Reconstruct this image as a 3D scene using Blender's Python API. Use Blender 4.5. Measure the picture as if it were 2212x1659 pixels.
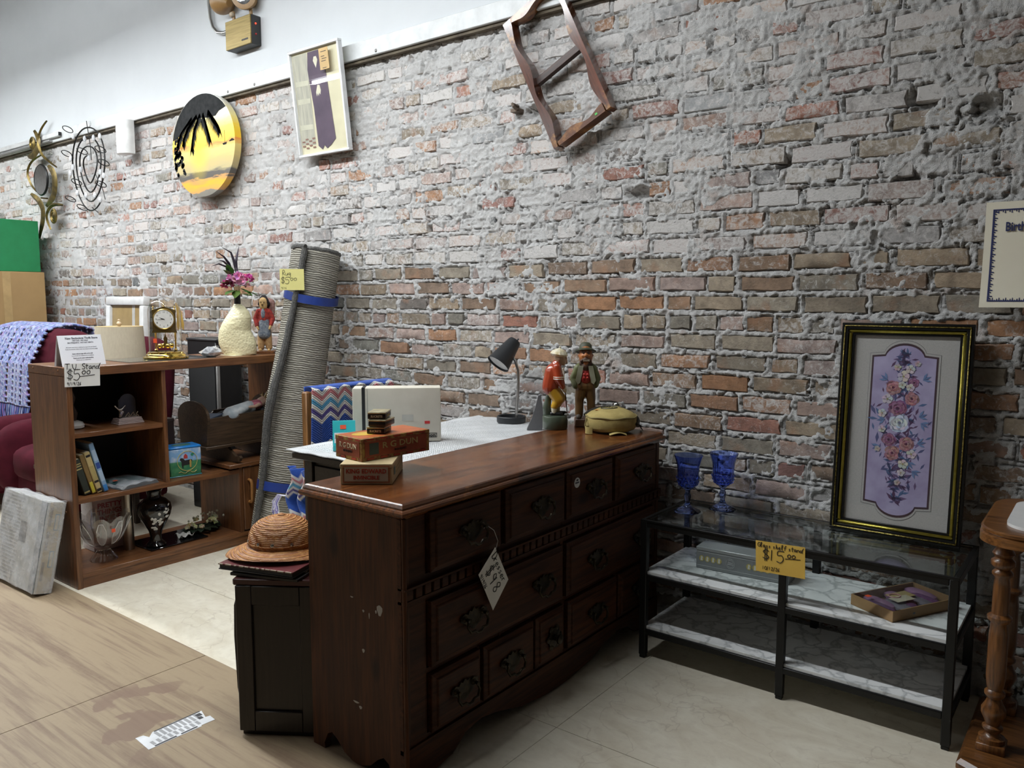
import bpy, bmesh, math, random
import numpy as np
from mathutils import Matrix, Vector, Euler
random.seed(7)
for o in list(bpy.data.objects): bpy.data.objects.remove(o, do_unlink=True)
SC = bpy.context.scene; COL = SC.collection
R = math.radians; PI = math.pi
# ---------------------------------------------------------------- camera
cd = bpy.data.cameras.new('camera'); cam = bpy.data.objects.new('camera', cd); COL.objects.link(cam)
cd.sensor_width = 36; cd.lens = 1713.63/2212*36; cd.clip_start = .05; cd.clip_end = 60
cam.location = (0, 0, 1.35); cam.rotation_euler = (R(90-6.009), 0, R(37.639)); SC.camera = cam
# ---------------------------------------------------------------- world, lamps, exposure
w = bpy.data.worlds.new('world'); SC.world = w; w.use_nodes = True
w.node_tree.nodes['Background'].inputs[0].default_value = (.8, .88, 1, 1); w.node_tree.nodes['Background'].inputs[1].default_value = .1
def tube_row(x0, x1, y, z, strength, label):
    """a row of ceiling fluorescent tubes parallel to the brick wall, each under a white housing"""
    em_ = bpy.data.materials.new('fluorescent_glow'); em_.use_nodes = True; nt = em_.node_tree; nt.nodes.clear(); e = nt.nodes.new('ShaderNodeEmission'); e.inputs[0].default_value = (.93, .975, 1, 1); e.inputs[1].default_value = strength
    nt.links.new(e.outputs[0], nt.nodes.new('ShaderNodeOutputMaterial').inputs[0])
    hm = bpy.data.materials.new('fixture_white'); hm.use_nodes = True; hm.node_tree.nodes['Principled BSDF'].inputs['Base Color'].default_value = (.8, .8, .8, 1)
    rt = bpy.data.objects.new('ceiling_light', None); COL.objects.link(rt); rt.location = ((x0+x1)/2, y, z); rt['label'] = label; rt['category'] = 'ceiling light'; rt['group'] = 'fluorescent ceiling rows'
    def bx_(nm, cx, hx, hy, z0, z1, m_):
        vs = [(cx+sx*hx, sy*hy, zz) for zz in (z0, z1) for sy in (-1, 1) for sx in (-1, 1)]; me = bpy.data.meshes.new(nm); me.from_pydata(vs, [], [(0, 2, 3, 1), (4, 5, 7, 6), (0, 1, 5, 4), (2, 6, 7, 3), (0, 4, 6, 2), (1, 3, 7, 5)]); me.materials.append(m_)
        o = bpy.data.objects.new(nm, me); COL.objects.link(o); o.parent = rt
    bx_('housing', 0, (x1-x0)/2, .055, .03, .075, hm); k_ = int((x1-x0)/1.22)
    for i in range(k_):
        cx = -(x1-x0)/2+(i+.5)*(x1-x0)/k_; bx_('stem', cx, .012, .012, .075, ZCEIL-z, hm)
        n = 12; vs = [(cx+sx*.59, .019*math.cos(2*PI*k/n), .019*math.sin(2*PI*k/n)) for sx in (-1, 1) for k in range(n)]; me = bpy.data.meshes.new('tube'); me.from_pydata(vs, [], [(k, (k+1) % n, n+(k+1) % n, n+k) for k in range(n)]+[tuple(range(n-1, -1, -1)), tuple(range(n, 2*n))]); me.materials.append(em_)
        o = bpy.data.objects.new('tube', me); COL.objects.link(o); o.parent = rt
ZCEIL = 4.2
def reflector(x0, x1, y, z, power):
    l = bpy.data.lights.new('reflector_light', 'AREA'); l.shape = 'RECTANGLE'; l.size = x1-x0; l.size_y = .11; l.energy = power; l.color = (.94, .98, 1)
    o = bpy.data.objects.new('reflector_light', l); COL.objects.link(o); o.location = ((x0+x1)/2, y, z); return o
tube_row(-9.1, -1.45, 1.50, 3.30, 27, 'row of bare fluorescent ceiling tubes nearer the brick wall'); reflector(-9.1, -1.45, 1.50, 3.275, 112)
tube_row(-9.1, -3.0, -1.7, 3.30, 9, 'row of bare fluorescent ceiling tubes farther from the brick wall'); reflector(-9.1, -3.0, -1.7, 3.275, 24)
SC.view_settings.view_transform = 'Standard'; SC.view_settings.look = 'None'; SC.view_settings.gamma = 1
SC.view_settings.use_curve_mapping = False; SC.view_settings.exposure = .85
# ---------------------------------------------------------------- materials
def _nodes(name):
    m = bpy.data.materials.new(name); m.use_nodes = True; nt = m.node_tree
    return m, nt, nt.nodes['Principled BSDF']
def N(nt, t, **k):
    n = nt.nodes.new(t)
    for a, b in k.items(): setattr(n, a, b)
    return n
def c4(c): return (c[0], c[1], c[2], 1)
def coords(nt, stretch, space):
    if space == 'world':
        g = N(nt, 'ShaderNodeNewGeometry'); src = g.outputs['Position']
    else:
        g = N(nt, 'ShaderNodeTexCoord'); src = g.outputs['Object']
    mp = N(nt, 'ShaderNodeMapping'); mp.inputs['Scale'].default_value = stretch
    nt.links.new(src, mp.inputs['Vector']); return mp.outputs['Vector']
def mixc(nt, fac, a, b, mode='MIX'):
    n = N(nt, 'ShaderNodeMix', data_type='RGBA', blend_type=mode)
    for s, v in ((0, fac), (6, a), (7, b)):
        if hasattr(v, 'is_linked'): nt.links.new(v, n.inputs[s])
        else: n.inputs[s].default_value = v if s == 0 else c4(v)
    return n.outputs[2]
def ramp(nt, src, lo, hi, a=0, b=1):
    n = N(nt, 'ShaderNodeMapRange'); n.inputs[1].default_value = lo; n.inputs[2].default_value = hi
    n.inputs[3].default_value = a; n.inputs[4].default_value = b; nt.links.new(src, n.inputs[0]); return n.outputs[0]
def noise(nt, vec, scale, detail=4, rough=.55, dist=0):
    n = N(nt, 'ShaderNodeTexNoise'); n.inputs['Scale'].default_value = scale; n.inputs['Detail'].default_value = detail
    n.inputs['Roughness'].default_value = rough; n.inputs['Distortion'].default_value = dist
    nt.links.new(vec, n.inputs['Vector']); return n.outputs['Fac']
def bumpn(nt, b, h, strength, dist=.002):
    n = N(nt, 'ShaderNodeBump'); n.inputs['Strength'].default_value = strength; n.inputs['Distance'].default_value = dist
    nt.links.new(h, n.inputs['Height']); nt.links.new(n.outputs[0], b.inputs['Normal']); return n
MATS = {}
def M(name, c1, c2=None, scale=12, rough=.5, metal=0, bump=0, bscale=120, stretch=(1, 1, 1), spec=.5, coat=0, detail=4, space='obj', lo=.35, hi=.65, sheen=0):
    if name in MATS: return MATS[name]
    m, nt, b = _nodes(name); b.inputs['Roughness'].default_value = rough; b.inputs['Metallic'].default_value = metal
    b.inputs['Specular IOR Level'].default_value = spec; b.inputs['Coat Weight'].default_value = coat; b.inputs['Coat Roughness'].default_value = .15
    b.inputs['Sheen Weight'].default_value = sheen
    if c2 is None: c2 = tuple(x*.82 for x in c1)
    v = coords(nt, stretch, space); f = ramp(nt, noise(nt, v, scale, detail), lo, hi)
    nt.links.new(mixc(nt, f, c1, c2), b.inputs['Base Color'])
    if bump: bumpn(nt, b, noise(nt, v, bscale, 3), bump)
    MATS[name] = m; return m
def WOOD(name, c1, c2, axis='Z', scale=5, rough=.4, coat=0, knots=False, space='obj', wear=None, spec=.5):
    """long streaky grain along one axis"""
    m, nt, b = _nodes(name); b.inputs['Roughness'].default_value = rough; b.inputs['Coat Weight'].default_value = coat
    b.inputs['Coat Roughness'].default_value = .2; b.inputs['Specular IOR Level'].default_value = spec
    st = {'X': (.07, 1, 1), 'Y': (1, .07, 1), 'Z': (1, 1, .07)}[axis]; v = coords(nt, st, space)
    f1 = ramp(nt, noise(nt, v, scale*3, 5, .6, .4), .35, .65); f2 = ramp(nt, noise(nt, v, scale*22, 3), .4, .7)
    col = mixc(nt, f1, c1, c2); col = mixc(nt, f2, col, tuple(x*.6 for x in c2))
    if knots:
        v2 = coords(nt, {'X': (.5, 1, 1), 'Y': (1, .5, 1), 'Z': (1, 1, .5)}[axis], space)
        vo = N(nt, 'ShaderNodeTexVoronoi'); vo.inputs['Scale'].default_value = 4.2; nt.links.new(v2, vo.inputs['Vector'])
        col = mixc(nt, ramp(nt, vo.outputs['Distance'], .055, .105, .9, 0), col, tuple(x*.25 for x in c2))
    if wear:
        v3 = coords(nt, (1, 1, 1), space)
        col = mixc(nt, ramp(nt, noise(nt, v3, 9, 6, .7), .56, .72, 0, .75), col, wear)
    nt.links.new(col, b.inputs['Base Color']); bumpn(nt, b, f2, .08, .001); MATS[name] = m; return m
def GLASS(name, col=(1, 1, 1), rough=.0, ior=1.45, thin=False):
    m, nt, b = _nodes(name); b.inputs['Base Color'].default_value = c4(col); b.inputs['Transmission Weight'].default_value = 1
    b.inputs['Roughness'].default_value = rough; b.inputs['IOR'].default_value = ior
    if thin:   # plane pane: clear sheet with a mirror-like surface reflection
        tr = N(nt, 'ShaderNodeBsdfTransparent'); tr.inputs[0].default_value = c4(col); gl = N(nt, 'ShaderNodeBsdfGlossy'); gl.inputs['Roughness'].default_value = .01
        lw_ = N(nt, 'ShaderNodeLayerWeight'); pw_ = N(nt, 'ShaderNodeMath', operation='POWER'); pw_.inputs[1].default_value = 5; fr = N(nt, 'ShaderNodeMath', operation='MULTIPLY_ADD'); r0 = ((ior-1)/(ior+1))**2
        fr.inputs[1].default_value = 1-r0; fr.inputs[2].default_value = r0; nt.links.new(lw_.outputs['Facing'], pw_.inputs[0]); nt.links.new(pw_.outputs[0], fr.inputs[0]); mx = N(nt, 'ShaderNodeMixShader')
        nt.links.new(fr.outputs[0], mx.inputs[0]); nt.links.new(tr.outputs[0], mx.inputs[1]); nt.links.new(gl.outputs[0], mx.inputs[2])
        nt.links.new(mx.outputs[0], nt.nodes['Material Output'].inputs[0])
    MATS[name] = m; return m
def FILM(name, alpha=.25, col=(.9, .92, .95)):
    """thin wrapping film: part clear, part milky gloss"""
    m, nt, b = _nodes(name); b.inputs['Base Color'].default_value = c4(col); b.inputs['Roughness'].default_value = .12
    v = coords(nt, (1, 1, 1), 'obj'); f = noise(nt, v, 14, 5, .65)
    nt.links.new(ramp(nt, f, .35, .75, alpha*.4, alpha*1.9), b.inputs['Alpha']); bumpn(nt, b, f, .35, .004); MATS[name] = m; return m
def VCOL(name, rough=.8, bump=0, bscale=200, sheen=0, metal=0, spec=.4):
    m, nt, b = _nodes(name); a = N(nt, 'ShaderNodeVertexColor', layer_name='Col'); nt.links.new(a.outputs[0], b.inputs['Base Color'])
    b.inputs['Roughness'].default_value = rough; b.inputs['Sheen Weight'].default_value = sheen; b.inputs['Metallic'].default_value = metal; b.inputs['Specular IOR Level'].default_value = spec
    if bump: bumpn(nt, b, noise(nt, coords(nt, (1, 1, 1), 'obj'), bscale, 3), bump)
    MATS[name] = m; return m
# ---------------------------------------------------------------- mesh builder
I4 = Matrix.Identity(4)
def T(x, y, z): return Matrix.Translation((x, y, z))
def RX(a): return Matrix.Rotation(R(a), 4, 'X')
def RY(a): return Matrix.Rotation(R(a), 4, 'Y')
def RZ(a): return Matrix.Rotation(R(a), 4, 'Z')
def FY(x=0, y=0, z=0): return T(x, y, z) @ RX(90)                       # drawing plane: u=+X v=+Z, thickness towards -Y
def FX(x=0, y=0, z=0): return T(x, y, z) @ Matrix(((0, 0, 1, 0), (1, 0, 0, 0), (0, 1, 0, 0), (0, 0, 0, 1)))   # u=+Y v=+Z, thickness towards +X
class MB:
    def __init__(s): s.v = []; s.f = []; s.c = []; s.cc = None
    def add(s, vs, fs, m=None):
        n = len(s.v)
        for p in vs:
            p = Vector(p); s.v.append(m @ p if m is not None else p)
            s.c.append(s.cc)
        s.f += [tuple(i+n for i in f) for f in fs]; return s
    def col(s, c): s.cc = c; return s
    def box(s, x0, x1, y0, y1, z0, z1, b=0, m=None, seg=1):
        if not b:
            vs = [(x, y, z) for z in (z0, z1) for y in (y0, y1) for x in (x0, x1)]
            return s.add(vs, [(0, 2, 3, 1), (4, 5, 7, 6), (0, 1, 5, 4), (2, 6, 7, 3), (0, 4, 6, 2), (1, 3, 7, 5)], m)
        bm = bmesh.new(); bmesh.ops.create_cube(bm, size=1)
        for v in bm.verts: v.co = Vector(((x0+x1)/2+v.co.x*(x1-x0), (y0+y1)/2+v.co.y*(y1-y0), (z0+z1)/2+v.co.z*(z1-z0)))
        bmesh.ops.bevel(bm, geom=bm.edges[:], offset=min(b, .49*min(abs(x1-x0), abs(y1-y0), abs(z1-z0))), segments=seg, affect='EDGES', profile=.5)
        bm.verts.index_update(); s.add([v.co.copy() for v in bm.verts], [tuple(v.index for v in f.verts) for f in bm.faces], m); bm.free(); return s
    def prism(s, poly, t, m=None, z0=0):
        n = len(poly); vs = [(p[0], p[1], z0) for p in poly]+[(p[0], p[1], z0+t) for p in poly]
        fs = [tuple(range(n-1, -1, -1)), tuple(range(n, 2*n))]+[(i, (i+1) % n, n+(i+1) % n, n+i) for i in range(n)]
        return s.add(vs, fs, m)
    def lathe(s, prof, n=24, m=None, fn=None):
        vs = []; fs = []; k = len(prof)
        for r, z in prof:
            for i in range(n):
                a = 2*PI*i/n; rr = r*(fn(a, z) if fn else 1); vs.append((rr*math.cos(a), rr*math.sin(a), z))
        for j in range(k-1):
            for i in range(n): i2 = (i+1) % n; fs.append((j*n+i, j*n+i2, (j+1)*n+i2, (j+1)*n+i))
        if prof[0][0] > 1e-6: fs.append(tuple(range(n-1, -1, -1)))
        if prof[-1][0] > 1e-6: fs.append(tuple((k-1)*n+i for i in range(n)))
        return s.add(vs, fs, m)
    def cyl(s, p0, p1, r0, r1=None, n=16, m=None):
        r1 = r0 if r1 is None else r1; p0 = Vector(p0); p1 = Vector(p1); d = p1-p0
        q = T(*p0) @ d.to_track_quat('Z', 'Y').to_matrix().to_4x4()
        return s.lathe([(r0, 0), (r1, d.length)], n, (m @ q) if m is not None else q)
    def tube(s, pts, r, n=8, closed=False, m=None, flat=1.0):
        pts = [Vector(p) for p in pts]; k = len(pts); rs = r if isinstance(r, (list, tuple)) else [r]*k
        vs = []; fs = []; up = None
        for i, p in enumerate(pts):
            if closed: d = pts[(i+1) % k]-pts[i-1]
            else: d = pts[min(i+1, k-1)]-pts[max(i-1, 0)]
            d = d.normalized() if d.length > 1e-9 else Vector((0, 0, 1))
            if up is None: up = Vector((0, 0, 1)) if abs(d.z) < .9 else Vector((0, 1, 0))
            a = d.cross(up); a = a.normalized() if a.length > 1e-6 else d.orthogonal().normalized(); up = a.cross(d).normalized()
            for j in range(n):
                t = 2*PI*j/n; vs.append(p+(a*math.cos(t)+up*math.sin(t)*flat)*rs[i])
        for i in range(k if closed else k-1):
            i2 = (i+1) % k
            for j in range(n): j2 = (j+1) % n; fs.append((i*n+j, i*n+j2, i2*n+j2, i2*n+j))
        if not closed: fs += [tuple(range(n-1, -1, -1)), tuple((k-1)*n+j for j in range(n))]
        return s.add(vs, fs, m)
    def ball(s, c, r, n=16, k=10, m=None, e=1.0, ez=None):
        """ellipsoid; e<1 gives a cushion-like superellipsoid"""
        rx, ry, rz = r if isinstance(r, (list, tuple)) else (r, r, r); ez = e if ez is None else ez
        g = lambda v, q: math.copysign(abs(v)**q, v)
        vs = [(c[0], c[1], c[2]-rz)]; fs = []
        for j in range(1, k):
            t = -PI/2+PI*j/k
            for i in range(n):
                a = 2*PI*i/n
                vs.append((c[0]+rx*g(math.cos(t), ez)*g(math.cos(a), e), c[1]+ry*g(math.cos(t), ez)*g(math.sin(a), e), c[2]+rz*g(math.sin(t), ez)))
        vs.append((c[0], c[1], c[2]+rz)); L = len(vs)-1
        for i in range(n): fs.append((0, 1+(i+1) % n, 1+i)); fs.append((L, L-n+i, L-n+(i+1) % n))
        for j in range(k-2):
            for i in range(n): i2 = (i+1) % n; fs.append((1+j*n+i, 1+j*n+i2, 1+(j+1)*n+i2, 1+(j+1)*n+i))
        return s.add(vs, fs, m)
    def loft(s, rings, cap=True, m=None):
        n = len(rings[0]); vs = [p for r in rings for p in r]; fs = []
        for j in range(len(rings)-1):
            for i in range(n): i2 = (i+1) % n; fs.append((j*n+i, j*n+i2, (j+1)*n+i2, (j+1)*n+i))
        if cap: fs += [tuple(range(n-1, -1, -1)), tuple((len(rings)-1)*n+i for i in range(n))]
        return s.add(vs, fs, m)
    def sheet(s, fn, nu, nv, th=0, m=None, keep=None):
        """grid surface fn(u,v); th>0 gives it thickness"""
        P = [[Vector(fn(i/nu, j/nv)) for i in range(nu+1)] for j in range(nv+1)]
        vs = [p for r in P for p in r]; fs = []
        for j in range(nv):
            for i in range(nu):
                if keep is None or keep(i, j): a = j*(nu+1)+i; fs.append((a, a+1, a+nu+2, a+nu+1))
        if th:
            L = len(vs); nr = []
            for j in range(nv+1):
                for i in range(nu+1):
                    du = P[j][min(i+1, nu)]-P[j][max(i-1, 0)]; dv = P[min(j+1, nv)][i]-P[max(j-1, 0)][i]; nn = du.cross(dv)
                    nr.append(nn.normalized() if nn.length > 1e-12 else Vector((0, 0, 1)))
            vs = vs+[v-n_*th for v, n_ in zip(vs, nr)]
            cnt = {}
            for f in fs:
                for q in range(4):
                    e = (f[q], f[(q+1) % 4]); cnt[e] = 1
            side = [(e[1], e[0], e[0]+L, e[1]+L) for e in cnt if (e[1], e[0]) not in cnt]
            fs = fs+[tuple(i+L for i in reversed(f)) for f in fs]+side
        return s.add(vs, fs, m)
    def build(s, name, mat, parent=None, smooth=True, ang=38, local=False, label=None):
        me = bpy.data.meshes.new(name); inv = I4
        if parent is not None and not local: inv = wm(parent).inverted()
        me.from_pydata([inv @ v for v in s.v], [], s.f); me.validate()
        if any(c is not None for c in s.c) and len(me.vertices) == len(s.c):
            a = me.color_attributes.new('Col', 'FLOAT_COLOR', 'POINT')
            a.data.foreach_set('color', [x for c in s.c for x in (c4(c) if c is not None else (.5, .5, .5, 1))])
        bm = bmesh.new(); bm.from_mesh(me); bmesh.ops.recalc_face_normals(bm, faces=bm.faces); bm.to_mesh(me); bm.free()
        if smooth: me.shade_smooth(); me.set_sharp_from_angle(angle=R(ang))
        if mat is not None: me.materials.append(mat)
        o = bpy.data.objects.new(name, me); COL.objects.link(o)
        if parent is not None: o.parent = parent
        if label: o['label'] = label
        return o
WM = {}
def wm(o):
    """world matrix from loc/rot chain, without a depsgraph update"""
    if o is None: return I4
    return wm(o.parent) @ Matrix.LocRotScale(o.location, o.rotation_euler, o.scale)
def thing(name, label, cat, loc=(0, 0, 0), rot=(0, 0, 0), group=None):
    o = bpy.data.objects.new(name, None); COL.objects.link(o); o.location = loc; o.rotation_euler = Euler([R(a) for a in rot])
    o.empty_display_size = .05; o['label'] = label; o['category'] = cat
    if group: o['group'] = group
    return o
def tag(o, label, cat, group=None):
    o['label'] = label; o['category'] = cat
    if group: o['group'] = group
    return o
def struct(o): o['kind'] = 'structure'; return o
def rebase(o, loc):
    """move the origin of a single-mesh thing to its base"""
    o.data.transform(Matrix.Translation(-Vector(loc))); o.location = loc; return o
def copy_part(o, parent, loc=None):
    c = o.copy(); COL.objects.link(c); c.parent = parent
    if loc is not None: c.location = loc
    return c
def text(s, size, m, mat, parent, name='lettering', th=.0006, bold=0, ax='CENTER', sx=1.0):
    cu = bpy.data.curves.new('txt', 'FONT'); cu.body = s; cu.size = size; cu.extrude = th; cu.align_x = ax; cu.align_y = 'CENTER'; cu.offset = bold; cu.resolution_u = 2
    t = bpy.data.objects.new('txt', cu); COL.objects.link(t); bpy.context.view_layer.update()
    me = bpy.data.meshes.new_from_object(t.evaluated_get(bpy.context.evaluated_depsgraph_get()))
    bpy.data.objects.remove(t, do_unlink=True); me.name = name; me.materials.clear(); me.materials.append(mat)
    me.transform(wm(parent).inverted() @ m @ Matrix.Diagonal((sx, 1, 1, 1)))
    o = bpy.data.objects.new(name, me); COL.objects.link(o); o.parent = parent; return o
# single-stroke pen letters (x 0..1 by y 0..1)
PEN = {'T': [[(0, 1), (.8, 1.02)], [(.4, 1), (.35, 0)]], '.': [[(.2, 0), (.26, .04)]], 'V': [[(0, .95), (.15, .2), (.4, .02), (.6, .3), (.68, .95)]],
 'S': [[(.65, .9), (.4, 1), (.12, .82), (.3, .55), (.58, .35), (.45, .05), (.05, .08)]], 't': [[(.3, .95), (.25, .1), (.42, .02)], [(.05, .62), (.55, .66)]],
 'a': [[(.5, .5), (.2, .55), (.05, .22), (.22, .02), (.5, .4), (.48, .1), (.65, .03)]], 'n': [[(.08, .52), (.08, .02), (.1, .35), (.35, .55), (.5, .4), (.5, .02)]],
 'd': [[(.5, .4), (.2, .5), (.05, .2), (.22, .02), (.5, .3), (.85, 1.05), (.55, .5), (.52, .05), (.7, .02)]],
 '$': [[(.6, .8), (.35, .92), (.1, .72), (.35, .5), (.6, .3), (.38, .08), (.06, .2)], [(.28, 1.08), (.24, -.1)], [(.44, 1.08), (.4, -.1)]],
 '5': [[(.7, .98), (.2, .95), (.15, .55), (.5, .6), (.65, .25), (.4, -.08), (.05, .02)]], '0': [[(.35, .95), (.06, .6), (.15, .1), (.45, .05), (.65, .5), (.5, .9), (.3, .95)]],
 'o': [[(.3, .5), (.06, .3), (.2, .02), (.45, .12), (.5, .4), (.3, .5)]], '1': [[(.25, .95), (.2, .02)]], '2': [[(.08, .75), (.3, .95), (.52, .7), (.06, .04), (.6, .04)]],
 '6': [[(.5, .95), (.15, .5), (.12, .12), (.38, .02), (.5, .28), (.2, .4)]], '9': [[(.5, .7), (.25, .95), (.1, .65), (.4, .5), (.52, .85), (.4, 0)]], '/': [[(.1, -.1), (.4, 1.05)]],
 'G': [[(.65, .85), (.35, 1), (.06, .55), (.25, .05), (.6, .2), (.6, .45), (.4, .45)]], 'l': [[(.15, .1), (.4, .95), (.2, 1), (.15, .1), (.4, .05)]], 's': [[(.4, .5), (.15, .4), (.4, .18), (.1, .03)]],
 'h': [[(.1, .02), (.2, 1), (.15, .3), (.4, .5), (.42, .03), (.55, .05)]], 'e': [[(.08, .26), (.45, .3), (.3, .52), (.08, .3), (.2, .03), (.5, .1)]], 'f': [[(.6, .9), (.4, 1), (.25, .6), (.2, -.05)], [(.02, .5), (.5, .55)]],
 'D': [[(.15, 1), (.12, 0), (.5, .1), (.68, .55), (.45, .95), (.05, .98)]], 'r': [[(.1, .5), (.12, .02), (.15, .38), (.42, .5)]], 'R': [[(.12, 0), (.15, 1), (.5, .95), (.5, .6), (.15, .5), (.6, 0)]],
 'u': [[(.08, .5), (.1, .08), (.4, .1), (.48, .5), (.5, .03)]], 'g': [[(.45, .45), (.15, .5), (.08, .15), (.42, .2), (.45, .5), (.38, -.4), (.1, -.35)]], '8': [[(.35, .5), (.12, .72), (.32, .95), (.52, .72), (.1, .25), (.3, .02), (.52, .25), (.35, .5)]], '_': [[(-.1, .1), (1.0, .2)]]}
def pen(mb, s, m, size, wid=.0011, adv=.62):
    x = 0
    for ch in s:
        if ch == ' ': x += adv*.6*size; continue
        for st in PEN.get(ch, []):
            # smooth the stroke
            q = st
            if len(st) > 2:
                q = []
                for i in range(len(st)-1):
                    p0 = st[max(i-1, 0)]; p1 = st[i]; p2 = st[i+1]; p3 = st[min(i+2, len(st)-1)]
                    for t in (0, .33, .66):
                        q.append(tuple(.5*(2*p1[k]+(p2[k]-p0[k])*t+(2*p0[k]-5*p1[k]+4*p2[k]-p3[k])*t*t+(3*p1[k]-p0[k]-3*p2[k]+p3[k])*t**3) for k in (0, 1)))
                q.append(st[-1])
            mb.tube([(x+a*size, b*size, .0009) for a, b in q], wid, 5, m=m, flat=.5)
        x += adv*size
    return mb
def blob(name, caps, mat, parent, voxel=.004, local=True, smooth=2, balls=()):
    """one continuous skin grown over tapered capsules (p0,p1,r0,r1)"""
    mb = MB()
    for p0, p1, r0, r1 in caps:
        p0 = Vector(p0); p1 = Vector(p1)
        mb.cyl(p0, p1, r0, r1, 12); mb.ball(p0, r0*.99, 12, 8); mb.ball(p1, r1*.99, 12, 8)
    for c, r in balls: mb.ball(c, r, 14, 10)
    o = mb.build(name, mat, parent, local=local)
    rm = o.modifiers.new('r', 'REMESH'); rm.mode = 'VOXEL'; rm.voxel_size = voxel; rm.use_smooth_shade = True
    if smooth: sm = o.modifiers.new('s', 'SMOOTH'); sm.iterations = smooth; sm.factor = .5
    bpy.context.view_layer.update()
    me = bpy.data.meshes.new_from_object(o.evaluated_get(bpy.context.evaluated_depsgraph_get())); o.modifiers.clear(); old = o.data; o.data = me; bpy.data.meshes.remove(old); me.name = name
    if not me.materials: me.materials.append(mat)
    return o
# ================================================================ room shell
W = 3.03
X0, X1, YF, ZC = -11.0, 2.6, -5.0, ZCEIL
def floor_mat():
    m, nt, b = _nodes('vinyl_stone'); v = coords(nt, (1, 1, 1), 'world'); b.inputs['Roughness'].default_value = .42
    n1 = ramp(nt, noise(nt, coords(nt, (1, 2.2, 1), 'world'), 3.2, 7, .65, 1.2), .35, .68); n2 = ramp(nt, noise(nt, v, 28, 5, .6), .5, .75, 0, .35)
    col = mixc(nt, n1, (.80, .75, .625), (.65, .585, .46)); col = mixc(nt, n2, col, (.50, .43, .34))
    wv = N(nt, 'ShaderNodeTexVoronoi', feature='DISTANCE_TO_EDGE'); wv.inputs['Scale'].default_value = 2.1
    dv = N(nt, 'ShaderNodeVectorMath', operation='ADD'); nz = N(nt, 'ShaderNodeTexNoise'); nz.inputs['Scale'].default_value = 2.5; nz.inputs['Detail'].default_value = 5
    nt.links.new(v, nz.inputs['Vector']); nt.links.new(v, dv.inputs[0]); nt.links.new(nz.outputs['Color'], dv.inputs[1]); nt.links.new(dv.outputs[0], wv.inputs['Vector'])
    col = mixc(nt, ramp(nt, wv.outputs['Distance'], 0, .012, .35, 0), col, (.40, .33, .25))
    nt.links.new(col, b.inputs['Base Color']); bumpn(nt, b, n1, .05); return m
def board_mat():
    m, nt, b = _nodes('brown_hardboard'); v = coords(nt, (1, 1, 1), 'world'); b.inputs['Roughness'].default_value = .55
    vs = coords(nt, (.09, 1, 1), 'world')
    s1 = ramp(nt, noise(nt, vs, 9, 6, .7, .2), .50, .64, 0, 1); s2 = ramp(nt, noise(nt, coords(nt, (.04, 1, 1), 'world'), 45, 3, .6), .52, .66, 0, .75)
    n3 = ramp(nt, noise(nt, v, 70, 4, .7), .35, .7, 0, .35)
    col = mixc(nt, s1, (.325, .245, .152), (.185, .120, .076)); col = mixc(nt, s2, col, (.19, .125, .08)); col = mixc(nt, n3, col, (.285, .21, .13))
    # dried spill marks beside the panel joint
    mk = ramp(nt, noise(nt, v, 5.5, 3, .5, .3), .565, .585, 0, 1); sx = N(nt, 'ShaderNodeSeparateXYZ'); nt.links.new(v, sx.inputs[0])
    gx = ramp(nt, sx.outputs[0], -2.72, -2.66, 0, 1); gx2 = ramp(nt, sx.outputs[0], -2.35, -2.1, 1, 0); gy = ramp(nt, sx.outputs[1], 1.5, 1.35, 0, .8)
    mm = N(nt, 'ShaderNodeMath', operation='MULTIPLY'); nt.links.new(mk, mm.inputs[0]); nt.links.new(gx, mm.inputs[1])
    m2 = N(nt, 'ShaderNodeMath', operation='MULTIPLY'); nt.links.new(mm.outputs[0], m2.inputs[0]); nt.links.new(gx2, m2.inputs[1])
    m3 = N(nt, 'ShaderNodeMath', operation='MULTIPLY'); nt.links.new(m2.outputs[0], m3.inputs[0]); nt.links.new(gy, m3.inputs[1])
    col = mixc(nt, m3.outputs[0], col, (.20, .125, .085))
    nt.links.new(col, b.inputs['Base Color']); bumpn(nt, b, n3, .12); return m
FM = floor_mat(); BM_ = board_mat()
fl = struct(MB().box(X0-.1, X1+.1, YF-.1, 3.3, -.12, -.004).build('floor', M('floor_seam', (.82, .79, .70), rough=.6)))
for a, b_ in ((X0, -4.9), (-4.9, -1.35), (-1.35, X1)):
    for y0, y1 in ((1.588, 1.981), (1.9835, 3.03)): MB().box(a+.0008, b_-.0008, y0, y1, -.004, 0).build('vinyl_sheet', FM, fl, smooth=False)
for i, (a, b_) in enumerate(((X0, -7.5), (-7.5, -5.1), (-5.1, -2.701), (-2.701, -.3), (-.3, X1))):
    for y0, y1 in ((YF, -2.0), (-2.0, .37), (.37, 1.586)): MB().box(a+.0016, b_-.0016, y0+.0015, y1, -.004, .0025).build('hardboard_panel', BM_, fl, smooth=False)
PLA = M('white_plaster', (.60, .625, .645), (.57, .595, .615), scale=2.5, rough=.75, bump=.12, bscale=90, space='world')
PLB = M('room_wall_paint', (.13, .125, .12), rough=.85, space='world')
struct(MB().box(X0-.1, X1+.1, YF-.1, 3.3, ZC, ZC+.1).build('ceiling', M('ceiling_paint', (.32, .32, .32), rough=.9)))
struct(MB().box(X0-.1, X0, YF-.1, 3.3, 0, ZC).build('wall_left', M('left_wall_paint', (.5, .5, .5), rough=.85))); struct(MB().box(X1, X1+.1, YF-.1, 3.3, 0, ZC).build('wall_right', PLB))
struct(MB().box(X0, X1, YF-.1, YF, 0, ZC).build('wall_front', PLB))
struct(MB().box(X0, X1, 2.992, 3.3, 2.715, ZC).build('wall_upper', PLA))
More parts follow.
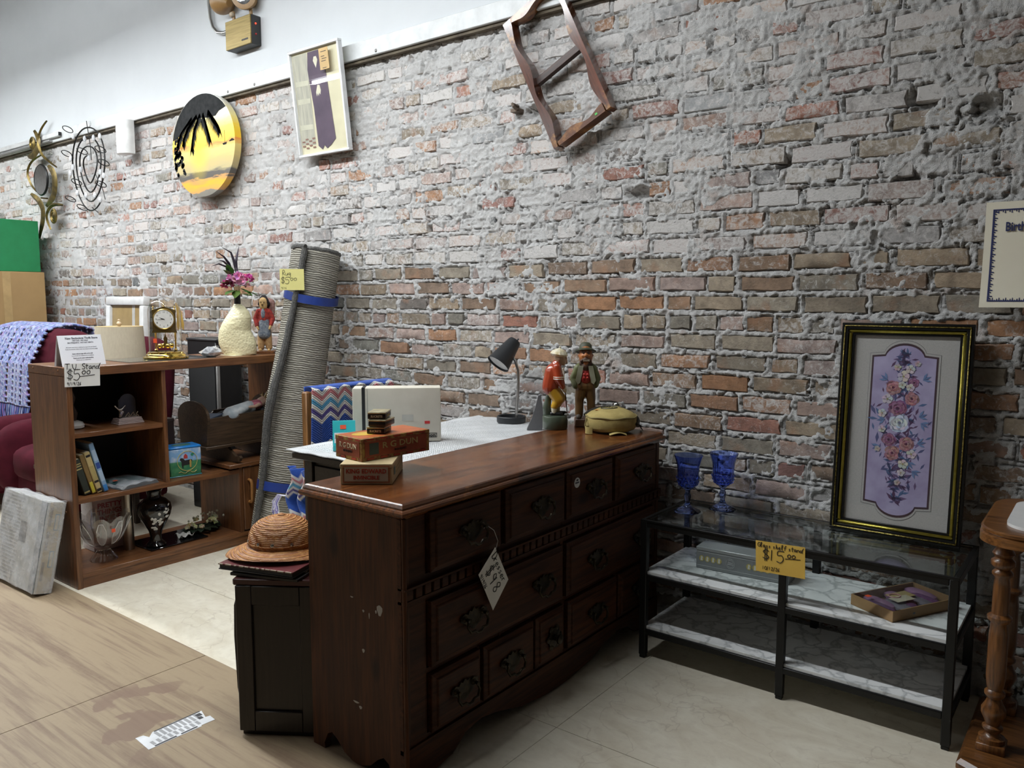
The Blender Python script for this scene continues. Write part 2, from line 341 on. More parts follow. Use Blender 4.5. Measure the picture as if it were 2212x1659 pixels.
tr = struct(MB().box(X0, X1, 2.982, 3.02, 2.635, 2.722, .003).build('trim_1', M('white_trim_paint', (.64, .66, .665), rough=.45, space='world')))
struct(MB().box(X0, X1, 2.999, 3.08, 2.618, 2.6345).build('trim_gap_shadow', M('gap_shadow', (.13, .105, .07), (.06, .045, .03), rough=.8, space='world')))  # dark strip painted in for the shadow gap under the trim
for x in (-4.27, -4.55, -5.9, -3.2): MB().ball((x, 2.982, 2.652), (.009, .004, .009), 10, 6).build('screw', M('screw_dark', (.25, .24, .23), metal=.6), tr)
# ---------------------------------------------------------------- brick wall
def brick_mat(name, vert):
    m, nt, b = _nodes(name); v = coords(nt, (1, 1, 1), 'world'); b.inputs['Roughness'].default_value = .92; b.inputs['Specular IOR Level'].default_value = .2
    if vert: s = N(nt, 'ShaderNodeVertexColor', layer_name='Col')
    else: s = N(nt, 'ShaderNodeObjectInfo')
    cs, al = s.outputs['Color'], s.outputs['Alpha']
    n1 = ramp(nt, noise(nt, v, 22, 5, .65), .3, .7, .62, 1.3); br = N(nt, 'ShaderNodeVectorMath', operation='SCALE'); nt.links.new(cs, br.inputs[0]); nt.links.new(n1, br.inputs['Scale'])
    col = mixc(nt, ramp(nt, noise(nt, v, 9, 3), .56, .70, 0, .5), br.outputs[0], (.44, .225, .125))       # orange inner clay
    col = mixc(nt, ramp(nt, noise(nt, v, 34, 3), .62, .72, 0, .5), col, (.19, .15, .13))
    # lime wash left on the face: alpha = how much of it
    nf = noise(nt, v, 42, 8, .78, .8); th = N(nt, 'ShaderNodeMath', operation='SUBTRACT'); th.inputs[0].default_value = .80; sc = N(nt, 'ShaderNodeMath', operation='MULTIPLY'); sc.inputs[1].default_value = .42
    nt.links.new(al, sc.inputs[0]); nt.links.new(sc.outputs[0], th.inputs[1])
    df = N(nt, 'ShaderNodeMath', operation='SUBTRACT'); nt.links.new(nf, df.inputs[0]); nt.links.new(th.outputs[0], df.inputs[1])
    fac = ramp(nt, df.outputs[0], -.09, .07, .04, .9)
    col = mixc(nt, fac, col, (.74, .715, .695))
    nt.links.new(col, b.inputs['Base Color'])
    h = noise(nt, v, 95, 8, .78); bumpn(nt, b, h, 1.0, .007); return m
def mortar_mat():
    m, nt, b = _nodes('lime_mortar'); v = coords(nt, (1, 1, 1), 'world'); b.inputs['Roughness'].default_value = .95; b.inputs['Specular IOR Level'].default_value = .15
    n1 = ramp(nt, noise(nt, v, 14, 6, .7), .36, .66); col = mixc(nt, n1, (.84, .835, .825), (.70, .685, .67))
    col = mixc(nt, ramp(nt, noise(nt, v, 7, 4, .6), .60, .74, 0, .55), col, (.58, .40, .32))
    col = mixc(nt, ramp(nt, noise(nt, v, 60, 4, .7), .60, .72, 0, .45), col, (.30, .27, .245))
    nt.links.new(col, b.inputs['Base Color']); h1 = noise(nt, v, 110, 7, .8); h2 = noise(nt, v, 330, 3, .6); hs = N(nt, 'ShaderNodeMath', operation='ADD'); nt.links.new(h1, hs.inputs[0]); nt.links.new(h2, hs.inputs[1]); bumpn(nt, b, hs.outputs[0], 1.0, .008); return m
BRM = brick_mat('old_brick', False); BRV = brick_mat('old_brick_far', True); MOM = mortar_mat()
rng = np.random.default_rng(11); TAB = rng.random((512, 512))
def vn(x, z, off=0):
    x = x+off*17.3; z = z+off*9.1; xi = np.floor(x).astype(int); zi = np.floor(z).astype(int); fx = x-xi; fz = z-zi; fx = fx*fx*(3-2*fx); fz = fz*fz*(3-2*fz)
    g = lambda a, b: TAB[a % 512, b % 512]
    return (g(xi, zi)*(1-fx)+g(xi+1, zi)*fx)*(1-fz)+(g(xi, zi+1)*(1-fx)+g(xi+1, zi+1)*fx)*fz
def fbm(x, z, s, o=4, off=0):
    t = 0; a = 1; n = 0
    for k in range(o): t = t+a*vn(x*s, z*s, off+k); n += a; a *= .55; s *= 2.1
    return t/n
PITCH = .0793; ZB = .74-9*PITCH
HOLES = [(-3.47, 1.795, .05, .035), (-1.66, 1.80, .07, .03), (-.58, 2.03, .05, .05), (-.62, 1.76, .05, .03), (-2.2, 2.21, .055, .03), (-.39, 1.97, .05, .04), (-1.33, 1.90, .03, .02), (-2.9, 1.72, .10, .018), (-5.5, 1.62, .03, .05), (-1.05, 1.87, .03, .03)]
LAY = []   # x0,x1,z0,z1,colour,wash
PAL = dict(tan=(.36, .295, .22), brown=(.31, .215, .15), red=(.37, .185, .145), orange=(.42, .23, .13), pink=(.43, .325, .285), olive=(.29, .262, .215), dark=(.17, .16, .15), grey=(.42, .41, .405))
def brick_colour(z, x, k):
    r = random.random()
    if 1.29 < z < 1.53: nm = random.choices(['tan', 'brown', 'olive', 'orange', 'pink', 'dark'], [8, 3, 4, 1.5, 1.5, .8])[0] if (1.37 > z or z > 1.45) else random.choices(['brown', 'orange', 'pink', 'tan'], [3, 3, 4, 2])[0]; wsh = random.uniform(.15, .55)
    elif z >= 1.53: nm = random.choices(['pink', 'red', 'grey', 'tan', 'orange', 'olive', 'dark'], [7, 5, 4, 5, 3.0, 3, .5])[0]; wsh = random.uniform(.5, 1.0)
    elif z > .9: nm = random.choices(['tan', 'brown', 'olive', 'pink', 'orange', 'red'], [5, 4, 4, 3, 2.2, 1])[0]; wsh = random.uniform(.2, .65)
    else: nm = random.choices(['brown', 'olive', 'pink', 'grey', 'red', 'tan'], [4, 3, 4, 3, 2, 3])[0]; wsh = random.uniform(.15, .6)
    c = PAL[nm]; j = random.uniform(.82, 1.15); t = random.uniform(-.025, .025)
    return (c[0]*j+t, c[1]*j, c[2]*j-t*.6), wsh
k = 0; COURSES = []
while ZB+k*PITCH < 2.62:
    z0 = ZB+k*PITCH; row = []; x = X0+random.uniform(-.2, 0); head = (k-6-9+36) % 7 == 1
    while x < X1:
        if head: L = random.uniform(.088, .108) if random.random() < .85 else .21
        elif z0 > 1.53: L = random.choices([random.uniform(.19, .225), random.uniform(.09, .11), random.uniform(.13, .17)], [7, 2, 1])[0]
        else: L = random.choices([random.uniform(.195, .225), random.uniform(.095, .11)], [9, 1])[0]
        g = random.uniform(.012, .024); row.append((x, x+L)); x += L+g
    COURSES.append((z0, row)); k += 1
def wob(x, z): return (.004*np.sin(x*2.1+z*3)+.0035*np.sin(x*5.3+z*7.7))*(1+np.clip((z-1.5)*1.2, 0, 1.5))
for z0, row in COURSES:
    for a, b_ in row:
        hj = random.uniform(.0565, .064); zc = z0+PITCH/2+float(wob((a+b_)/2, z0))+random.uniform(-.0015, .0015)
        if zc+hj/2 > 2.63: continue
        if any(abs((a+b_)/2-hx) < hw*.8 and abs(zc-hz) < hh*.9 for hx, hz, hw, hh in HOLES) and b_-a < .16: continue
        c, ws = brick_colour(zc, a, 0); LAY.append((a, b_, zc-hj/2, zc+hj/2, c, ws))
# unit brick variants: x -.5..+.5, z -.5..+.5, face at y=0 (towards -Y), back at y=1 (scaled)
def unit_brick(seed):
    rr = random.Random(seed); out = []; nb = [(-.5, -.5), (-.2, -.5), (.15, -.5), (.5, -.5), (.5, 0), (.5, .5), (.2, .5), (-.15, .5), (-.5, .5), (-.5, .05)]
    j = lambda s: rr.uniform(-s, s)
    outer = [(px+j(.008), pz+j(.03)) for px, pz in nb]; chip = [rr.random() < .22 for _ in nb]
    V = []; 
    for (px, pz), ch in zip(outer, chip): V.append((px*(.985 if not ch else .95), 1., pz*(.97 if not ch else .86)))
    for (px, pz), ch in zip(outer, chip): V.append((px*(.985 if not ch else .95), .09+abs(j(.05)), pz*(.96 if not ch else .84)))
    for (px, pz), ch in zip(outer, chip): V.append((px*(.955 if not ch else .90), .0+j(.03), pz*(.84 if not ch else .70)))
    V += [(-.22+j(.05), j(.03), j(.1)), (.22+j(.05), j(.03), j(.1))]; n = len(nb); Fc = []
    for r_ in (0, 1):
        for i in range(n): i2 = (i+1) % n; Fc.append((r_*n+i, r_*n+i2, (r_+1)*n+i2, (r_+1)*n+i))
    L_, R_ = 3*n, 3*n+1; o2 = 2*n
    for i in (0, 1): Fc.append((o2+i, o2+i+1, L_ if i == 0 else R_))
    Fc.append((o2+1, R_, L_)); Fc += [(o2+2, o2+3, R_), (o2+3, o2+4, R_), (o2+4, o2+5, R_), (o2+5, o2+6, R_), (o2+6, o2+7, L_), (o2+6, L_, R_), (o2+7, o2+8, L_), (o2+8, o2+9, L_), (o2+9, o2+0, L_)]
    return V, Fc
UV_ = [unit_brick(s) for s in range(14)]
def umesh(i):
    V, Fc = UV_[i]; me = bpy.data.meshes.new('brick'); me.from_pydata(V, [], Fc); bm = bmesh.new(); bm.from_mesh(me); bmesh.ops.recalc_face_normals(bm, faces=bm.faces); bm.to_mesh(me); bm.free()
    me.shade_smooth(); me.set_sharp_from_angle(angle=R(50)); me.materials.append(BRM); return me
UM = [umesh(i) for i in range(14)]
# mortar bed: a real height field, thick in the joints, smeared over some faces
def grid_mesh(xa, xb, st):
    xs = np.arange(xa, xb+st*.5, st); zs = np.arange(0, 2.625, st); Xg, Zg = np.meshgrid(xs, zs); ins = np.full(Xg.shape, -1.0)
    for a, b_, c, d, _, _ in LAY:
        if b_ < xa-.1 or a > xb+.1: continue
        i0, i1 = np.searchsorted(xs, [a, b_]); j0, j1 = np.searchsorted(zs, [c, d])
        sx = xs[i0:i1][None, :]; sz = zs[j0:j1][:, None]
        if sx.size and sz.size: ins[j0:j1, i0:i1] = np.minimum(np.minimum(sx-a, b_-sx), np.minimum(sz-c, d-sz))
    wx = Xg+(fbm(Xg, Zg, 60, 2, 5)-.5)*.01
    rough = (fbm(wx, Zg, 45, 4, 1)-.5); mid = fbm(Xg, Zg, 7, 4, 2); fine = fbm(Xg, Zg, 105, 2, 3)-.5
    zone = np.where(Zg > 1.53, .47, np.where(Zg > .93, .17, np.where(Zg > .72, .34, .28)))
    zone = np.clip(zone+(fbm(Xg, Zg, 1.1, 2, 8)-.5)*.7, 0, .8)
    jt = .0005+rough*.016+fine*.013                                                   # joint surface
    sm = np.clip((mid-(.72-zone*.42))*12, -1, 1); edge = np.clip(1-np.maximum(ins, 0)/.016, 0, 1)
    fc = -.013+np.clip(sm*.5+.5+edge*.55*(rough*6+.45+zone*.6), 0, 1.25)*.0145+rough*.007+fine*.009      # over brick faces
    rim = np.zeros(Xg.shape, bool)
    for a, b_, c, d, _, _ in LAY:
        if b_ < xa-.1 or a > xb+.1: continue
        i0, i1 = np.searchsorted(xs, [a-.0045, b_+.0045]); j0, j1 = np.searchsorted(zs, [c-.0045, d+.0035]); rim[j0:j1, i0:i1] = True
    rim &= ins <= 0
    h = np.where(ins > 0, fc, jt)
    h -= np.where(rim & (fbm(Xg, Zg, 16, 3, 31) > np.where(Zg > 1.53, .60, .565)), .012, 0)
    crk = np.abs(fbm(Xg, Zg, 9, 3, 14)-.5); h -= np.where((ins <= .004) & (crk < .022), .014, 0)*(fbm(Xg, Zg, 3, 2, 21) > .5)
    for hx, hz, hw, hh in HOLES:
        rr = ((Xg-hx)/hw)**2+((Zg-hz)/hh)**2+(rough)*1.2; h -= .045*np.clip(1.25-rr, 0, 1)
    ny, nx = Xg.shape; co = np.stack([Xg, W-h, Zg], -1).reshape(-1, 3).astype(np.float32)
    id_ = np.arange(ny*nx).reshape(ny, nx); q = np.stack([id_[:-1, :-1], id_[:-1, 1:], id_[1:, 1:], id_[1:, :-1]], -1).reshape(-1, 4); return co, q
parts_ = [grid_mesh(X0, -6.006, .014), grid_mesh(-6.006, -3.696, .009), grid_mesh(-3.696, .9, .0048), grid_mesh(.9, X1, .016)]
off = 0; CO = []; Q = []
for co, q in parts_: CO.append(co); Q.append(q+off); off += len(co)
CO = np.concatenate(CO); Q = np.concatenate(Q).astype(np.int32)
def fast_mesh(name, co, q):
    me = bpy.data.meshes.new(name); me.vertices.add(len(co)); me.vertices.foreach_set('co', co.astype(np.float32).ravel()); k = q.shape[1]
    me.loops.add(len(q)*k); me.loops.foreach_set('vertex_index', q.astype(np.int32).ravel()); me.polygons.add(len(q)); me.polygons.foreach_set('loop_start', np.arange(0, len(q)*k, k, dtype=np.int32))
    me.update(calc_edges=True); return me
me = fast_mesh('wall_back', CO, Q); me.shade_smooth(); me.materials.append(MOM)
wall = bpy.data.objects.new('wall_back', me); COL.objects.link(wall); struct(wall)
# brick core behind, so that holes do not look through
MB().box(X0, X1, W+.075, W+.27, 0, 2.64).build('wall_core', M('brick_core', (.30, .15, .09), (.18, .12, .09), rough=.95, space='world'), wall)
# choose the ~300 bricks that show largest as single parts
fwv = Vector((-math.sin(R(37.639))*math.cos(R(6.009)), math.cos(R(37.639))*math.cos(R(6.009)), -math.sin(R(6.009)))); rv = Vector((math.cos(R(37.639)), math.sin(R(37.639)), 0)); uv_ = rv.cross(fwv)
def px(p):
    d = Vector(p)-cam.location; q = d.dot(fwv); return 1106+1713.63*d.dot(rv)/q, 829.5-1713.63*d.dot(uv_)/q, q
vis = []
for i, (a, b_, c, d, cl, ws) in enumerate(LAY):
    x, y, q = px(((a+b_)/2, W, (c+d)/2))
    hid = (c < .8 and a < -1.3) or c < .02 or (-.8 < a < -.38 and .5 < c < 1.2)
    if q > 0 and -20 < x < 2232 and -20 < y < 1659 and not hid: vis.append(((b_-a)*(d-c)/q**2*(abs(W)/q), i))
vis.sort(reverse=True); single = {i for _, i in vis[:298]}
SV = []; SF = []; SCo = []
for i, (a, b_, c, d, cl, ws) in enumerate(LAY):
    vi = random.randrange(14); fy = W-random.uniform(-.004, .004); fl_x = random.choice((1, -1))
    if i in single:
        o = bpy.data.objects.new('brick', UM[vi]); COL.objects.link(o); o.parent = wall; o.location = ((a+b_)/2, fy, (c+d)/2); o.scale = (b_-a, .07, d-c); o.color = (cl[0], cl[1], cl[2], ws)
    else:
        V, Fc = UV_[vi]; n = len(SV)
        SV += [((a+b_)/2+p[0]*(b_-a), fy+p[1]*.07, (c+d)/2+p[2]*(d-c)) for p in V]; SF += [tuple(t+n for t in f) for f in Fc]; SCo += [(cl[0], cl[1], cl[2], ws)]*len(V)
me = bpy.data.meshes.new('brick_field'); me.from_pydata(SV, [], SF); at = me.color_attributes.new('Col', 'FLOAT_COLOR', 'POINT'); at.data.foreach_set('color', np.array(SCo, dtype=np.float32).ravel())
bm = bmesh.new(); bm.from_mesh(me); bmesh.ops.recalc_face_normals(bm, faces=bm.faces); bm.to_mesh(me); bm.free(); me.shade_smooth(); me.set_sharp_from_angle(angle=R(50)); me.materials.append(BRV)
o = bpy.data.objects.new('brick_field', me); COL.objects.link(o); o.parent = wall; o['kind'] = 'stuff'
# ================================================================ dresser
DRW = WOOD('dark_pine', (.105, .034, .011), (.052, .017, .006), 'Z', 4, .48, .0, True, 'world', spec=.25)
DRF = WOOD('dark_pine_front', (.085, .027, .009), (.042, .013, .005), 'Y', 4, .5, .0, True, 'world', spec=.22)
DRT = WOOD('worn_pine_top', (.20, .065, .016), (.085, .026, .008), 'Y', 4, .22, .2, True, 'world', wear=(.30, .12, .036))
BRZ = M('aged_black_brass', (.022, .018, .013), (.05, .036, .018), scale=60, rough=.38, metal=.75)
ds = thing('dresser', 'long dark pine dresser with brass pulls, its worn top carrying cigar boxes and figurines', 'dresser', (-1.69, 2.19, 0))
XF = -1.49
def slab(mb, x0, x1, y0, y1, prof):
    """top with a moulded edge: prof = (inset, z)"""
    mb.loft([[(x0+i, y0+i, z), (x1-i, y0+i, z), (x1-i, y1-i, z), (x0+i, y1-i, z)] for i, z in prof]); return mb
slab(MB(), -1.905, -1.470, 1.435, 2.947, [(.022, .768), (.018, .774), (.004, .779), (0, .784), (0, .790), (.004, .795), (.010, .797), (.010, .801), (.014, .809), (.018, .812)]).build('top', DRT, ds, ang=25)
def scal(x0, x1, up=.065):
    w_ = x1-x0; pts = [(x0, 0), (x0+.055, 0)]
    f = [(.13, .02), (.17, .055), (.22, .066), (.28, .052), (.36, .022), (.45, .008), (.5, .006), (.55, .008), (.64, .022), (.72, .052), (.78, .066), (.83, .055), (.87, .02)]
    for a, b in f: pts.append((x0+w_*a, b*up/.066))
    return pts+[(x1-.055, 0), (x1, 0)]
SP = [(-1.890, .77)]+scal(-1.890, -1.492)+[(-1.492, .77)]
for y in (1.455, 2.908): MB().prism(SP, .022, FY(0, y+.022, 0)).build('side_panel', DRW, ds, smooth=False)
MB().box(-1.888, -1.876, 1.478, 2.907, .06, .768).build('back_panel', DRW, ds)
fr = MB()
for y0, y1 in ((1.452, 1.545), (1.868, 1.884), (2.218, 2.224), (2.537, 2.553), (2.880, 2.932)): fr.box(-1.512, XF-.004, y0, y1, .10, .768, .002)
for z0, z1 in ((.10, .128), (.305, .320), (.518, .537), (.575, .595), (.772, .776)): fr.box(-1.512, XF-.006, 1.46, 2.925, z0, z1)
for y0, y1 in ((1.766, 1.776), (2.039, 2.046), (2.216, 2.238), (2.578, 2.588)): fr.box(-1.512, XF-.006, y0, y1, .10, .31)
fr.box(-1.512, XF-.005, 2.21, 2.227, .31, .53); fr.build('face_frame', DRF, ds, smooth=False)
MB().box(-1.52, -1.512, 1.47, 2.92, .1, .77).build('inner_front', DRF, ds)
MB().prism([(1.452, .115)]+[(a, b*.95) for a, b in scal(1.452, 2.932, .08)]+[(2.932, .115)], .02, FX(-1.508, 0, 0)).build('base_apron', DRF, ds, smooth=False)
MB().cyl((XF+.001, 1.458, .06), (XF+.001, 1.458, .77), .007, n=10).build('corner_bead', DRW, ds)
# dentil moulding
MB().box(-1.512, XF+.006, 1.452, 2.930, .532, .540).build('dentil_rail', DRF, ds); MB().box(-1.512, XF+.008, 1.452, 2.930, .571, .577).build('dentil_rail', DRF, ds)
dm = MB().box(-.010, .006, -.0125, .0125, -.0145, .0145, .0015).build('dentil', DRF, ds, local=True); dm.location = Vector((XF, 1.474, .556))-ds.location
for i in range(1, 42): copy_part(dm, ds, Vector((XF, 1.474+i*.0354, .556))-ds.location)
def pull(parent, y, z, knob=False):
    """bat-wing back plate with a bail, or a round rosette"""
    h = 'knob' if knob else 'handle'; mb = MB(); m = FX(XF+.0235, y, z)
    if knob:
        mb.lathe([(.034, 0), (.034, .003), (.022, .005), (.010, .006), (.009, .016), (.017, .022), (.016, .028), (0, .031)], 18, m)
        for k in range(6): a = k*PI/3; mb.ball((.034*math.cos(a), .034*math.sin(a), .002), (.011, .011, .003), 8, 6, m=m)
    else:
        half = [(0, .036), (.010, .026), (.020, .030), (.026, .020), (.040, .026), (.056, .020), (.060, .008), (.050, .000), (.040, -.004), (.030, -.016), (.018, -.018), (.010, -.026), (0, -.030)]
        mb.prism(half+[(-a, b) for a, b in reversed(half[1:-1])], .003, m)
        for s in (-1, 1): mb.lathe([(.010, .002), (.008, .006), (.005, .008), (.005, .018), (.007, .021), (0, .023)], 10, m @ T(s*.040, .010, 0))
        mb.tube([(-.040, .010, .016), (-.046, -.010, .019), (-.036, -.026, .022), (-.018, -.026, .023), (-.008, -.034, .023), (.008, -.034, .023), (.018, -.026, .023), (.036, -.026, .022), (.046, -.010, .019), (.040, .010, .016)], .0042, 8, m=m)
    return mb.build(h, BRZ, parent)
def drawer(y0, y1, z0, z1, pulls, knob=False):
    mb = MB(); x = XF-.004; i = .016
    ring = lambda a, xx: [(xx, y0+a, z0+a), (xx, y1-a, z0+a), (xx, y1-a, z1-a), (xx, y0+a, z1-a)]
    mb.loft([ring(0, x-.012), ring(0, x+.012), ring(.002, x+.014), ring(.014, x+.018), ring(.016, x+.0225), ring(.0185, x+.024)])
    d = mb.build('drawer', DRF, ds, ang=20)
    for p in pulls: pull(d, p, (z0+z1)/2-.006+.004, knob)
    return d
for y0, y1, c in ((1.551, 1.862, 1.716), (1.888, 2.214, 2.064), (2.228, 2.533, 2.393), (2.557, 2.874, 2.735)): drawer(y0, y1, .598, .769, [c])
drawer(1.551, 2.207, .324, .515, [1.716, 2.070]); drawer(2.230, 2.874, .324, .515, [2.404, 2.735])
drawer(1.551, 1.763, .130, .302, [1.674]); drawer(1.779, 2.036, .130, .302, [1.903]); drawer(2.048, 2.213, .130, .302, [2.135], True); drawer(2.241, 2.575, .130, .302, [2.41]); drawer(2.591, 2.874, .130, .302, [2.73])
# chips of bare wood on the end panel
cm = M('chipped_paint', (.42, .40, .36), rough=.8)
for x, z, a, b in ((-1.585, .495, .011, .016), (-1.600, .488, .003, .005), (-1.652, .478, .004, .004), (-1.628, .470, .002, .009), (-1.655, .36, .005, .006), (-1.70, .508, .006, .002), (-1.672, .185, .006, .005), (-1.690, .196, .012, .003)):
    MB().prism([(x+a*math.cos(t)*(1+.3*math.sin(3*t)), z+b*math.sin(t)) for t in [k*PI/5 for k in range(10)]], .0008, FY(0, 1.4552, 0)).build('chip', cm, ds, smooth=False)
# ================================================================ television stand
TVW = WOOD('walnut_laminate', (.23, .095, .034), (.145, .056, .020), 'Z', 5, .38, .1, space='world'); TVY = WOOD('walnut_laminate_run', (.24, .10, .036), (.155, .06, .022), 'Y', 5, .36, .1, space='world')
tv = thing('tv_stand', 'walnut laminate television stand with open bays and a small cupboard, left of the rolled rug', 'stand', (-4.0, 2.22, 0))
A, B, C0, C1 = -4.205, -3.805, 1.605, 2.850
MB().box(A, B, C0, C0+.026, 0, 1.0018, .0015).build('side_panel', TVW, tv); MB().box(A, B, C1-.026, C1, 0, 1.0018, .0015).build('side_panel', TVW, tv)
MB().box(A-.005, B+.006, C0, C1, 1.002, 1.045, .003).build('top', TVY, tv)
for y, z in ((1.612, .985), (1.612, .92)): pass
for x in (-4.15, -3.88): MB().ball((x, C0, 1.028), (.006, .003, .006), 10, 6).build('screw_cap', TVY, tv)
for x in (-4.15, -3.88): MB().ball((x, C0, .36), (.006, .003, .006), 10, 6).build('screw_cap', TVY, tv)
MB().box(A, B-.004, 2.062, 2.082, .425, 1.002, .001).build('divider', TVW, tv)
MB().box(A+.01, B-.012, C0+.026, 2.062, .713, .735, .001).build('shelf', TVY, tv)
MB().box(A, B-.002, C0+.026, 2.482, .405, .428, .001).build('shelf', TVY, tv)
MB().box(A, B-.002, C0+.026, C1-.026, .048, .070, .001).build('shelf', TVY, tv)
MB().box(B-.022, B-.006, C0+.026, C1-.026, 0, .048).build('plinth', TVY, tv)
bk = [(C0+.02, .42), (2.07, .42), (2.07, 1.002), (C0+.02, 1.002)]
slot = (1.775, 1.800, .775, .93)   # cable slot
bp = MB(); m = FX(A-.004, 0, 0)
for y0, y1, z0, z1 in ((C0+.02, slot[0], .42, 1.002), (slot[1], 2.07, .42, 1.002), (slot[0], slot[1], .42, slot[2]), (slot[0], slot[1], slot[3], 1.002)): bp.prism([(y0, z0), (y1, z0), (y1, z1), (y0, z1)], .004, m)
bp.build('back_panel', M('black_hardboard', (.012, .011, .010), rough=.7), tv, smooth=False)
MB().box(A, B-.004, 2.480, 2.500, .070, .440, .001).build('cupboard_side', TVW, tv)
MB().box(A, B+.012, 2.415, C1, .438, .459, .002).build('cupboard_top', TVY, tv)
dr = MB().box(B-.016, B+.002, 2.503, C1-.028, .080, .430, .003).build('cupboard_door', TVW, tv)
MB().tube([(B, 2.535, .235), (B+.022, 2.535, .238), (B+.030, 2.535, .252), (B+.030, 2.535, .345), (B+.022, 2.535, .358), (B, 2.535, .361)], .0085, 10).build('handle', M('honey_wood', (.36, .16, .045), rough=.35), dr)
# ================================================================ black glass shelf stand
gs = thing('shelf_stand', 'low black metal shelf stand with glass top and two marbled shelves', 'stand', (-.86, 2.785, 0))
BKM = M('black_steel', (.006, .006, .006), rough=.42, metal=0, spec=.4)
SX0, SX1, SY0, SY1, SZ = -1.388, -.337, 2.588, 2.985, .535
t_ = .026
for x in (SX0, (SX0+SX1)/2-t_/2+.008, SX1-t_):
    for y in (SY0, SY1-t_):
        lg = MB().box(x, x+t_, y, y+t_, .012, SZ-.004, .002).build('leg', BKM, gs)
        MB().box(x+.002, x+t_-.002, y+.002, y+t_-.002, 0, .013, .002).build('foot_cap', BKM, lg)
for z in (SZ-.026, .305, .093):
    for y in (SY0, SY1-.022): MB().box(SX0+t_, SX1-t_, y+.002, y+.022, z, z+.022, .002).build('rail', BKM, gs)
    for x in (SX0, SX1-.022): MB().box(x+.002, x+.022, SY0+t_, SY1-t_, z, z+.022, .002).build('rail', BKM, gs)
for z in (.30, .32): pass
# top rim around the pane
for a in ((SX0, SX1, SY0, SY0+.014), (SX0, SX1, SY1-.014, SY1), (SX0, SX0+.014, SY0+.014, SY1-.014), (SX1-.014, SX1, SY0+.014, SY1-.014)): MB().box(*a, SZ-.006, SZ+.002, .001).build('rim', BKM, gs)
MB().box(SX0+.0145, SX1-.0145, SY0+.0145, SY1-.0145, SZ-.0035, SZ+.0012).build('glass_pane', GLASS('table_glass', (.90, .94, .93), 0, 1.85, True), gs, smooth=False)
def marble():
    m, nt, b = _nodes('marble_print'); v = coords(nt, (1, 1, 1), 'world'); b.inputs['Roughness'].default_value = .22
    nz = N(nt, 'ShaderNodeTexNoise'); nz.inputs['Scale'].default_value = 6; nz.inputs['Detail'].default_value = 6; nt.links.new(v, nz.inputs['Vector'])
    sc = N(nt, 'ShaderNodeVectorMath', operation='SCALE'); sc.inputs['Scale'].default_value = .34; nt.links.new(nz.outputs['Color'], sc.inputs[0])
    ad = N(nt, 'ShaderNodeVectorMath', operation='ADD'); nt.links.new(v, ad.inputs[0]); nt.links.new(sc.outputs[0], ad.inputs[1])
    vo = N(nt, 'ShaderNodeTexVoronoi', feature='DISTANCE_TO_EDGE'); vo.inputs['Scale'].default_value = 9; nt.links.new(ad.outputs[0], vo.inputs['Vector'])
    col = mixc(nt, ramp(nt, vo.outputs['Distance'], 0, .10, .75, 0), (.84, .85, .85), (.36, .38, .39)); col = mixc(nt, ramp(nt, noise(nt, v, 11, 5), .5, .75, 0, .5), col, (.50, .52, .53))
    nt.links.new(col, b.inputs['Base Color']); return m
MAR = marble()
for z in (.327, .115): MB().box(SX0+.010, SX1-.010, SY0+.010, SY1-.012, z, z+.012, .001).build('marbled_shelf', MAR, gs)
# ================================================================ desk under bubble wrap
dk = thing('desk', 'dark wooden desk under a sheet of bubble wrap, behind the dresser', 'desk', (-2.2, 2.4, 0))
DKW = WOOD('black_brown_wood', (.028, .022, .018), (.015, .012, .010), 'Y', 5, .4, space='world')
DX0, DX1, DY0, DY1, DZ = -2.50, -1.945, 1.86, 2.995, .775
slab(MB(), DX0, DX1, DY0, DY1, [(.012, DZ-.030), (0, DZ-.024), (0, DZ-.006), (.006, DZ)]).build('top', DKW, dk)
for x in (DX0+.03, DX1-.08):
    for y in (DY0+.03, DY1-.08): MB().box(x, x+.05, y, y+.05, 0, DZ-.03, .003).build('leg', DKW, dk)
for a in ((DX0+.045, DX0+.06, DY0+.08, DY1-.08), (DX1-.06, DX1-.045, DY0+.08, DY1-.08), (DX0+.08, DX1-.08, DY0+.045, DY0+.06), (DX0+.08, DX1-.08, DY1-.06, DY1-.045)): MB().box(*a, .56, DZ-.03).build('apron', DKW, dk)
MB().box(DX0+.085, DX1-.085, DY0+.036, DY0+.046, .585, DZ-.05, .003).build('drawer_front', DKW, dk)
def bub(u, v):
    x = DX0-.012+u*(DX1-DX0+.010); y = DY0-.02+v*(DY1-DY0+.01); z = DZ+.0065+.0016*math.sin(x*21+y*9)*math.sin(y*17)+.0012*math.sin(x*47-y*31)
    e = min(u, (1-u)+.05, v)
    if e < .05: z += .003
    return (x, y, z)
def bubmat():
    m, nt, b = _nodes('bubble_wrap'); v = coords(nt, (1, 1, 1), 'world'); b.inputs['Roughness'].default_value = .22; b.inputs['Base Color'].default_value = (.80, .82, .84, 1); b.inputs['Specular IOR Level'].default_value = .7
    vo = N(nt, 'ShaderNodeTexVoronoi'); vo.inputs['Scale'].default_value = 95; vo.inputs['Randomness'].default_value = .15; nt.links.new(v, vo.inputs['Vector'])
    h = ramp(nt, vo.outputs['Distance'], 0, .5, 1, 0); bumpn(nt, b, h, .9, .006); b.inputs['Alpha'].default_value = .9; return m
bw = MB().sheet(bub, 70, 130, .003).build('bubble_wrap', bubmat()); rebase(bw, (-2.2, 2.4, DZ)); tag(bw, 'translucent white bubble wrap sheet spread over the desk', 'bubble wrap')
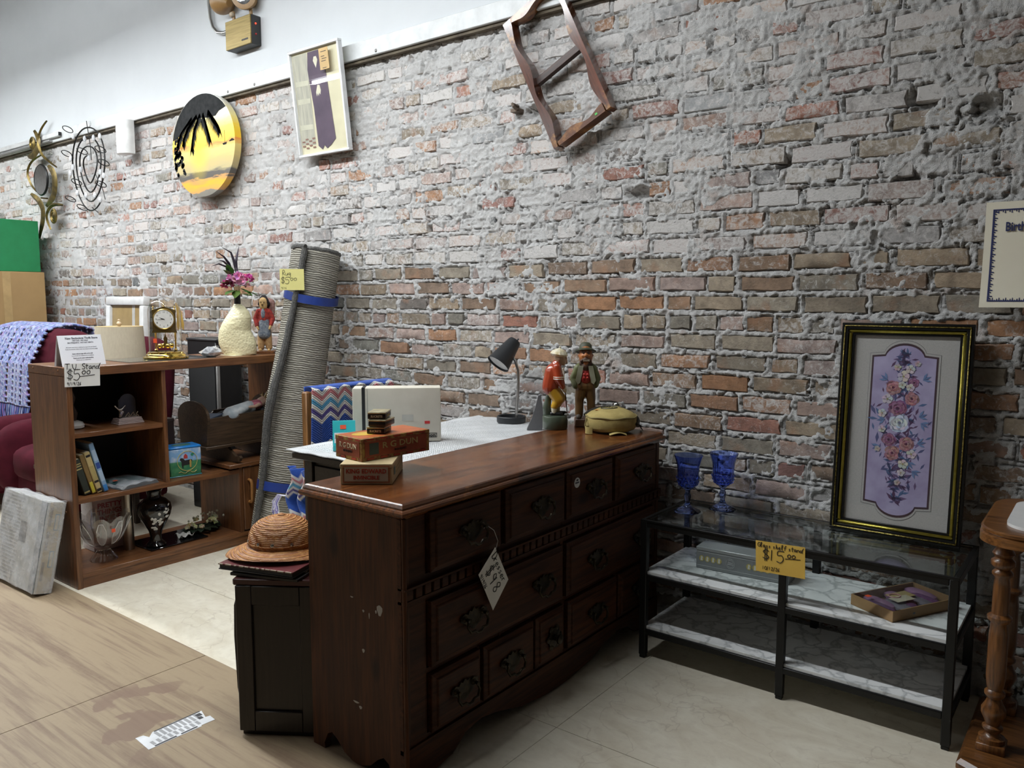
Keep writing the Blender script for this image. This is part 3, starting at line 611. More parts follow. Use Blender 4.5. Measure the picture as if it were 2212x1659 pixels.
# ================================================================ side cabinet with albums and pith helmet
CB = thing('side_cabinet', 'small black-brown cabinet standing at an angle beside the dresser end', 'cabinet', (-2.105, 1.345, 0), (0, 0, 34))
CBM = WOOD('ebony_wood', (.022, .015, .012), (.012, .008, .007), 'Z', 4, .35)
CBT = WOOD('oxblood_top', (.075, .020, .018), (.045, .012, .012), 'X', 5, .3)
lc = dict(parent=CB, local=True)
MB().box(0, .25, 0, .40, .02, .485, .003).build('body', CBM, **lc); MB().box(-.008, .256, -.008, .408, .485, .507, .004).build('top', CBT, **lc)
f = MB()
for a in ((0, .05, .02, .485), (.20, .25, .02, .485), (.05, .20, .425, .485), (.05, .20, .02, .085)): f.box(a[0], a[1], -.010, 0, a[2], a[3], .002)
f.build('front_frame', CBM, **lc); MB().box(.005, .245, .005, .395, 0, .02).build('plinth', CBM, **lc)
MB().prism([(-.002, .47), (-.012, .462), (-.030, .40), (-.033, .30), (-.028, .13), (-.018, .06), (-.002, .045)], .30, T(0, .35, 0) @ RX(90)).build('side_flap', CBM, **lc, smooth=False)
# ================================================================ oak plant table with marble inset at the right edge
OAK = WOOD('golden_oak', (.24, .095, .026), (.10, .038, .011), 'Z', 6, .33, .2, space='obj')
pt = thing('plant_table', 'oak side table with turned legs and white marble inset at the right edge', 'table', (.0, 2.66, 0))
TZ = .735
def stad(x0, x1, y0, y1, r, n=7):
    o_ = []
    for cx_, cy_, a0 in ((x1-r, y0+r, -90), (x1-r, y1-r, 0), (x0+r, y1-r, 90), (x0+r, y0+r, 180)):
        for k in range(n+1): a = R(a0+90*k/n); o_.append((cx_+r*math.cos(a), cy_+r*math.sin(a)))
    return o_
def ringz(off, z): return [(x, y, z) for x, y in stad(-.285-off, .285+off, 2.415-off, 2.905+off, .10+off)]
MB().loft([ringz(-.02, TZ-.045), ringz(0, TZ-.040), ringz(0, TZ-.018), ringz(-.006, TZ-.014), ringz(-.002, TZ-.010), ringz(-.002, TZ-.003), ringz(-.008, TZ)]).build('top', WOOD('golden_oak_x', (.27, .11, .03), (.12, .046, .013), 'X', 6, .3, .2, space='world'), pt, ang=25)
MB().prism(stad(-.225, .225, 2.475, 2.845, .07), .010, T(0, 0, TZ-.002)).build('marble_inset', M('white_marble', (.82, .82, .81), (.70, .70, .70), scale=7, rough=.2), pt)
PRF = [(.034, .108), (.034, .122), (.022, .126), (.018, .135), (.026, .146), (.026, .152), (.018, .158), (.022, .170), (.031, .190), (.031, .205), (.022, .222), (.017, .235), (.026, .246), (.026, .254), (.019, .262), (.022, .275), (.025, .30), (.024, .42), (.021, .455), (.031, .465), (.031, .474), (.021, .482), (.021, .56), (.018, .585), (.026, .594), (.026, .601), (.018, .61), (.030, .622), (.030, .634), (.020, .643), (.028, .655), (.019, .672), (.022, .690)]
for x, y in ((-.225, 2.790), (.225, 2.790), (-.225, 2.52), (.225, 2.52)):
    mb = MB().lathe(PRF, 20, T(x, y, 0)); mb.box(x-.036, x+.036, y-.036, y+.036, .085, .109, .003); mb.build('turned_leg', OAK, pt, ang=50)
def ringb(off, z): return [(x, y, z) for x, y in ((-.295-off, 2.40-off), (-.10, 2.30-off), (.10, 2.30-off), (.295+off, 2.40-off), (.295+off, 2.86+off), (-.295-off, 2.86+off))]
MB().loft([ringb(.0, .0), ringb(.0, .045), ringb(-.004, .05), ringb(-.004, .056), ringb(0, .06), ringb(0, .075), ringb(-.010, .086)]).build('base_platform', WOOD('golden_oak_base', (.20, .08, .022), (.09, .035, .010), 'X', 6, .35, .1, space='world'), pt, ang=25)
# ================================================================ things on the wall
INK = M('black_ink', (.012, .012, .014), rough=.6); BLKP = M('black_plastic', (.010, .010, .011), rough=.4); PAPER = M('white_paper', (.82, .81, .78), (.78, .77, .74), rough=.8)
YPAP = M('yellow_paper', (.80, .52, .10), (.76, .48, .09), rough=.75); LPAP = M('pale_yellow_paper', (.82, .76, .30), (.78, .72, .27), rough=.75); ORST = M('orange_sticker', (.85, .10, .03), rough=.5)
CHR = M('chrome', (.75, .75, .76), rough=.12, metal=1); GOLD = M('bright_gold', (.80, .56, .14), rough=.18, metal=1); STEEL = M('brushed_steel', (.55, .54, .52), rough=.3, metal=1)
# --- emergency light
em = thing('emergency_light', 'brass-coloured emergency light with two lamp heads and a steel conduit on the white wall', 'emergency light', (-4.33, 2.96, 2.86))
OLV = M('olive_brass', (.30, .225, .085), (.21, .155, .055), scale=30, rough=.42, metal=.55, stretch=(.2, 1, 3)); DKS = M('dark_case', (.035, .037, .037), rough=.5)
MB().box(-4.457, -4.200, 2.925, 2.992, 2.865, 3.033, .003).build('case', DKS, em); MB().box(-4.456, -4.2005, 2.918, 2.926, 2.866, 3.032, .002).build('front_plate', OLV, em)
MB().box(-4.29, -4.225, 2.9165, 2.919, 2.892, 2.902).build('badge', CHR, em)
red = bpy.data.materials.new('red_led'); red.use_nodes = True; rb = red.node_tree.nodes['Principled BSDF']; rb.inputs['Base Color'].default_value = (.8, .02, .02, 1); rb.inputs['Emission Color'].default_value = (1, .05, .02, 1); rb.inputs['Emission Strength'].default_value = 2
MB().ball((-4.199, 2.955, 2.985), .005, 10, 6).build('indicator', red, em); MB().ball((-4.199, 2.955, 2.925), .006, 10, 6).build('test_button', M('red_plastic', (.5, .03, .03), rough=.4), em)
BRN = M('bronze_plastic', (.33, .19, .07), rough=.4)
def head(c, aim, r):
    m = T(*c) @ Vector(aim).to_track_quat('Z', 'Y').to_matrix().to_4x4()
    h = MB().lathe([(.02, -.10), (.028, -.09), (r*.55, -.07), (r*.9, -.035), (r, 0), (r, .012), (r*.9, .014)], 24, m).build('lamp_head', BRN, em)
    MB().lathe([(r*.9, .0085), (r*.88, .010), (r*.5, .016), (0, .018)], 24, m).build('lens', M('lamp_lens', (.75, .77, .78), (.25, .26, .27), scale=26, rough=.08, metal=.85), h)
head((-4.245, 2.915, 3.135), (.55, -.85, -.05), .074); head((-4.50, 2.93, 3.165), (-.9, .10, .30), .074)
for x, z in ((-4.24, 3.05), (-4.415, 3.055)): MB().cyl((x, 2.955, z-.02), (x, 2.95, z+.04), .010).build('swivel', BRN, em)
MB().ball((-4.415, 2.94, 3.075), .016, 12, 8).build('swivel_joint', M('bronze_pale', (.55, .45, .33), rough=.3), em)
MB().tube([(-4.457, 2.97, 3.00), (-4.56, 2.97, 3.005), (-4.62, 2.97, 3.02), (-4.665, 2.97, 3.06), (-4.69, 2.97, 3.12), (-4.70, 2.97, 3.22), (-4.70, 2.97, 3.5), (-4.70, 2.97, 4.2)], .011, 10).build('conduit', STEEL, em)
# --- framed poster, hanging with its top tipped forwards
po = thing('framed_poster', 'thin white-framed poster of a dark coat hanging beside a panelled shutter', 'picture', (-3.622, 2.995, 2.170), (6.6, 0, 0))
lp = dict(parent=po, local=True); pw, ph = .215, .575
for a in ((-pw, pw, 0, .014), (-pw, pw, ph-.014, ph), (-pw, -pw+.014, .014, ph-.014), (pw-.014, pw, .014, ph-.014)): MB().box(a[0], a[1], -.030, 0, a[2], a[3], .002).build('frame_bar', M('white_frame_metal', (.80, .81, .82), rough=.25, spec=.7), **lp)
MB().box(-pw+.012, pw-.012, -.012, -.004, .012, ph-.012).build('print', M('cream_print', (.74, .70, .50), (.66, .62, .44), scale=9, rough=.7), **lp)
def patch(mb, poly, y=-.0125, t=.0005): mb.prism(poly, t, FY(0, y, 0)); return mb
MB_ = MB(); patch(MB_, [(-.195, .07), (-.075, .06), (-.07, .55), (-.195, .55)]); MB_.build('shutter', M('sketch_grey', (.55, .54, .44), (.40, .39, .33), scale=40, rough=.8, stretch=(3, 1, .25)), **lp)
MB_ = MB()
for z in (.29, .385, .15): patch(MB_, [(-.19, z), (-.08, z-.004), (-.08, z+.022), (-.19, z+.028)], -.0131)
MB_.build('shutter_bar', M('sketch_pale', (.66, .65, .52), rough=.8), **lp)
patch(MB(), [(-.052, .05), (-.02, .028), (.0, .05), (.02, .030), (.055, .045), (.10, .075), (.075, .46), (.06, .55), (-.06, .55), (-.075, .46), (-.055, .25)], -.0137).build('coat', M('plum_ink', (.085, .062, .095), (.14, .10, .145), scale=6, rough=.7), **lp)
MB_ = MB(); patch(MB_, [(-.022, .335), (-.004, .372), (.014, .368), (.020, .34), (.012, .318), (.004, .33), (-.002, .312), (-.008, .328), (-.018, .312)], -.0144); patch(MB_, [(-.02, .50), (0, .46), (.018, .50), (.010, .52), (-.010, .52)], -.0144); MB_.build('pale_detail', M('cream_ink', (.82, .79, .62), rough=.7), **lp)
MB_ = MB(); [patch(MB_, [(-.19+i*.03, .045+.012*j), (-.165+i*.03, .044+.012*j), (-.165+i*.03, .053+.012*j), (-.19+i*.03, .053+.012*j)], -.0138) for j in range(5) for i in range(4) if (i+j) % 2]; MB_.build('brick_sketch', M('rust_ink', (.34, .19, .15), rough=.8), **lp)
MB().box(-pw+.013, pw-.013, -.0165, -.0150, .013, ph-.013).build('glass', GLASS('picture_glass', (1, 1, 1), 0, 1.6, True), **lp, smooth=False)
tg = MB().box(.06, .135, -.036, -.0345, .435, .545).build('tag', M('tan_card', (.62, .43, .20), rough=.75), **lp)
MB_ = MB(); [MB_.box(.075+.006*(i % 2), .12-.008*(i % 3), -.0366, -.0358, .525-.012*i, .528-.012*i) for i in (0, 2, 3, 4, 7)]; MB_.build('lettering', INK, tg, local=True)
# --- round sunset canvas
rd = thing('round_canvas', 'round sunset beach canvas with palm fronds and a moored boat', 'picture', (-4.79, 2.985, 2.345)); lr = dict(parent=rd, local=True)
rx, rz = .362, .323
def sunset():
    m, nt, b = _nodes('sunset_print'); b.inputs['Roughness'].default_value = .28; tc = N(nt, 'ShaderNodeTexCoord'); sp = N(nt, 'ShaderNodeSeparateXYZ'); nt.links.new(tc.outputs['Object'], sp.inputs[0])
    nz = noise(nt, coords(nt, (1.2, 1, 7), 'obj'), 5, 5, .6); ad = N(nt, 'ShaderNodeMath', operation='MULTIPLY_ADD'); ad.inputs[1].default_value = .085; nt.links.new(nz, ad.inputs[0]); nt.links.new(sp.outputs[2], ad.inputs[2])
    rp = N(nt, 'ShaderNodeValToRGB'); cr = rp.color_ramp; cr.interpolation = 'LINEAR'; nt.links.new(ramp(nt, ad.outputs[0], -.29, .37), rp.inputs[0])
    st = [(0, (.20, .19, .17)), (.055, (.26, .24, .20)), (.065, (.75, .38, .13)), (.14, (.85, .48, .05)), (.185, (.62, .34, .14)), (.195, (.13, .12, .10)), (.24, (.13, .12, .11)), (.27, (.55, .46, .24)), (.36, (.66, .50, .20)), (.45, (.80, .62, .20)), (.485, (.80, .42, .09)), (.51, (.82, .26, .04)), (.54, (.90, .55, .02)), (.63, (.86, .58, .03)), (.74, (.80, .70, .28)), (.88, (.72, .70, .60)), (1, (.42, .42, .41))]
    cr.elements[0].position = 0; cr.elements[0].color = c4(st[0][1]); cr.elements[1].position = 1; cr.elements[1].color = c4(st[-1][1])
    for p, c in st[1:-1]: e = cr.elements.new(p); e.color = c4(c)
    # brighter column under the sun
    v2 = coords(nt, (1, 0, .55), 'obj'); ln = N(nt, 'ShaderNodeVectorMath', operation='LENGTH'); of = N(nt, 'ShaderNodeVectorMath', operation='ADD'); of.inputs[1].default_value = (.045, 0, -.015); nt.links.new(v2, of.inputs[0]); nt.links.new(of.outputs[0], ln.inputs[0])
    col = mixc(nt, ramp(nt, ln.outputs['Value'], .0, .15, .85, 0), rp.outputs[0], (.95, .72, .02))
    nt.links.new(col, b.inputs['Base Color']); return m
el = [(rx*math.cos(2*PI*k/56), rz*math.sin(2*PI*k/56)) for k in range(56)]
MB().prism(el, .045, FY(0, 0, 0)).build('canvas', sunset(), **lr)
DP = M('palm_silhouette', (.016, .017, .018), (.030, .031, .032), scale=30, rough=.8, spec=.15)
def clipd(x, z, k=.97):
    q = math.sqrt((x/(rx*k))**2+(z/(rz*k))**2)
    return (x, z) if q <= 1 else (x/q, z/q)
fr_ = random.Random(5); mb = MB(); m = FY(0, -.0452, 0)
# dark crown over the top edge, then hanging fronds made of many thin leaflets
top = [clipd(rx*1.1*math.cos(R(a)), rz*1.1*math.sin(R(a)), .995) for a in range(40, 176, 8)]
mb.prism(top+[(-.30, .075), (-.24, .105), (-.17, .14), (-.10, .165), (-.02, .175), (.07, .165), (.16, .165), (.20, .19)], .0004, m)
for stem in ([(-.02, .20), (-.09, .12), (-.12, .03), (-.128, -.015)], [(-.06, .20), (-.17, .13), (-.22, .07), (-.235, .03)], [(.02, .20), (.05, .13), (.075, .07), (.095, .020)], [(.08, .21), (.15, .14), (.185, .10), (.205, .065)], [(-.12, .19), (-.25, .11), (-.29, .06), (-.30, .03)]):
    for i in range(44):
        t = i/43*(len(stem)-1); a = min(int(t), len(stem)-2); q = t-a; x = stem[a][0]*(1-q)+stem[a+1][0]*q; z = stem[a][1]*(1-q)+stem[a+1][1]*q
        for s in (-1, 1):
            L = .085*(1-.5*i/43)*fr_.uniform(.75, 1.15); ex, ez = clipd(x+s*L*.42, z-L*.95); mb.prism([(x-.0055, z), (x+.0055, z+.003), (ex, ez)], .0004, m)
mb.build('palm_fronds', DP, **lr, smooth=False)
mb = MB()
for i in range(46):
    a = fr_.uniform(0, 2*PI); q = fr_.random()**.6; x, z = clipd(-.285+.075*q*math.cos(a)*1.0, -.04+.07*q*math.sin(a)-.15*(q*math.cos(a))**2); s = fr_.uniform(.010, .020); mb.prism([(x+s*math.cos(k*1.3+i), z+s*math.sin(k*1.3+i)) for k in range(5)], .0004, m)
for i in range(18): x, z = clipd(-.315+fr_.uniform(-.02, .03), .03+fr_.uniform(-.05, .05)); mb.prism([(x+.012*math.cos(k*1.3+i), z+.012*math.sin(k*1.3+i)) for k in range(5)], .0004, m)
mb.build('tree_silhouette', DP, **lr, smooth=False)
mb = MB(); mb.prism([(.225, -.012), (.275, -.008), (.268, -.022), (.235, -.024)], .0005, m); mb.prism([(.250, -.01), (.252, -.01), (.252, .065), (.250, .065)], .0005, m); mb.prism([(.30, -.005), (.33, .008), (.355, -.002), (.355, -.008), (.30, -.010)], .0005, m); mb.build('boat', DP, **lr, smooth=False)
# --- white wall device
wd = MB().prism([(-.078, 0), (.078, 0), (.078, .02)]+[(.078*math.cos(R(a)), .02+.065*math.sin(R(a))) for a in range(10, 171, 10)]+[(-.078, .02)], .235, Matrix(((1, 0, 0, 0), (0, -1, 0, 0), (0, 0, 1, 0), (0, 0, 0, 1))))
o = wd.build('wall_sensor', M('white_plastic', (.80, .80, .79), rough=.35)); o.location = (-5.80, 2.980, 2.402); tag(o, 'white curved plastic wall unit under the white trim', 'wall unit')
for z in (.06, .17): MB().ball((-.055, -.065, z), (.006, .006, .010), 8, 6).build('vent', M('grey_dot', (.35, .35, .35)), o, local=True)
# --- brass mirror sculpture
sc_ = thing('mirror_sculpture', 'brass scrollwork wall sculpture with a small round mirror', 'wall decor', (-7.2, 2.975, 1.88)); ABR = M('antique_brass', (.22, .155, .04), (.08, .06, .025), scale=22, rough=.4, metal=.8)
def ribbon(pts, w0, mat=ABR, name='ribbon', y=2.955):
    """flat curved band, tapering to both ends"""
    n = 22; P = []
    for i in range(n+1):
        t = i/n*(len(pts)-1); a = min(int(t), len(pts)-2); q = t-a; g = lambda k, j: pts[max(0, min(len(pts)-1, k))][j]
        P.append(Vector([.5*(2*g(a, j)+(g(a+1, j)-g(a-1, j))*q+(2*g(a-1, j)-5*g(a, j)+4*g(a+1, j)-g(a+2, j))*q*q+(3*g(a, j)-g(a-1, j)-3*g(a+1, j)+g(a+2, j))*q**3) for j in (0, 1)]))
    rings = []
    for i, p in enumerate(P):
        d = (P[min(i+1, n)]-P[max(i-1, 0)]).normalized(); nn = Vector((-d.y, d.x)); wv = w0*(.35+.65*math.sin(PI*i/n))*.5; yy = y-.02*math.sin(PI*i/n)
        rings.append([(p.x+nn.x*wv, yy, p.y+nn.y*wv), (p.x, yy-.012, p.y), (p.x-nn.x*wv, yy, p.y-nn.y*wv), (p.x, yy-.004, p.y)])
    return MB().loft(rings).build(name, mat, sc_)
ribbon([(-7.31, 2.755), (-7.239, 2.699), (-7.202, 2.638), (-7.255, 2.586), (-7.35, 2.558), (-7.455, 2.565)], .085); ribbon([(-7.056, 2.806), (-7.153, 2.744), (-7.199, 2.657), (-7.15, 2.547), (-7.046, 2.48), (-6.926, 2.42)], .03)
ribbon([(-7.193, 2.551), (-7.357, 2.512), (-7.437, 2.432), (-7.406, 2.332), (-7.325, 2.258)], .03); ribbon([(-7.085, 2.445), (-6.974, 2.378), (-6.943, 2.291), (-6.998, 2.201), (-7.164, 2.135)], .10)
ribbon([(-7.446, 2.248), (-7.29, 2.186), (-7.199, 2.104), (-7.212, 2.017), (-7.282, 1.933), (-7.335, 1.877)], .085); ribbon([(-6.857, 2.117), (-7.008, 2.128), (-7.1, 2.085), (-7.136, 2.022), (-7.104, 1.935)], .04)
for x, z, r in ((-7.348, 2.659, .055), (-7.029, 2.04, .062)): MB().lathe([(0, 0), (r, 0), (r, .006), (r*.8, .010), (r*.72, .004), (r*.5, .009), (r*.4, .004), (r*.2, .008), (0, .010)], 24, FY(x, 2.95, z)).build('scroll_disc', ABR, sc_)
mr = MB().lathe([(.0, 0), (.128, 0), (.130, .008), (.122, .016), (.118, .012)], 32, FY(-7.20, 2.945, 2.345)).build('mirror_rim', M('black_metal', (.02, .02, .02), rough=.4, metal=.7), sc_); MB().lathe([(.119, .0), (.119, .013), (.02, .018), (0, .018)], 32, FY(-7.20, 2.945, 2.345)).build('mirror_glass', M('mirror', (.86, .87, .88), (.86, .87, .88), rough=.02, metal=1), mr)
for z in (2.6, 2.2): MB().cyl((-7.22, 2.935, z), (-7.22, 2.99, z), .006).build('standoff', ABR, sc_)
# --- wire spiral candle holder
ws_ = thing('wire_spiral', 'black wire spiral wall hanging with small rings and clear crystal drops', 'wall decor', (-6.34, 2.985, 2.03)); BW = M('black_wire', (.012, .012, .012), rough=.4, metal=.4)
cx_, cz_ = -6.345, 2.365; pts = []
for i in range(150): a = i/149*2*PI*3.6+PI/2; r = .085+(.335-.085)*(i/149); pts.append((cx_+r*.88*math.cos(a), 2.94+.01*math.sin(a*2), cz_+r*math.sin(a)))
MB().tube(pts, .0055, 7).build('spiral_wire', BW, ws_)
mb = MB(); mb.tube([(cx_-.02, 2.945, cz_+.345), (cx_+.01, 2.95, cz_+.16), (cx_+.015, 2.95, cz_+.05)], .003, 6); mb.tube([(cx_+.06, 2.95, cz_-.05), (cx_+.18, 2.945, cz_-.18), (cx_+.22, 2.94, cz_-.26)], .003, 6); mb.tube([(cx_-.02, 2.95, cz_-.30), (cx_, 2.99, cz_-.34)], .003, 6); mb.build('cross_wire', BW, ws_)
for dx, dz in ((-.27, .31), (-.31, .13), (-.05, .12), (.24, .10), (-.17, -.10), (.28, .0), (.22, -.15), (-.29, -.22), (-.10, -.30)):
    MB().tube([(cx_+dx+.055*math.cos(2*PI*k/20), 2.915+.030*math.sin(2*PI*k/20), cz_+dz-.020*math.sin(2*PI*k/20)) for k in range(20)], .0035, 6, True).build('ring', BW, ws_)
CRY = M('crystal_white', (.85, .86, .88), (.6, .62, .65), rough=.08, spec=.9)
for dx, dz in ((-.21, .25), (-.02, .21), (.12, .20), (-.27, .09), (.03, .06), (-.11, -.01), (.2, -.06), (.19, -.12), (-.24, .02), (.09, -.22), (.25, -.09), (-.19, -.18), (.17, -.26), (.07, .31), (-.05, -.21), (.22, .2), (-.29, -.02)):
    MB().ball((cx_+dx, 2.925, cz_+dz), (.014, .012, .024), 6, 4).build('crystal', CRY, ws_, smooth=False)
# --- wall rail by the sculpture
wr = thing('wall_rail', 'short white metal rail screwed along the trim at the far left', 'rail', (-7.6, 2.97, 2.655)); RW = M('rail_white', (.75, .75, .75), rough=.35, metal=.3)
MB().box(-8.6, -6.88, 2.955, 2.981, 2.665, 2.70, .003).build('channel', RW, wr); MB().box(-6.885, -6.876, 2.957, 2.979, 2.668, 2.697).build('end_opening', BLKP, wr); MB().box(-8.6, -7.05, 2.950, 2.982, 2.640, 2.655, .003).build('lower_strip', M('rail_grey', (.45, .45, .45), rough=.35, metal=.6), wr)
# --- wavy wooden frame, hung on the slant
wf = thing('wavy_wall_hanging', 'open mahogany frame with wavy inner edges and one crossbar, hung on a slant', 'wall decor', (-2.035, 3.008, 2.01), (0, -26.2, 0)); lw = dict(parent=wf, local=True)
MHG = WOOD('mahogany', (.155, .042, .016), (.075, .022, .010), 'Z', 4, .2, .6, wear=(.50, .235, .05)); MHX = WOOD('mahogany_x', (.26, .095, .022), (.12, .038, .012), 'X', 4, .28, .4, wear=(.46, .21, .05)); MHD = WOOD('mahogany_dark', (.055, .020, .011), (.035, .013, .008), 'X', 4, .45)
fw_, fh_ = .318, .648
def wavy(L, base, amp, n=40):
    return [(base+amp*math.sin(t/n*2*PI*2.5+.4)*(1 if 2 < t < n-2 else .4), t/n*L) for t in range(n+1)]
prof = lambda L: [(0, 0)]+[(.034+.011*math.sin(k/40*2*PI*2.5-PI/2), k/40*L) for k in range(41)]+[(0, L)]
MB().prism(prof(fh_), .056, FY(0, -.012, 0)).build('side_rail', MHG, **lw)
MB().prism([(fw_-a, b) for a, b in prof(fh_)], .056, FY(0, -.012, 0)).build('side_rail', MHG, **lw)
hp = [(k/24*(fw_-.06)+.03, .030+.010*math.sin(k/24*2*PI*1.5-PI/2)) for k in range(25)]
MB().prism([(.03, 0)]+hp+[(fw_-.03, 0)], .055, FY(0, -.012, 0)).build('end_rail', MHX, **lw); MB().prism([(.03, fh_)]+[(a, fh_-b) for a, b in hp]+[(fw_-.03, fh_)], .055, FY(0, -.012, 0)).build('end_rail', MHX, **lw)
MB().box(.03, fw_-.03, -.040, -.012, .315, .347, .002).build('crossbar', MHD, **lw); MB().box(.24, .252, -.0686, -.068, .010, .018).build('green_dot', M('green_sticker', (.1, .6, .1)), **lw)
# --- stub of old metal in the wall
mb = MB(); mb.tube([(-2.30, 3.05, 2.245), (-2.30, 2.985, 2.25), (-2.285, 2.975, 2.235), (-2.275, 2.99, 2.22)], .007, 8); mb.box(-2.315, -2.27, 2.99, 3.05, 2.215, 2.23); o = mb.build('wall_bracket', M('rusty_steel', (.16, .12, .09), rough=.6, metal=.6)); rebase(o, (-2.30, 3.02, 2.215)); tag(o, 'small rusty bracket sticking out of the brick beside the wavy frame', 'bracket')
# --- certificate
ce = thing('certificate', 'cream paper certificate with a navy border, at the right edge', 'certificate', (-.25, 3.0, 1.325)); CRM = M('cream_paper', (.80, .755, .62), (.77, .72, .58), scale=5, rough=.8)
def cpt(u, v): return (-.378+.27*u+.004*(1-v)*(u-.5), 2.992-.022*(1-v)**3*(1-u*.3), 1.328+.335*v)
MB().sheet(cpt, 12, 16, .0008).build('sheet', CRM, ce)
NAVY = M('navy_ink', (.018, .026, .115), rough=.7); nb_ = MB()
def cq(u0, u1, v0, v1):
    for k in range(8):
        if u1-u0 > v1-v0: a0, a1, b0, b1 = u0+(u1-u0)*k/8, u0+(u1-u0)*(k+1)/8, v0, v1
        else: a0, a1, b0, b1 = u0, u1, v0+(v1-v0)*k/8, v0+(v1-v0)*(k+1)/8
        P = [Vector(cpt(a, b))+Vector((0, -.0012, 0)) for a, b in ((a0, b0), (a1, b0), (a1, b1), (a0, b1))]; nb_.add(P, [(0, 1, 2, 3)])
U0, U1, V0, V1 = .075, .925, .055, .93
cq(U0, U0+.018, V0, V1); cq(U1-.018, U1, V0, V1); cq(U0, U1, V0, V0+.013); cq(U0, U1, V1-.013, V1)
for k in range(46):
    v = V0+.01+(V1-V0-.02)*k/45; s = .022+.014*(k % 3)
    for u in ((U0+.012, U0+s), (U1-s, U1-.012)): P = [Vector(cpt(a, b))+Vector((0, -.0012, 0)) for a, b in ((u[0], v), (u[1], v-.004), (u[1], v+.006), (u[0], v+.012))]; nb_.add(P, [(0, 1, 2, 3)])
for k in range(38):
    u = U0+.01+(U1-U0-.02)*k/37; s = .018+.010*(k % 3)
    for v in ((V0+.01, V0+s), (V1-s, V1-.01)): P = [Vector(cpt(a, b))+Vector((0, -.0012, 0)) for a, b in ((u-.006, v[0]), (u+.006, v[0]), (u+.004, v[1]), (u-.003, v[1]))]; nb_.add(P, [(0, 1, 2, 3)])
nb_.build('border', NAVY, ce, smooth=False); text('Birth', .040, FY(-.322, 2.9885, 1.582), NAVY, ce, bold=.0007, ax='LEFT', sx=.7)
# ================================================================ things on the glass stand
fp = thing('floral_picture', 'tall black and gold framed print of roses, leaning on the wall', 'picture', (-.589, 2.925, .5375), (-4.6, 0, .4)); lf = dict(parent=fp, local=True)
fW, fH = .206, .735
FBK = M('black_lacquer', (.006, .006, .006), rough=.3); FGD = M('olive_gold', (.50, .42, .08), (.40, .33, .05), scale=40, rough=.28, metal=.9); FGR = M('carved_gold', (.62, .50, .14), (.12, .09, .03), scale=160, rough=.3, metal=.9, bump=1, bscale=220)
def frame_ring(a, b, y0, y1, mat, name, rd_=0):
    for q in ((-fW+a, fW-a, a, b), (-fW+a, fW-a, fH-b, fH-a), (-fW+a, -fW+b, b, fH-b), (fW-b, fW-a, b, fH-b)): MB().box(q[0], q[1], y0, y1, q[2], q[3], rd_).build(name, mat, **lf)
frame_ring(0, .009, -.030, 0, FBK, 'frame_bar', .002); frame_ring(.009, .0135, -.034, -.002, FGR, 'beading', .002); frame_ring(.0135, .022, -.030, -.002, FBK, 'frame_bar', .001); frame_ring(.022, .034, -.026, -.002, FGD, 'gilt_bar', .004); frame_ring(.034, .042, -.019, -.002, FBK, 'frame_bar', .001)
MB().box(-fW+.041, fW-.041, -.0085, -.003, .041, fH-.041).build('mat_board', M('grey_mat', (.53, .52, .505), (.47, .465, .45), scale=220, rough=.9), **lf)
def brk(o_):   # opening with arched ends
    w_ = .098+o_; h0 = .118-o_; h1 = .618+o_; r = .062+o_*.4; pts = [(w_, h0), (w_, h1)]
    pts += [(r*math.cos(R(a)), h1-.006+ (r*.78)*math.sin(R(a))) for a in range(12, 169, 12)]
    pts += [(-w_, h1), (-w_, h0)]+[(r*math.cos(R(a)), h0+.006+(r*.78)*math.sin(R(a))) for a in range(192, 349, 12)]; return pts
MB().prism(brk(.0135), .0004, FY(0, -.0086, 0)).build('mat_line', M('mat_line_dark', (.10, .10, .11)), **lf, smooth=False); MB().prism(brk(.0125), .0004, FY(0, -.0091, 0)).build('mat_field', MATS['grey_mat'], **lf, smooth=False); MB().prism(brk(.006), .0004, FY(0, -.0096, 0)).build('mat_edge', M('plum_mat', (.075, .04, .055)), **lf, smooth=False); 
MB().prism(brk(0), .0004, FY(0, -.0101, 0)).build('print', M('lilac_print', (.50, .46, .68), (.38, .33, .54), scale=14, rough=.6, detail=6), **lf, smooth=False)
fr_ = random.Random(3); mb = MB(); FCOL = VCOL('flower_print', .6)
def disc_(x, z, r, c, n=9, y=-.0107, jit=.2): mb.col(tuple(max(0, v*fr_.uniform(.85, 1.15)) for v in c)); mb.prism([(x+r*fr_.uniform(1-jit, 1+jit)*math.cos(2*PI*k/n), z+r*fr_.uniform(1-jit, 1+jit)*math.sin(2*PI*k/n)) for k in range(n)], .0002, FY(0, y, 0))
def wdt(z): t = (z-.13)/.50; return .012+.052*math.sin(PI*max(0, min(1, t)))**.8
for i in range(330):
    z = fr_.uniform(.12, .645); x = max(-.09, min(.09, fr_.gauss(0, .62)*wdt(z))); 
    a = fr_.uniform(0, PI); L = fr_.uniform(.008, .02); q = (L*math.cos(a), L*math.sin(a)); n_ = (-q[1]*.3, q[0]*.3); mb.col(fr_.choice([(.10, .11, .25), (.16, .10, .22), (.10, .17, .34), (.22, .17, .36), (.12, .06, .14)])); mb.prism([(x-q[0], z-q[1]), (x+n_[0], z+n_[1]), (x+q[0], z+q[1]), (x-n_[0], z-n_[1])], .0002, FY(0, -.0105, 0))
def rose(x, z, r, cs):
    y = -.0109
    for rr, c in ((1, cs[0]), (.78, cs[1]), (.55, cs[0]), (.36, cs[1]), (.18, cs[2])):
        for k in range(6): a = k*PI/3+fr_.random(); disc_(x+r*rr*.42*math.cos(a), z+r*rr*.42*math.sin(a), r*rr*.5, c, 8, y, .15)
        y -= .0003
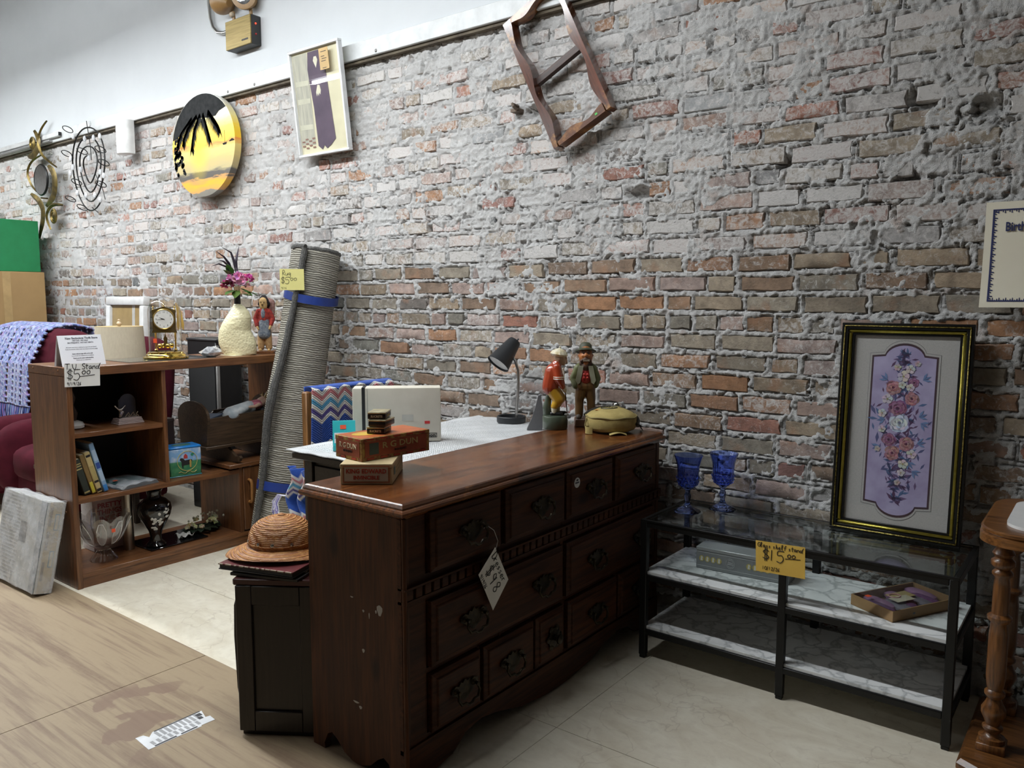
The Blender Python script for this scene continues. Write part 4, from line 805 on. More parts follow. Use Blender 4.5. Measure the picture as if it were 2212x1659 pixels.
def blossom(x, z, r, c):
    for k in range(5): a = k*2*PI/5+fr_.random()*.3; disc_(x+r*.55*math.cos(a), z+r*.55*math.sin(a), r*.46, c, 8, -.0120, .12)
    disc_(x, z, r*.2, (.35, .28, .15), 6, -.0123)
PK = [(.40, .19, .22), (.50, .27, .29), (.20, .06, .12)]; PL = [(.26, .11, .22), (.36, .18, .28), (.12, .04, .11)]; BLW = [(.52, .58, .72), (.68, .72, .82), (.30, .34, .48)]
for x, z, r, c in ((-.030, .515, .026, PK), (.030, .480, .024, PK), (-.012, .445, .030, PL), (-.004, .395, .034, BLW), (-.034, .335, .024, PL), (.022, .325, .026, PK), (-.020, .290, .026, PK), (.034, .535, .018, PL)): rose(x, z, r*1.1, [tuple(min(1, q*1.15) for q in t) for t in c])
for x, z, r in ((.0, .555, .020), (-.002, .525, .013), (.024, .518, .014), (-.046, .475, .018), (-.060, .425, .015), (.020, .58, .016), (-.020, .585, .012), (.042, .600, .010), (.040, .292, .016), (.016, .255, .017), (.012, .225, .013), (-.058, .37, .013), (.002, .19, .010), (-.068, .30, .010)): blossom(x, z, r, (.66, .62, .64) if r > .0125 else (.60, .50, .50))
for x, z, a in ((.055, .42, .4), (.062, .40, -.5), (-.05, .54, 2.5), (.06, .545, .5), (-.05, .405, 3.4), (.055, .33, .2), (.045, .235, -.6), (-.06, .31, 3.6), (.03, .265, -.9)):
    for k in range(3): b_ = a+(k-1)*.6; mb.col((.12, .20, .40) if k % 2 else (.17, .27, .50)); mb.prism([(x, z), (x+.016*math.cos(b_+.25), z+.016*math.sin(b_+.25)), (x+.028*math.cos(b_), z+.028*math.sin(b_)), (x+.016*math.cos(b_-.25), z+.016*math.sin(b_-.25))], .0002, FY(0, -.0113, 0))
mb.build('flower_spray', FCOL, **lf, smooth=False)
MB().box(-fW+.0345, fW-.0345, -.0165, -.0150, .0345, fH-.0345).build('glass', MATS['picture_glass'], **lf, smooth=False)
# goblets
BGL = GLASS('cobalt_glass', (.36, .47, .98), .02, 1.38)
def goblet(label, loc):
    g = thing('goblet', label, 'goblet', loc, (0, 0, 20), 'cobalt goblets on the glass stand'); flute = lambda a, z: 1+.018*math.cos(24*a) if z > .085 else 1+.03*math.cos(12*a)*(z < .03)
    H = .222
    MB().lathe([(.050, 0), (.050, .003), (.040, .008), (.018, .018), (.010, .030), (.009, .040), (.013, .058), (.013, .066), (.009, .074), (.010, .084), (.016, .088)], 48, None, flute).build('stem', BGL, g, local=True)
    MB().lathe([(.012, .088), (.026, .096), (.036, .112), (.041, .130), (.040, .150), (.042, .180), (.049, .205), (.055, .222), (.053, .222), (.047, .205), (.0395, .180), (.037, .150), (.037, .130), (.032, .114), (.022, .100), (0, .096)], 72, None, flute).build('bowl', BGL, g, local=True)
    mb = MB()
    for j in range(3):
        for k in range(14): a = 2*PI*(k+.5*(j % 2))/14; r = (.033, .0385, .0415)[j]; mb.ball((r*math.cos(a), r*math.sin(a), (.108, .120, .134)[j]), .0055, 6, 4)
    mb.build('diamond_pattern', BGL, g, local=True); return g
goblet('cobalt blue stemmed goblet nearer the dresser', (-1.300, 2.80, SZ+.0015)); goblet('cobalt blue stemmed goblet nearer the rose picture', (-1.208, 2.92, SZ+.0015))
# price card on the stand
def card(name, label, cat, m, w_, h_, mat, lines, ink=INK, rot=0, th=.0006):
    c = thing(name, label, cat, m.translation, (0, 0, 0)); MB().prism([(0, 0), (w_, 0), (w_, h_), (0, h_)], th, m).build('card', mat, c, smooth=False)
    for s, x, y, size, wid in lines: pen(MB(), s, m @ T(x, y, th), size, wid).build('handwriting', ink, c)
    return c
card('price_card', 'orange-yellow handwritten price card on the glass shelf stand', 'price card', FY(-.944, 2.5865, .434) @ RZ(2), .165, .106, YPAP, [('Glass shelf stand', .006, .086, .0150, .0010), ('$15', .022, .044, .038, .0014), ('oo', .106, .062, .024, .0012), ('_', .104, .053, .046, .0011), ('10/12/26', .022, .010, .012, .0008)])
# silver tin box with cameos
sb = thing('cameo_box', 'long silver-grey box with a row of gold cameo medallions', 'box', (-1.236, 2.75, .3395), (0, 0, 3.2)); ls = dict(parent=sb, local=True)
SIL = M('silver_grey_card', (.26, .27, .275), (.22, .23, .235), rough=.3, spec=.7); MB().box(0, .345, 0, .088, 0, .070, .002).build('base', SIL, **ls); MB().box(-.001, .346, -.001, .089, .068, .084, .003).build('lid', M('silver_lid', (.36, .37, .375), (.31, .32, .325), rough=.22, spec=.8), **ls)
GC = M('gold_foil', (.62, .52, .16), rough=.35, metal=.4)
for k in range(8):
    x = .022+.0225*k if k < 4 else .172+.030+.0225*(k-4); md = MB().prism([(x+.0095*math.cos(2*PI*i/20), .040+.0115*math.sin(2*PI*i/20)) for i in range(20)], .0006, FY(0, -.0001, 0)).build('medallion', GC, **ls, smooth=False)
    MB().prism([(x-.004, .032), (x+.005, .032), (x+.003, .039), (x+.005, .044), (x+.002, .049), (x-.003, .048), (x-.0035, .040)], .0004, FY(0, -.0008, 0)).build('cameo', M('cameo_white', (.80, .79, .72)), md, local=True, smooth=False)
WI = M('white_print', (.60, .61, .62), rough=.5); mb = MB()
for z in (.012, .064): mb.box(.004, .341, -.0007, .0002, z, z+.0015)
for r in (.012, .016): mb.tube([(.133+r*math.cos(2*PI*k/24), -.0003, .038+r*1.15*math.sin(2*PI*k/24)) for k in range(24)], .0006, 4, True)
mb.box(.124, .142, -.0007, 0, .040, .0425); mb.box(.121, .145, -.0007, 0, .034, .0365); mb.build('print_lines', WI, **ls)
# kraft gift box with clear lid
ga = math.degrees(math.atan2(.251, .140)); gb = thing('gift_box', 'shallow kraft gift box with a clear lid and purple contents', 'box', (-.521, 2.640, .3395), (0, 0, ga)); lg_ = dict(parent=gb, local=True)
KR = M('kraft_card', (.36, .22, .10), (.30, .18, .08), rough=.6); mb = MB(); GL, GW = .285, .168
for a in ((0, GL, 0, .004), (0, GL, GW-.004, GW), (0, .004, .004, GW-.004), (GL-.004, GL, .004, GW-.004)): mb.box(*a, 0, .036)
mb.box(0, GL, 0, GW, 0, .003); mb.build('tray', KR, **lg_, smooth=False)
fr_ = random.Random(9); PC = [M('plum_cloth', (.20, .08, .20), (.12, .05, .13), rough=.7), M('mauve_cloth', (.34, .18, .30), rough=.7), M('grey_cloth', (.20, .19, .22), rough=.7)]
for k in range(8): MB().ball((.03+k*.032, .08+.03*math.sin(k*2), .016), (.026, .06, .012), 12, 8, e=.7).build('contents', PC[k % 3], **lg_)
MB().box(.08, .16, .05, .09, .0355, .0362, m=T(.0, .0, 0)).build('paper_label', M('label_card', (.66, .60, .44), rough=.7), **lg_); MB().box(.10, .19, .075, .12, .0335, .0350).build('leaflet', M('gold_card', (.55, .42, .18), rough=.6), **lg_)
MB().tube([(.115+.020*math.cos(2*PI*k/16), .095+.016*math.sin(2*PI*k/16), .0372) for k in range(16)], .0016, 5, True).build('bracelet', M('pink_cord', (.5, .25, .28)), **lg_)
MB().box(.022, .040, .118, .134, .0386, .0392).build('price_dot', ORST, **lg_); MB().box(.002, GL-.002, .002, GW-.002, .0365, .0373).build('clear_lid', GLASS('clear_acetate', (.97, .97, .98), .0, 1.35, True), **lg_, smooth=False)
# ================================================================ things on and in the television stand
TZ1 = 1.0455
# folded notice
no = thing('notice', 'folded white store notice standing on the television stand', 'notice', (-3.90, 1.72, TZ1), (0, 0, 6)); ln_ = dict(parent=no, local=True)
mb = MB().sheet(lambda u, v: (.028-.034*v, -.105+.21*u, .142*v), 4, 4, .0006); mb.sheet(lambda u, v: (-.040+.034*v, -.105+.21*u, .142*v), 4, 4, .0006); mb.build('sheet', M('notice_paper', (.80, .81, .85), (.78, .79, .83), rough=.8), **ln_)
GRI = M('grey_ink', (.10, .10, .12), rough=.7); tilt = Matrix.Rotation(-math.atan2(.034, .142), 4, 'Y')
for s, z, sz, bd in (('New Beginnings Thrift Store', .128, .0135, .0004), ('NO TAG - NO SALE', .117, .0085, .0002), ('SIN ETIQUETA - NO HAY VENTA', .107, .0085, .0002), ('All items must have a valid price tag to be purchased', .086, .0068, 0), ('Todos los articulos deben tener una etiqueta de precio valida', .077, .0062, 0), ('Items without tags will not be sold', .056, .0070, .0002), ('Los articulos sin etiqueta no se venderan', .047, .0064, 0), ('Thank you for your understanding', .036, .0070, .0002), ('Gracias por su comprension', .027, .0062, 0)):
    x = .028-.034*(z/.142); text(s, sz, wm(no) @ T(x+.0006, 0 if z < .12 else .008, z) @ tilt @ FX(), GRI, no, th=.0002, bold=bd)
card('price_card', 'white handwritten price card on the corner of the television stand', 'price card', FX(-3.7980, 1.596, .958) @ RZ(-2.0), .158, .107, PAPER, [('T.V. Stand', .003, .080, .0255, .0015), ('$5', .008, .034, .046, .0015), ('oo', .075, .056, .034, .0017), ('_', .072, .040, .062, .0015), ('9/19/26', .010, .007, .0145, .0011)])
# anniversary clock
ck = thing('anniversary_clock', 'gold anniversary clock under a glass dome on the television stand', 'clock', (-3.98, 2.185, TZ1), (0, 0, 52)); lk = dict(parent=ck, local=True); GD2 = M('polished_gold', (.83, .60, .16), rough=.12, metal=1); GDB = M('aged_gold', (.42, .29, .09), (.30, .20, .06), rough=.3, metal=.9)
MB().lathe([(0, 0), (.108, 0), (.112, .004), (.112, .010), (.100, .014), (.098, .020), (.092, .026), (.088, .028), (.088, .034), (.080, .038), (0, .038)], 40).build('base', GD2, **lk)
MB().lathe([(.080, .038), (.080, .235), (.077, .265), (.066, .290), (.046, .310), (.022, .320), (0, .3225), (0, .3205), (.021, .318), (.045, .308), (.0645, .2885), (.0755, .2645), (.0785, .235), (.0785, .038)], 40).build('glass_dome', GLASS('dome_glass', (1, 1, 1), 0, 1.3, True), **lk)
for x in (-.048, .048): MB().lathe([(.008, .038), (.008, .046), (.0045, .050), (.0045, .130), (.007, .134), (.007, .140)], 14, T(x, .01, 0)).build('column', GD2, **lk)
dl = MB().lathe([(0, 0), (.052, 0), (.054, .006), (.050, .010), (.047, .007)], 40, FY(0, -.015, .205)).build('dial_case', GDB, **lk)
fc_ = MB().lathe([(.0475, 0), (.0475, .0078), (0, .0078)], 40, FY(0, -.015, .205)).build('dial', M('dial_white', (.86, .85, .80), rough=.4), dl, local=True)
for k in range(12):
    a = R(90-30*k); text(str(12 if k == 0 else k), .0115, wm(ck) @ FY(.037*math.cos(a), -.0232, .205+.037*math.sin(a)), INK, fc_, 'numeral', th=.0002)
for a, L, w_ in ((R(157), .026, .0022), (R(183), .036, .0016)): MB().prism([(0, -w_), (L, 0), (0, w_), (-.006, 0)], .0006, FY(0, -.0235, .205) @ Matrix.Rotation(a, 4, 'Z')).build('hand', INK, dl, local=True, smooth=False)
mb = MB(); mb.prism([(-.062, .135), (.062, .135), (.056, .150), (.056, .235), (.060, .250), (.040, .258), (.015, .266), (0, .270), (-.015, .266), (-.040, .258), (-.060, .250), (-.056, .235), (-.056, .150)], .006, FY(0, -.008, 0)); mb.build('movement_plate', GDB, **lk)
for x, z in ((0, .266), (-.052, .250), (.052, .250)): MB().lathe([(.004, 0), (.005, .006), (.002, .010), (.006, .016), (.003, .022), (0, .028)], 10, T(x, -.010, z)).build('finial', GDB, **lk)
pd = MB().cyl((0, .008, .062), (0, .008, .135), .0015, n=8).build('pendulum_rod', GD2, **lk)
for k in range(4): a = k*PI/2+.5; MB().ball((.030*math.cos(a), .008+.030*math.sin(a), .066), .0125, 16, 10).build('pendulum_ball', GD2, pd, local=True)
MB().prism([(-.012, .05), (.012, .05), (.008, .066), (.010, .09), (.003, .10), (0, .12), (-.004, .10), (-.010, .09), (-.007, .066)], .004, FY(0, .006, .015)).build('pendulum_scroll', GDB, **lk)
MB().sheet(lambda u, v: (.0815*math.sin(-.62+.26*u), -.0815*math.cos(-.62+.26*u), .085+.022*v), 6, 2, .0004).build('price_dot', ORST, **lk)
mb = MB(); fr_ = random.Random(4)
for k in range(26): dx = fr_.uniform(-.018, .018); mb.tube([(.050+dx*.3, .072, .290), (.062+dx*.6, .078, .24), (.066+dx, .080+dx*.3, .165+fr_.uniform(-.02, .01))], .0022, 5)
mb.build('gold_tassel', M('gold_thread', (.66, .43, .09), rough=.45, sheen=.3), **lk)
# glass sheet under the clock
o = MB().box(-4.16, -3.86, 1.93, 2.40, TZ1-.0003, TZ1+.0022).build('glass_sheet', M('smoked_sheet', (.10, .11, .11), rough=.05, spec=.9), smooth=False); rebase(o, (-4.01, 2.165, TZ1)); tag(o, 'thin dark glass sheet under the anniversary clock', 'glass sheet'); ck.location.z += .0024
# crystal piece
fr_ = random.Random(8); mb = MB(); rings = []
for j, (r, z) in enumerate(((.018, .002), (.036, .012), (.050, .026), (.036, .044), (.014, .056))): rings.append([(r*.7*math.cos(2*PI*k/12)*fr_.uniform(.85, 1.15), r*1.45*math.sin(2*PI*k/12)*fr_.uniform(.85, 1.15), z+fr_.uniform(-.004, .004)) for k in range(12)])
o = mb.loft(rings).build('crystal_dish', M('cut_crystal', (.86, .88, .90), (.35, .37, .40), scale=55, rough=.06, spec=1, metal=.35), smooth=False); o.location = (-3.90, 2.400, TZ1); tag(o, 'faceted clear crystal piece beside the cream vase', 'ornament')
# cream hammered vase with flowers
va = thing('cream_vase', 'lopsided hammered cream vase on the television stand, holding flowers', 'vase', (-3.95, 2.60, TZ1)); rings = []
# silhouette as (height, left, right) measured along the direction e that the stand top shows us
prof = [(.000, -.073, .088), (.006, -.083, .096), (.026, -.096, .099), (.060, -.110, .099), (.096, -.112, .088), (.138, -.105, .068), (.178, -.086, .071), (.210, -.066, .073), (.243, -.043, .062), (.268, -.028, .042), (.285, -.020, .022)]
PR = [(TZ1+h, (l+r)/2, (r-l)/2) for h, l, r in prof]; ex_, ey_ = .79, .61
def prs(t):
    t *= len(PR)-1; a = min(int(t), len(PR)-2); q = t-a; q = q*q*(3-2*q); return [PR[a][k]*(1-q)+PR[a+1][k]*q for k in range(3)]
for i in range(41):
    z, c, r = prs(i/40); rr = min(r, .080)*.9; ring = []
    for k in range(44):
        w_ = 1+.003*math.sin(k*2.3+i*2.1); u_ = c+r*math.sin(2*PI*k/44)*w_; v_ = rr*math.cos(2*PI*k/44)*w_; ring.append((-3.95+ex_*u_-ey_*v_, 2.60+ey_*u_+ex_*v_, z))
    rings.append(ring)
mb = MB().loft(rings); CRV = M('cream_ceramic', (.80, .74, .48), (.74, .67, .42), scale=5, rough=.35, bump=.0)
nt = CRV.node_tree; b_ = nt.nodes['Principled BSDF']; vo = N(nt, 'ShaderNodeTexVoronoi'); vo.inputs['Scale'].default_value = 85; nt.links.new(coords(nt, (1, 1, 1), 'obj'), vo.inputs['Vector']); bumpn(nt, b_, vo.outputs['Distance'], .6, .004)
mb.build('body', CRV, va); zt, ct, rt = PR[-1][0], 2.60+ey_*PR[-1][1], .02; MB().lathe([(.018, 0), (.017, .06), (.0145, .06), (.0145, .0)], 20, T(-3.95, ct, zt-.006)).build('neck_sleeve', M('black_satin', (.03, .03, .03), rough=.35), va)
MB().box(-4.02, -3.88, 2.52, 2.66, TZ1-.0002, TZ1+.001).build('paper_mat', M('mat_paper', (.75, .73, .55)), va)
fo = thing('flower_bunch', 'pink peony bunch with dark plumes in the cream vase', 'flowers', (-3.95, ct, zt+.055)); lo_ = dict(parent=fo, local=True); fr_ = random.Random(12)
def petals(c, r, cols, n, squash=.8):
    mb = MB()
    for i in range(n):
        q = (i+.5)/n; th = fr_.uniform(0, 2*PI); ph = math.acos(1-1.6*q); rr = r*(.45+.55*q); d = Vector((math.sin(ph)*math.cos(th), math.sin(ph)*math.sin(th), math.cos(ph)*squash)); s = r*fr_.uniform(.42, .6)
        m = T(*(Vector(c)+d*rr*.7)) @ d.to_track_quat('Z', 'Y').to_matrix().to_4x4() @ RZ(fr_.uniform(0, 360)) @ RX(fr_.uniform(20, 50)); mb.col(tuple(v*fr_.uniform(.75, 1.2) for v in fr_.choice(cols)))
        mb.sheet(lambda u, v: ((u-.5)*s*(1-.35*abs(v-.5)*2), (v-.5)*s*1.1, .25*s*((u-.5)**2+(v-.5)**2)*4-.05*s), 4, 4, .0006, m)
    return mb
PET = VCOL('petal', .55, sheen=.2)
petals((.015, -.012, .088), .062, [(.78, .30, .54), (.85, .52, .68), (.70, .20, .45)], 46).build('peony', PET, **lo_); petals((.035, .045, .090), .044, [(.55, .04, .25), (.65, .08, .33)], 20).build('peony', PET, **lo_); petals((.0, -.060, .055), .042, [(.38, .015, .08), (.55, .05, .2), (.28, .01, .05)], 20).build('peony', PET, **lo_); petals((.03, .045, .050), .026, [(.72, .50, .45), (.60, .32, .30)], 16).build('bud', PET, **lo_); petals((.035, .01, .05), .020, [(.80, .66, .66)], 10).build('bud', PET, **lo_)
LFM = VCOL('leaf_green', .5)
def leaf(c, d, L, w_, cols, name='leaf'):
    d = Vector(d).normalized(); m = T(*c) @ d.to_track_quat('Y', 'Z').to_matrix().to_4x4(); mb = MB().col(tuple(v*fr_.uniform(.7, 1.25) for v in cols))
    mb.sheet(lambda u, v: ((u-.5)*w_*math.sin(PI*(.06+.92*v)), v*L, -.25*L*v*v+.12*w_*abs(u-.5)), 4, 7, .0007, m); return mb.build(name, LFM, **lo_)
for c, d in (((0, -.02, .09), (.1, -.6, .6)), ((0, -.03, .10), (.2, -.35, .85)), ((.0, -.03, .06), (.3, -1, .25)), ((.02, .01, .03), (.6, .3, -.2)), ((.02, -.01, .02), (.5, -.5, -.25)), ((.02, .03, .02), (.4, .8, -.15)), ((.02, 0, .0), (.8, .1, .1)), ((0, .03, .05), (-.2, .8, .5)), ((.02, -.03, .02), (.3, -.9, -.1)), ((.02, .02, .01), (.6, .6, .1))): leaf(c, d, .078, .046, (.07, .17, .035))
DPL = M('dark_plume', (.045, .030, .055), (.025, .018, .03), rough=.7)
for p in ([(0, -.02, .08), (0, -.06, .15), (-.01, -.10, .165), (-.01, -.145, .150)], [(0, -.01, .1), (0, -.045, .17), (0, -.075, .205), (0, -.125, .235)], [(0, 0, .1), (0, -.015, .19), (0, -.03, .23), (0, -.085, .255)], [(0, .01, .1), (0, .0, .18), (0, .01, .22), (0, .022, .265)], [(0, -.01, .1), (0, -.05, .16), (0, -.08, .18), (0, -.11, .185)]):
    MB().tube(p, [.002, .011, .008, .0012], 7, flat=.5).build('plume', DPL, **lo_)
mb = MB(); [mb.tube([(0, .004*k-.008, -.045), (.004*(k-2), .008*(k-2), .06)], .002, 6) for k in range(5)]; mb.build('stems', M('stem_green', (.06, .12, .03)), **lo_)
# folk doll
fd = thing('folk_doll', 'small cloth folk doll in a red jacket and plaid trousers, carrying a bundle', 'doll', (-3.955, 2.775, TZ1), (0, 0, 42)); ld = dict(parent=fd, local=True)
MB().box(-.045, .060, -.040, .040, 0, .015, .002).build('base', TVY, **ld); SKN = M('doll_skin', (.66, .43, .18), rough=.7); PLD = M('tan_plaid', (.52, .33, .15), (.36, .2, .09), scale=70, rough=.9); 
blob('trousers', [((-.022, 0, .035), (-.019, 0, .125), .019, .020), ((.024, 0, .035), (.020, 0, .125), .019, .020), ((-.015, 0, .125), (.015, 0, .125), .022, .022)], PLD, fd, .004)
blob('apron', [((-.006, -.008, .110), (-.002, -.006, .185), .030, .026), ((.010, -.006, .110), (.006, -.004, .185), .030, .026)], M('blue_check_cloth', (.11, .14, .20), (.30, .33, .36), scale=90, rough=.9), fd, .004)
blob('jacket', [((0, 0, .188), (0, .004, .245), .031, .026), ((-.030, 0, .243), (-.048, -.002, .200), .015, .014), ((-.048, -.002, .2), (-.036, -.022, .160), .014, .012), ((.030, 0, .243), (.050, -.002, .200), .015, .014), ((.050, -.002, .2), (.042, -.022, .165), .014, .012)], M('red_woven', (.42, .045, .03), (.18, .02, .02), scale=80, rough=.9), fd, .0035)
MB().ball((0, -.022, .228), (.012, .012, .03), 10, 8).build('shirt', MATS['blue_check_cloth'], **ld); blob('hands', [((-.033, -.028, .152), (-.026, -.032, .140), .008, .006), ((.041, -.028, .157), (.036, -.034, .142), .008, .006), ((-.022, -.006, .018), (-.024, -.020, .019), .010, .009), ((.024, -.006, .018), (.026, -.020, .019), .010, .009)], SKN, fd, .003)
blob('head', [((0, -.006, .272), (0, -.008, .300), .022, .024)], SKN, fd, .003, balls=[((0, -.031, .286), .006), ((0, -.002, .255), .013)])
blob('headscarf', [((0, .004, .300), (0, .008, .318), .030, .020), ((-.02, .010, .285), (.02, .012, .285), .016, .016), ((0, .018, .27), (0, .020, .24), .018, .012)], M('dark_scarf', (.018, .012, .012), rough=.9), fd, .0035)
mb = MB(); [mb.box(x-.004, x+.004, -.0345, -.030, z, z+.002) for x, z in ((-.009, .294), (.009, .294), (0, .276))]; mb.build('face_marks', INK, **ld)
blob('bundle', [((.022, .034, .200), (.030, .038, .300), .017, .016), ((.042, .036, .225), (.046, .038, .290), .012, .012), ((.02, .036, .31), (.045, .036, .30), .012, .01)], M('bundle_cloth', (.34, .20, .18), (.18, .09, .07), scale=60, rough=.9), fd, .004)
mb = MB(); [mb.tube([(.035, .034, .20+.012*k), (.062+.004*(k % 3), .036, .215+.016*k)], .0018, 5) for k in range(6)]; mb.build('twigs', M('straw', (.5, .36, .16)), **ld)
# ---- upper bay
dw = thing('driftwood_figure', 'twisted dark carving on a white round base, in the upper bay', 'ornament', (-3.975, 1.705, .7355)); MB().lathe([(.030, 0), (.042, .006), (.044, .018), (.036, .032), (.018, .040), (0, .042)], 24).build('base', M('white_stone', (.62, .61, .58), rough=.35), dw, local=True)
MB().tube([(0, -.005, .035), (.004, .0, .075), (-.002, -.010, .115), (.004, -.004, .150), (0, -.010, .185), (0, -.004, .205)], [.012, .016, .011, .014, .009, .004], 10).build('carving', M('dark_carving', (.06, .04, .028), rough=.5), dw, local=True)
bo = thing('bird_ornament', 'silver bird ornament with a smoked arch on a pink stepped base', 'ornament', (-3.955, 1.952, .7355)); lb = dict(parent=bo, local=True)
for k in range(4): MB().box(-.040+.002*k, .040-.002*k, -.066+.003*k, .066-.003*k, .0075*k, .0075*k+.0065, .001).build('base_step', M('pink_stone', (.55, .44, .41), rough=.4), **lb)
MB().prism([(-.042, .03), (.042, .03), (.042, .105)]+[(.042*math.cos(R(a)), .105+.042*math.sin(R(a))) for a in range(15, 180, 15)]+[(-.042, .105)], .010, FX(-.020, .008, 0)).build('smoked_arch', M('smoked_acrylic', (.045, .042, .038), rough=.2), **lb)
blob('bird', [((.018, -.045, .042), (.020, -.030, .062), .008, .006), ((.020, -.046, .070), (.020, -.070, .095), .005, .004), ((.020, -.040, .070), (.020, -.018, .092), .005, .004), ((.02, -.046, .05), (.02, -.042, .075), .006, .006)], M('silver_cast', (.6, .58, .55), rough=.2, metal=1), bo, .0028)
fr_ = random.Random(2); mb = MB(); mb.tube([(.022, -.02+.008*k, .036+.010*(k % 3)) for k in range(9)], .0018, 5); mb.tube([(.026, -.01+.008*k, .034+.009*((k+1) % 2)) for k in range(8)], .0016, 5); mb.build('twig', M('gilt_wire', (.5, .42, .30), rough=.3, metal=.8), **lb)
# ---- books
def book(label, y, w_, h_, dpt, cov, bands, lean=14.5, x=-3.855):
    b = thing('book', label, 'book', (x, y, .4290+w_*math.sin(R(lean))), (lean, 0, 0), 'books leaning in the television stand'); lb2 = dict(parent=b, local=True)
    MB().box(-dpt, 0, -w_, 0, 0, h_, .003).build('cover', cov, **lb2); MB().box(-dpt-.001, -.004, -w_+.003, -.003, .004, h_+.0008).build('pages', M('book_pages', (.62, .55, .40), (.52, .45, .32), scale=200, stretch=(.1, 6, .1), rough=.9), **lb2)
    for z0, z1, m_ in bands: MB().box(-.0004, .0009, -w_+.003, -.003, h_*z0, h_*z1).build('spine_band', m_, **lb2)
    return b
GIL = M('gilt_print', (.45, .36, .14), rough=.5); WPR = M('white_block', (.75, .76, .78)); BPR = M('blue_block', (.03, .08, .35)); YBL = M('yellow_block', (.62, .52, .05))
book('dark green hardback leaning against the stand side', 1.712, .032, .178, .13, M('dark_green_cloth', (.030, .036, .026), rough=.8), [(.80, .83, GIL), (.86, .89, GIL), (.72, .75, GIL), (.05, .09, GIL)])
book('brown hardback with a yellow lower spine, second in the leaning row', 1.737, .021, .200, .13, M('brown_cloth', (.24, .15, .05), rough=.8), [(.03, .30, YBL)])
book('cream hardback with dark spine lettering, third in the leaning row', 1.766, .026, .210, .135, M('cream_cloth', (.58, .46, .22), (.50, .39, .17), rough=.75), [(.88, .93, INK), (.25, .30, INK), (.32, .66, GIL), (.04, .10, INK)])
book('tall light blue book, rightmost of the leaning row', 1.796, .024, .252, .15, M('light_blue_cover', (.26, .44, .68), rough=.4), [(.48, .60, BPR), (.02, .14, M('mid_blue', (.05, .26, .66))), (.64, .86, M('faint_blue', (.45, .60, .78))), (.22, .44, M('faint_blue', (.45, .60, .78)))])
# plastic wrapped flat pack
pk = thing('plastic_packet', 'flat plastic-wrapped packet of teal and grey sheets on the shelf', 'packet', (-3.93, 1.952, .4285), (0, 0, 8)); lk2 = dict(parent=pk, local=True)
for k in range(5): MB().box(-.105, .090, -.125+.002*k, .082-.003*k, .004*k, .004*k+.0034).build('sheet', M('grey_sheet%d' % (k % 2), ((.24, .27, .29), (.30, .33, .34))[k % 2], rough=.6), **lk2)
MB().box(-.105, .030, -.115, .05, .020, .0225).build('teal_sheet', M('teal_print', (.035, .12, .12), (.02, .07, .08), rough=.5), **lk2)
MB().sheet(lambda u, v: (-.115+.235*v, -.132+.217*u, .026-.016*(abs(u-.5)*2)**4+.004*math.sin(u*17+v*9)*math.sin(v*11)+0*v), 26, 20, .0006).build('film', FILM('clear_film', .16), **lk2)
MB().box(-.02, .0, -.10, -.08, .0245, .0252, m=T(0, 0, .006)).build('price_dot', ORST, **lk2)
# horse tin
ti = thing('horse_tin', 'blue square tin with a black horse and red barn picture', 'tin', (-3.868, 2.205, .4285), (0, 0, -9)); lt = dict(parent=ti, local=True)
def tinm():
    m, nt, b = _nodes('tin_print'); b.inputs['Roughness'].default_value = .3; tc = N(nt, 'ShaderNodeTexCoord'); sp = N(nt, 'ShaderNodeSeparateXYZ'); nt.links.new(tc.outputs['Object'], sp.inputs[0]); v = coords(nt, (1, 1, 1), 'obj')
    sky = mixc(nt, ramp(nt, noise(nt, v, 22, 4), .45, .65), (.22, .42, .70), (.60, .66, .74)); grass = mixc(nt, ramp(nt, noise(nt, v, 40, 4), .4, .6), (.04, .20, .10), (.08, .28, .12)); col = mixc(nt, ramp(nt, sp.outputs[2], .078, .085), grass, sky); nt.links.new(col, b.inputs['Base Color']); return m
MB().box(-.115, 0, -.083, .083, .002, .150, .006).build('body', tinm(), **lt); BRT = M('bright_blue_tin', (.02, .24, .70), rough=.3); MB().box(-.117, .002, -.085, .085, .148, .160, .005).build('lid', BRT, **lt); MB().box(-.1155, .0008, -.084, .084, 0, .006, .002).build('rim', M('teal_rim', (.10, .36, .42), rough=.3), **lt)
MB().prism([(-.05+.05*math.cos(2*PI*k/20)+.05, -.058+.035*math.sin(2*PI*k/20)) for k in range(20)], .001, T(0, 0, .1595) @ Matrix(((0, 1, 0, 0), (1, 0, 0, 0), (0, 0, 1, 0), (0, 0, 0, 1)))).build('lid_picture', M('lid_green', (.06, .18, .14)), **lt, smooth=False)
ROPE = M('rope_yellow', (.62, .52, .16), rough=.5); mb = MB(); mb.tube([(.0012, .008+.052*math.cos(2*PI*k/36), .082+.052*math.sin(2*PI*k/36)) for k in range(36)], .0016, 5, True); mb.tube([(.0012, -.04+.012*k, .022+.006*math.sin(k*1.7)) for k in range(9)], .0016, 5); mb.build('rope_ring', ROPE, **lt)
MB().prism([(-.030, .062), (-.026, .045), (-.022, .045), (-.021, .060), (.012, .062), (.016, .045), (.021, .045), (.021, .070), (.026, .082), (.022, .088), (-.012, .086), (-.022, .098), (-.034, .100), (-.040, .090), (-.034, .086), (-.030, .078)], .0008, FX(.0004, .008, 0)).build('horse_print', INK, **lt, smooth=False)
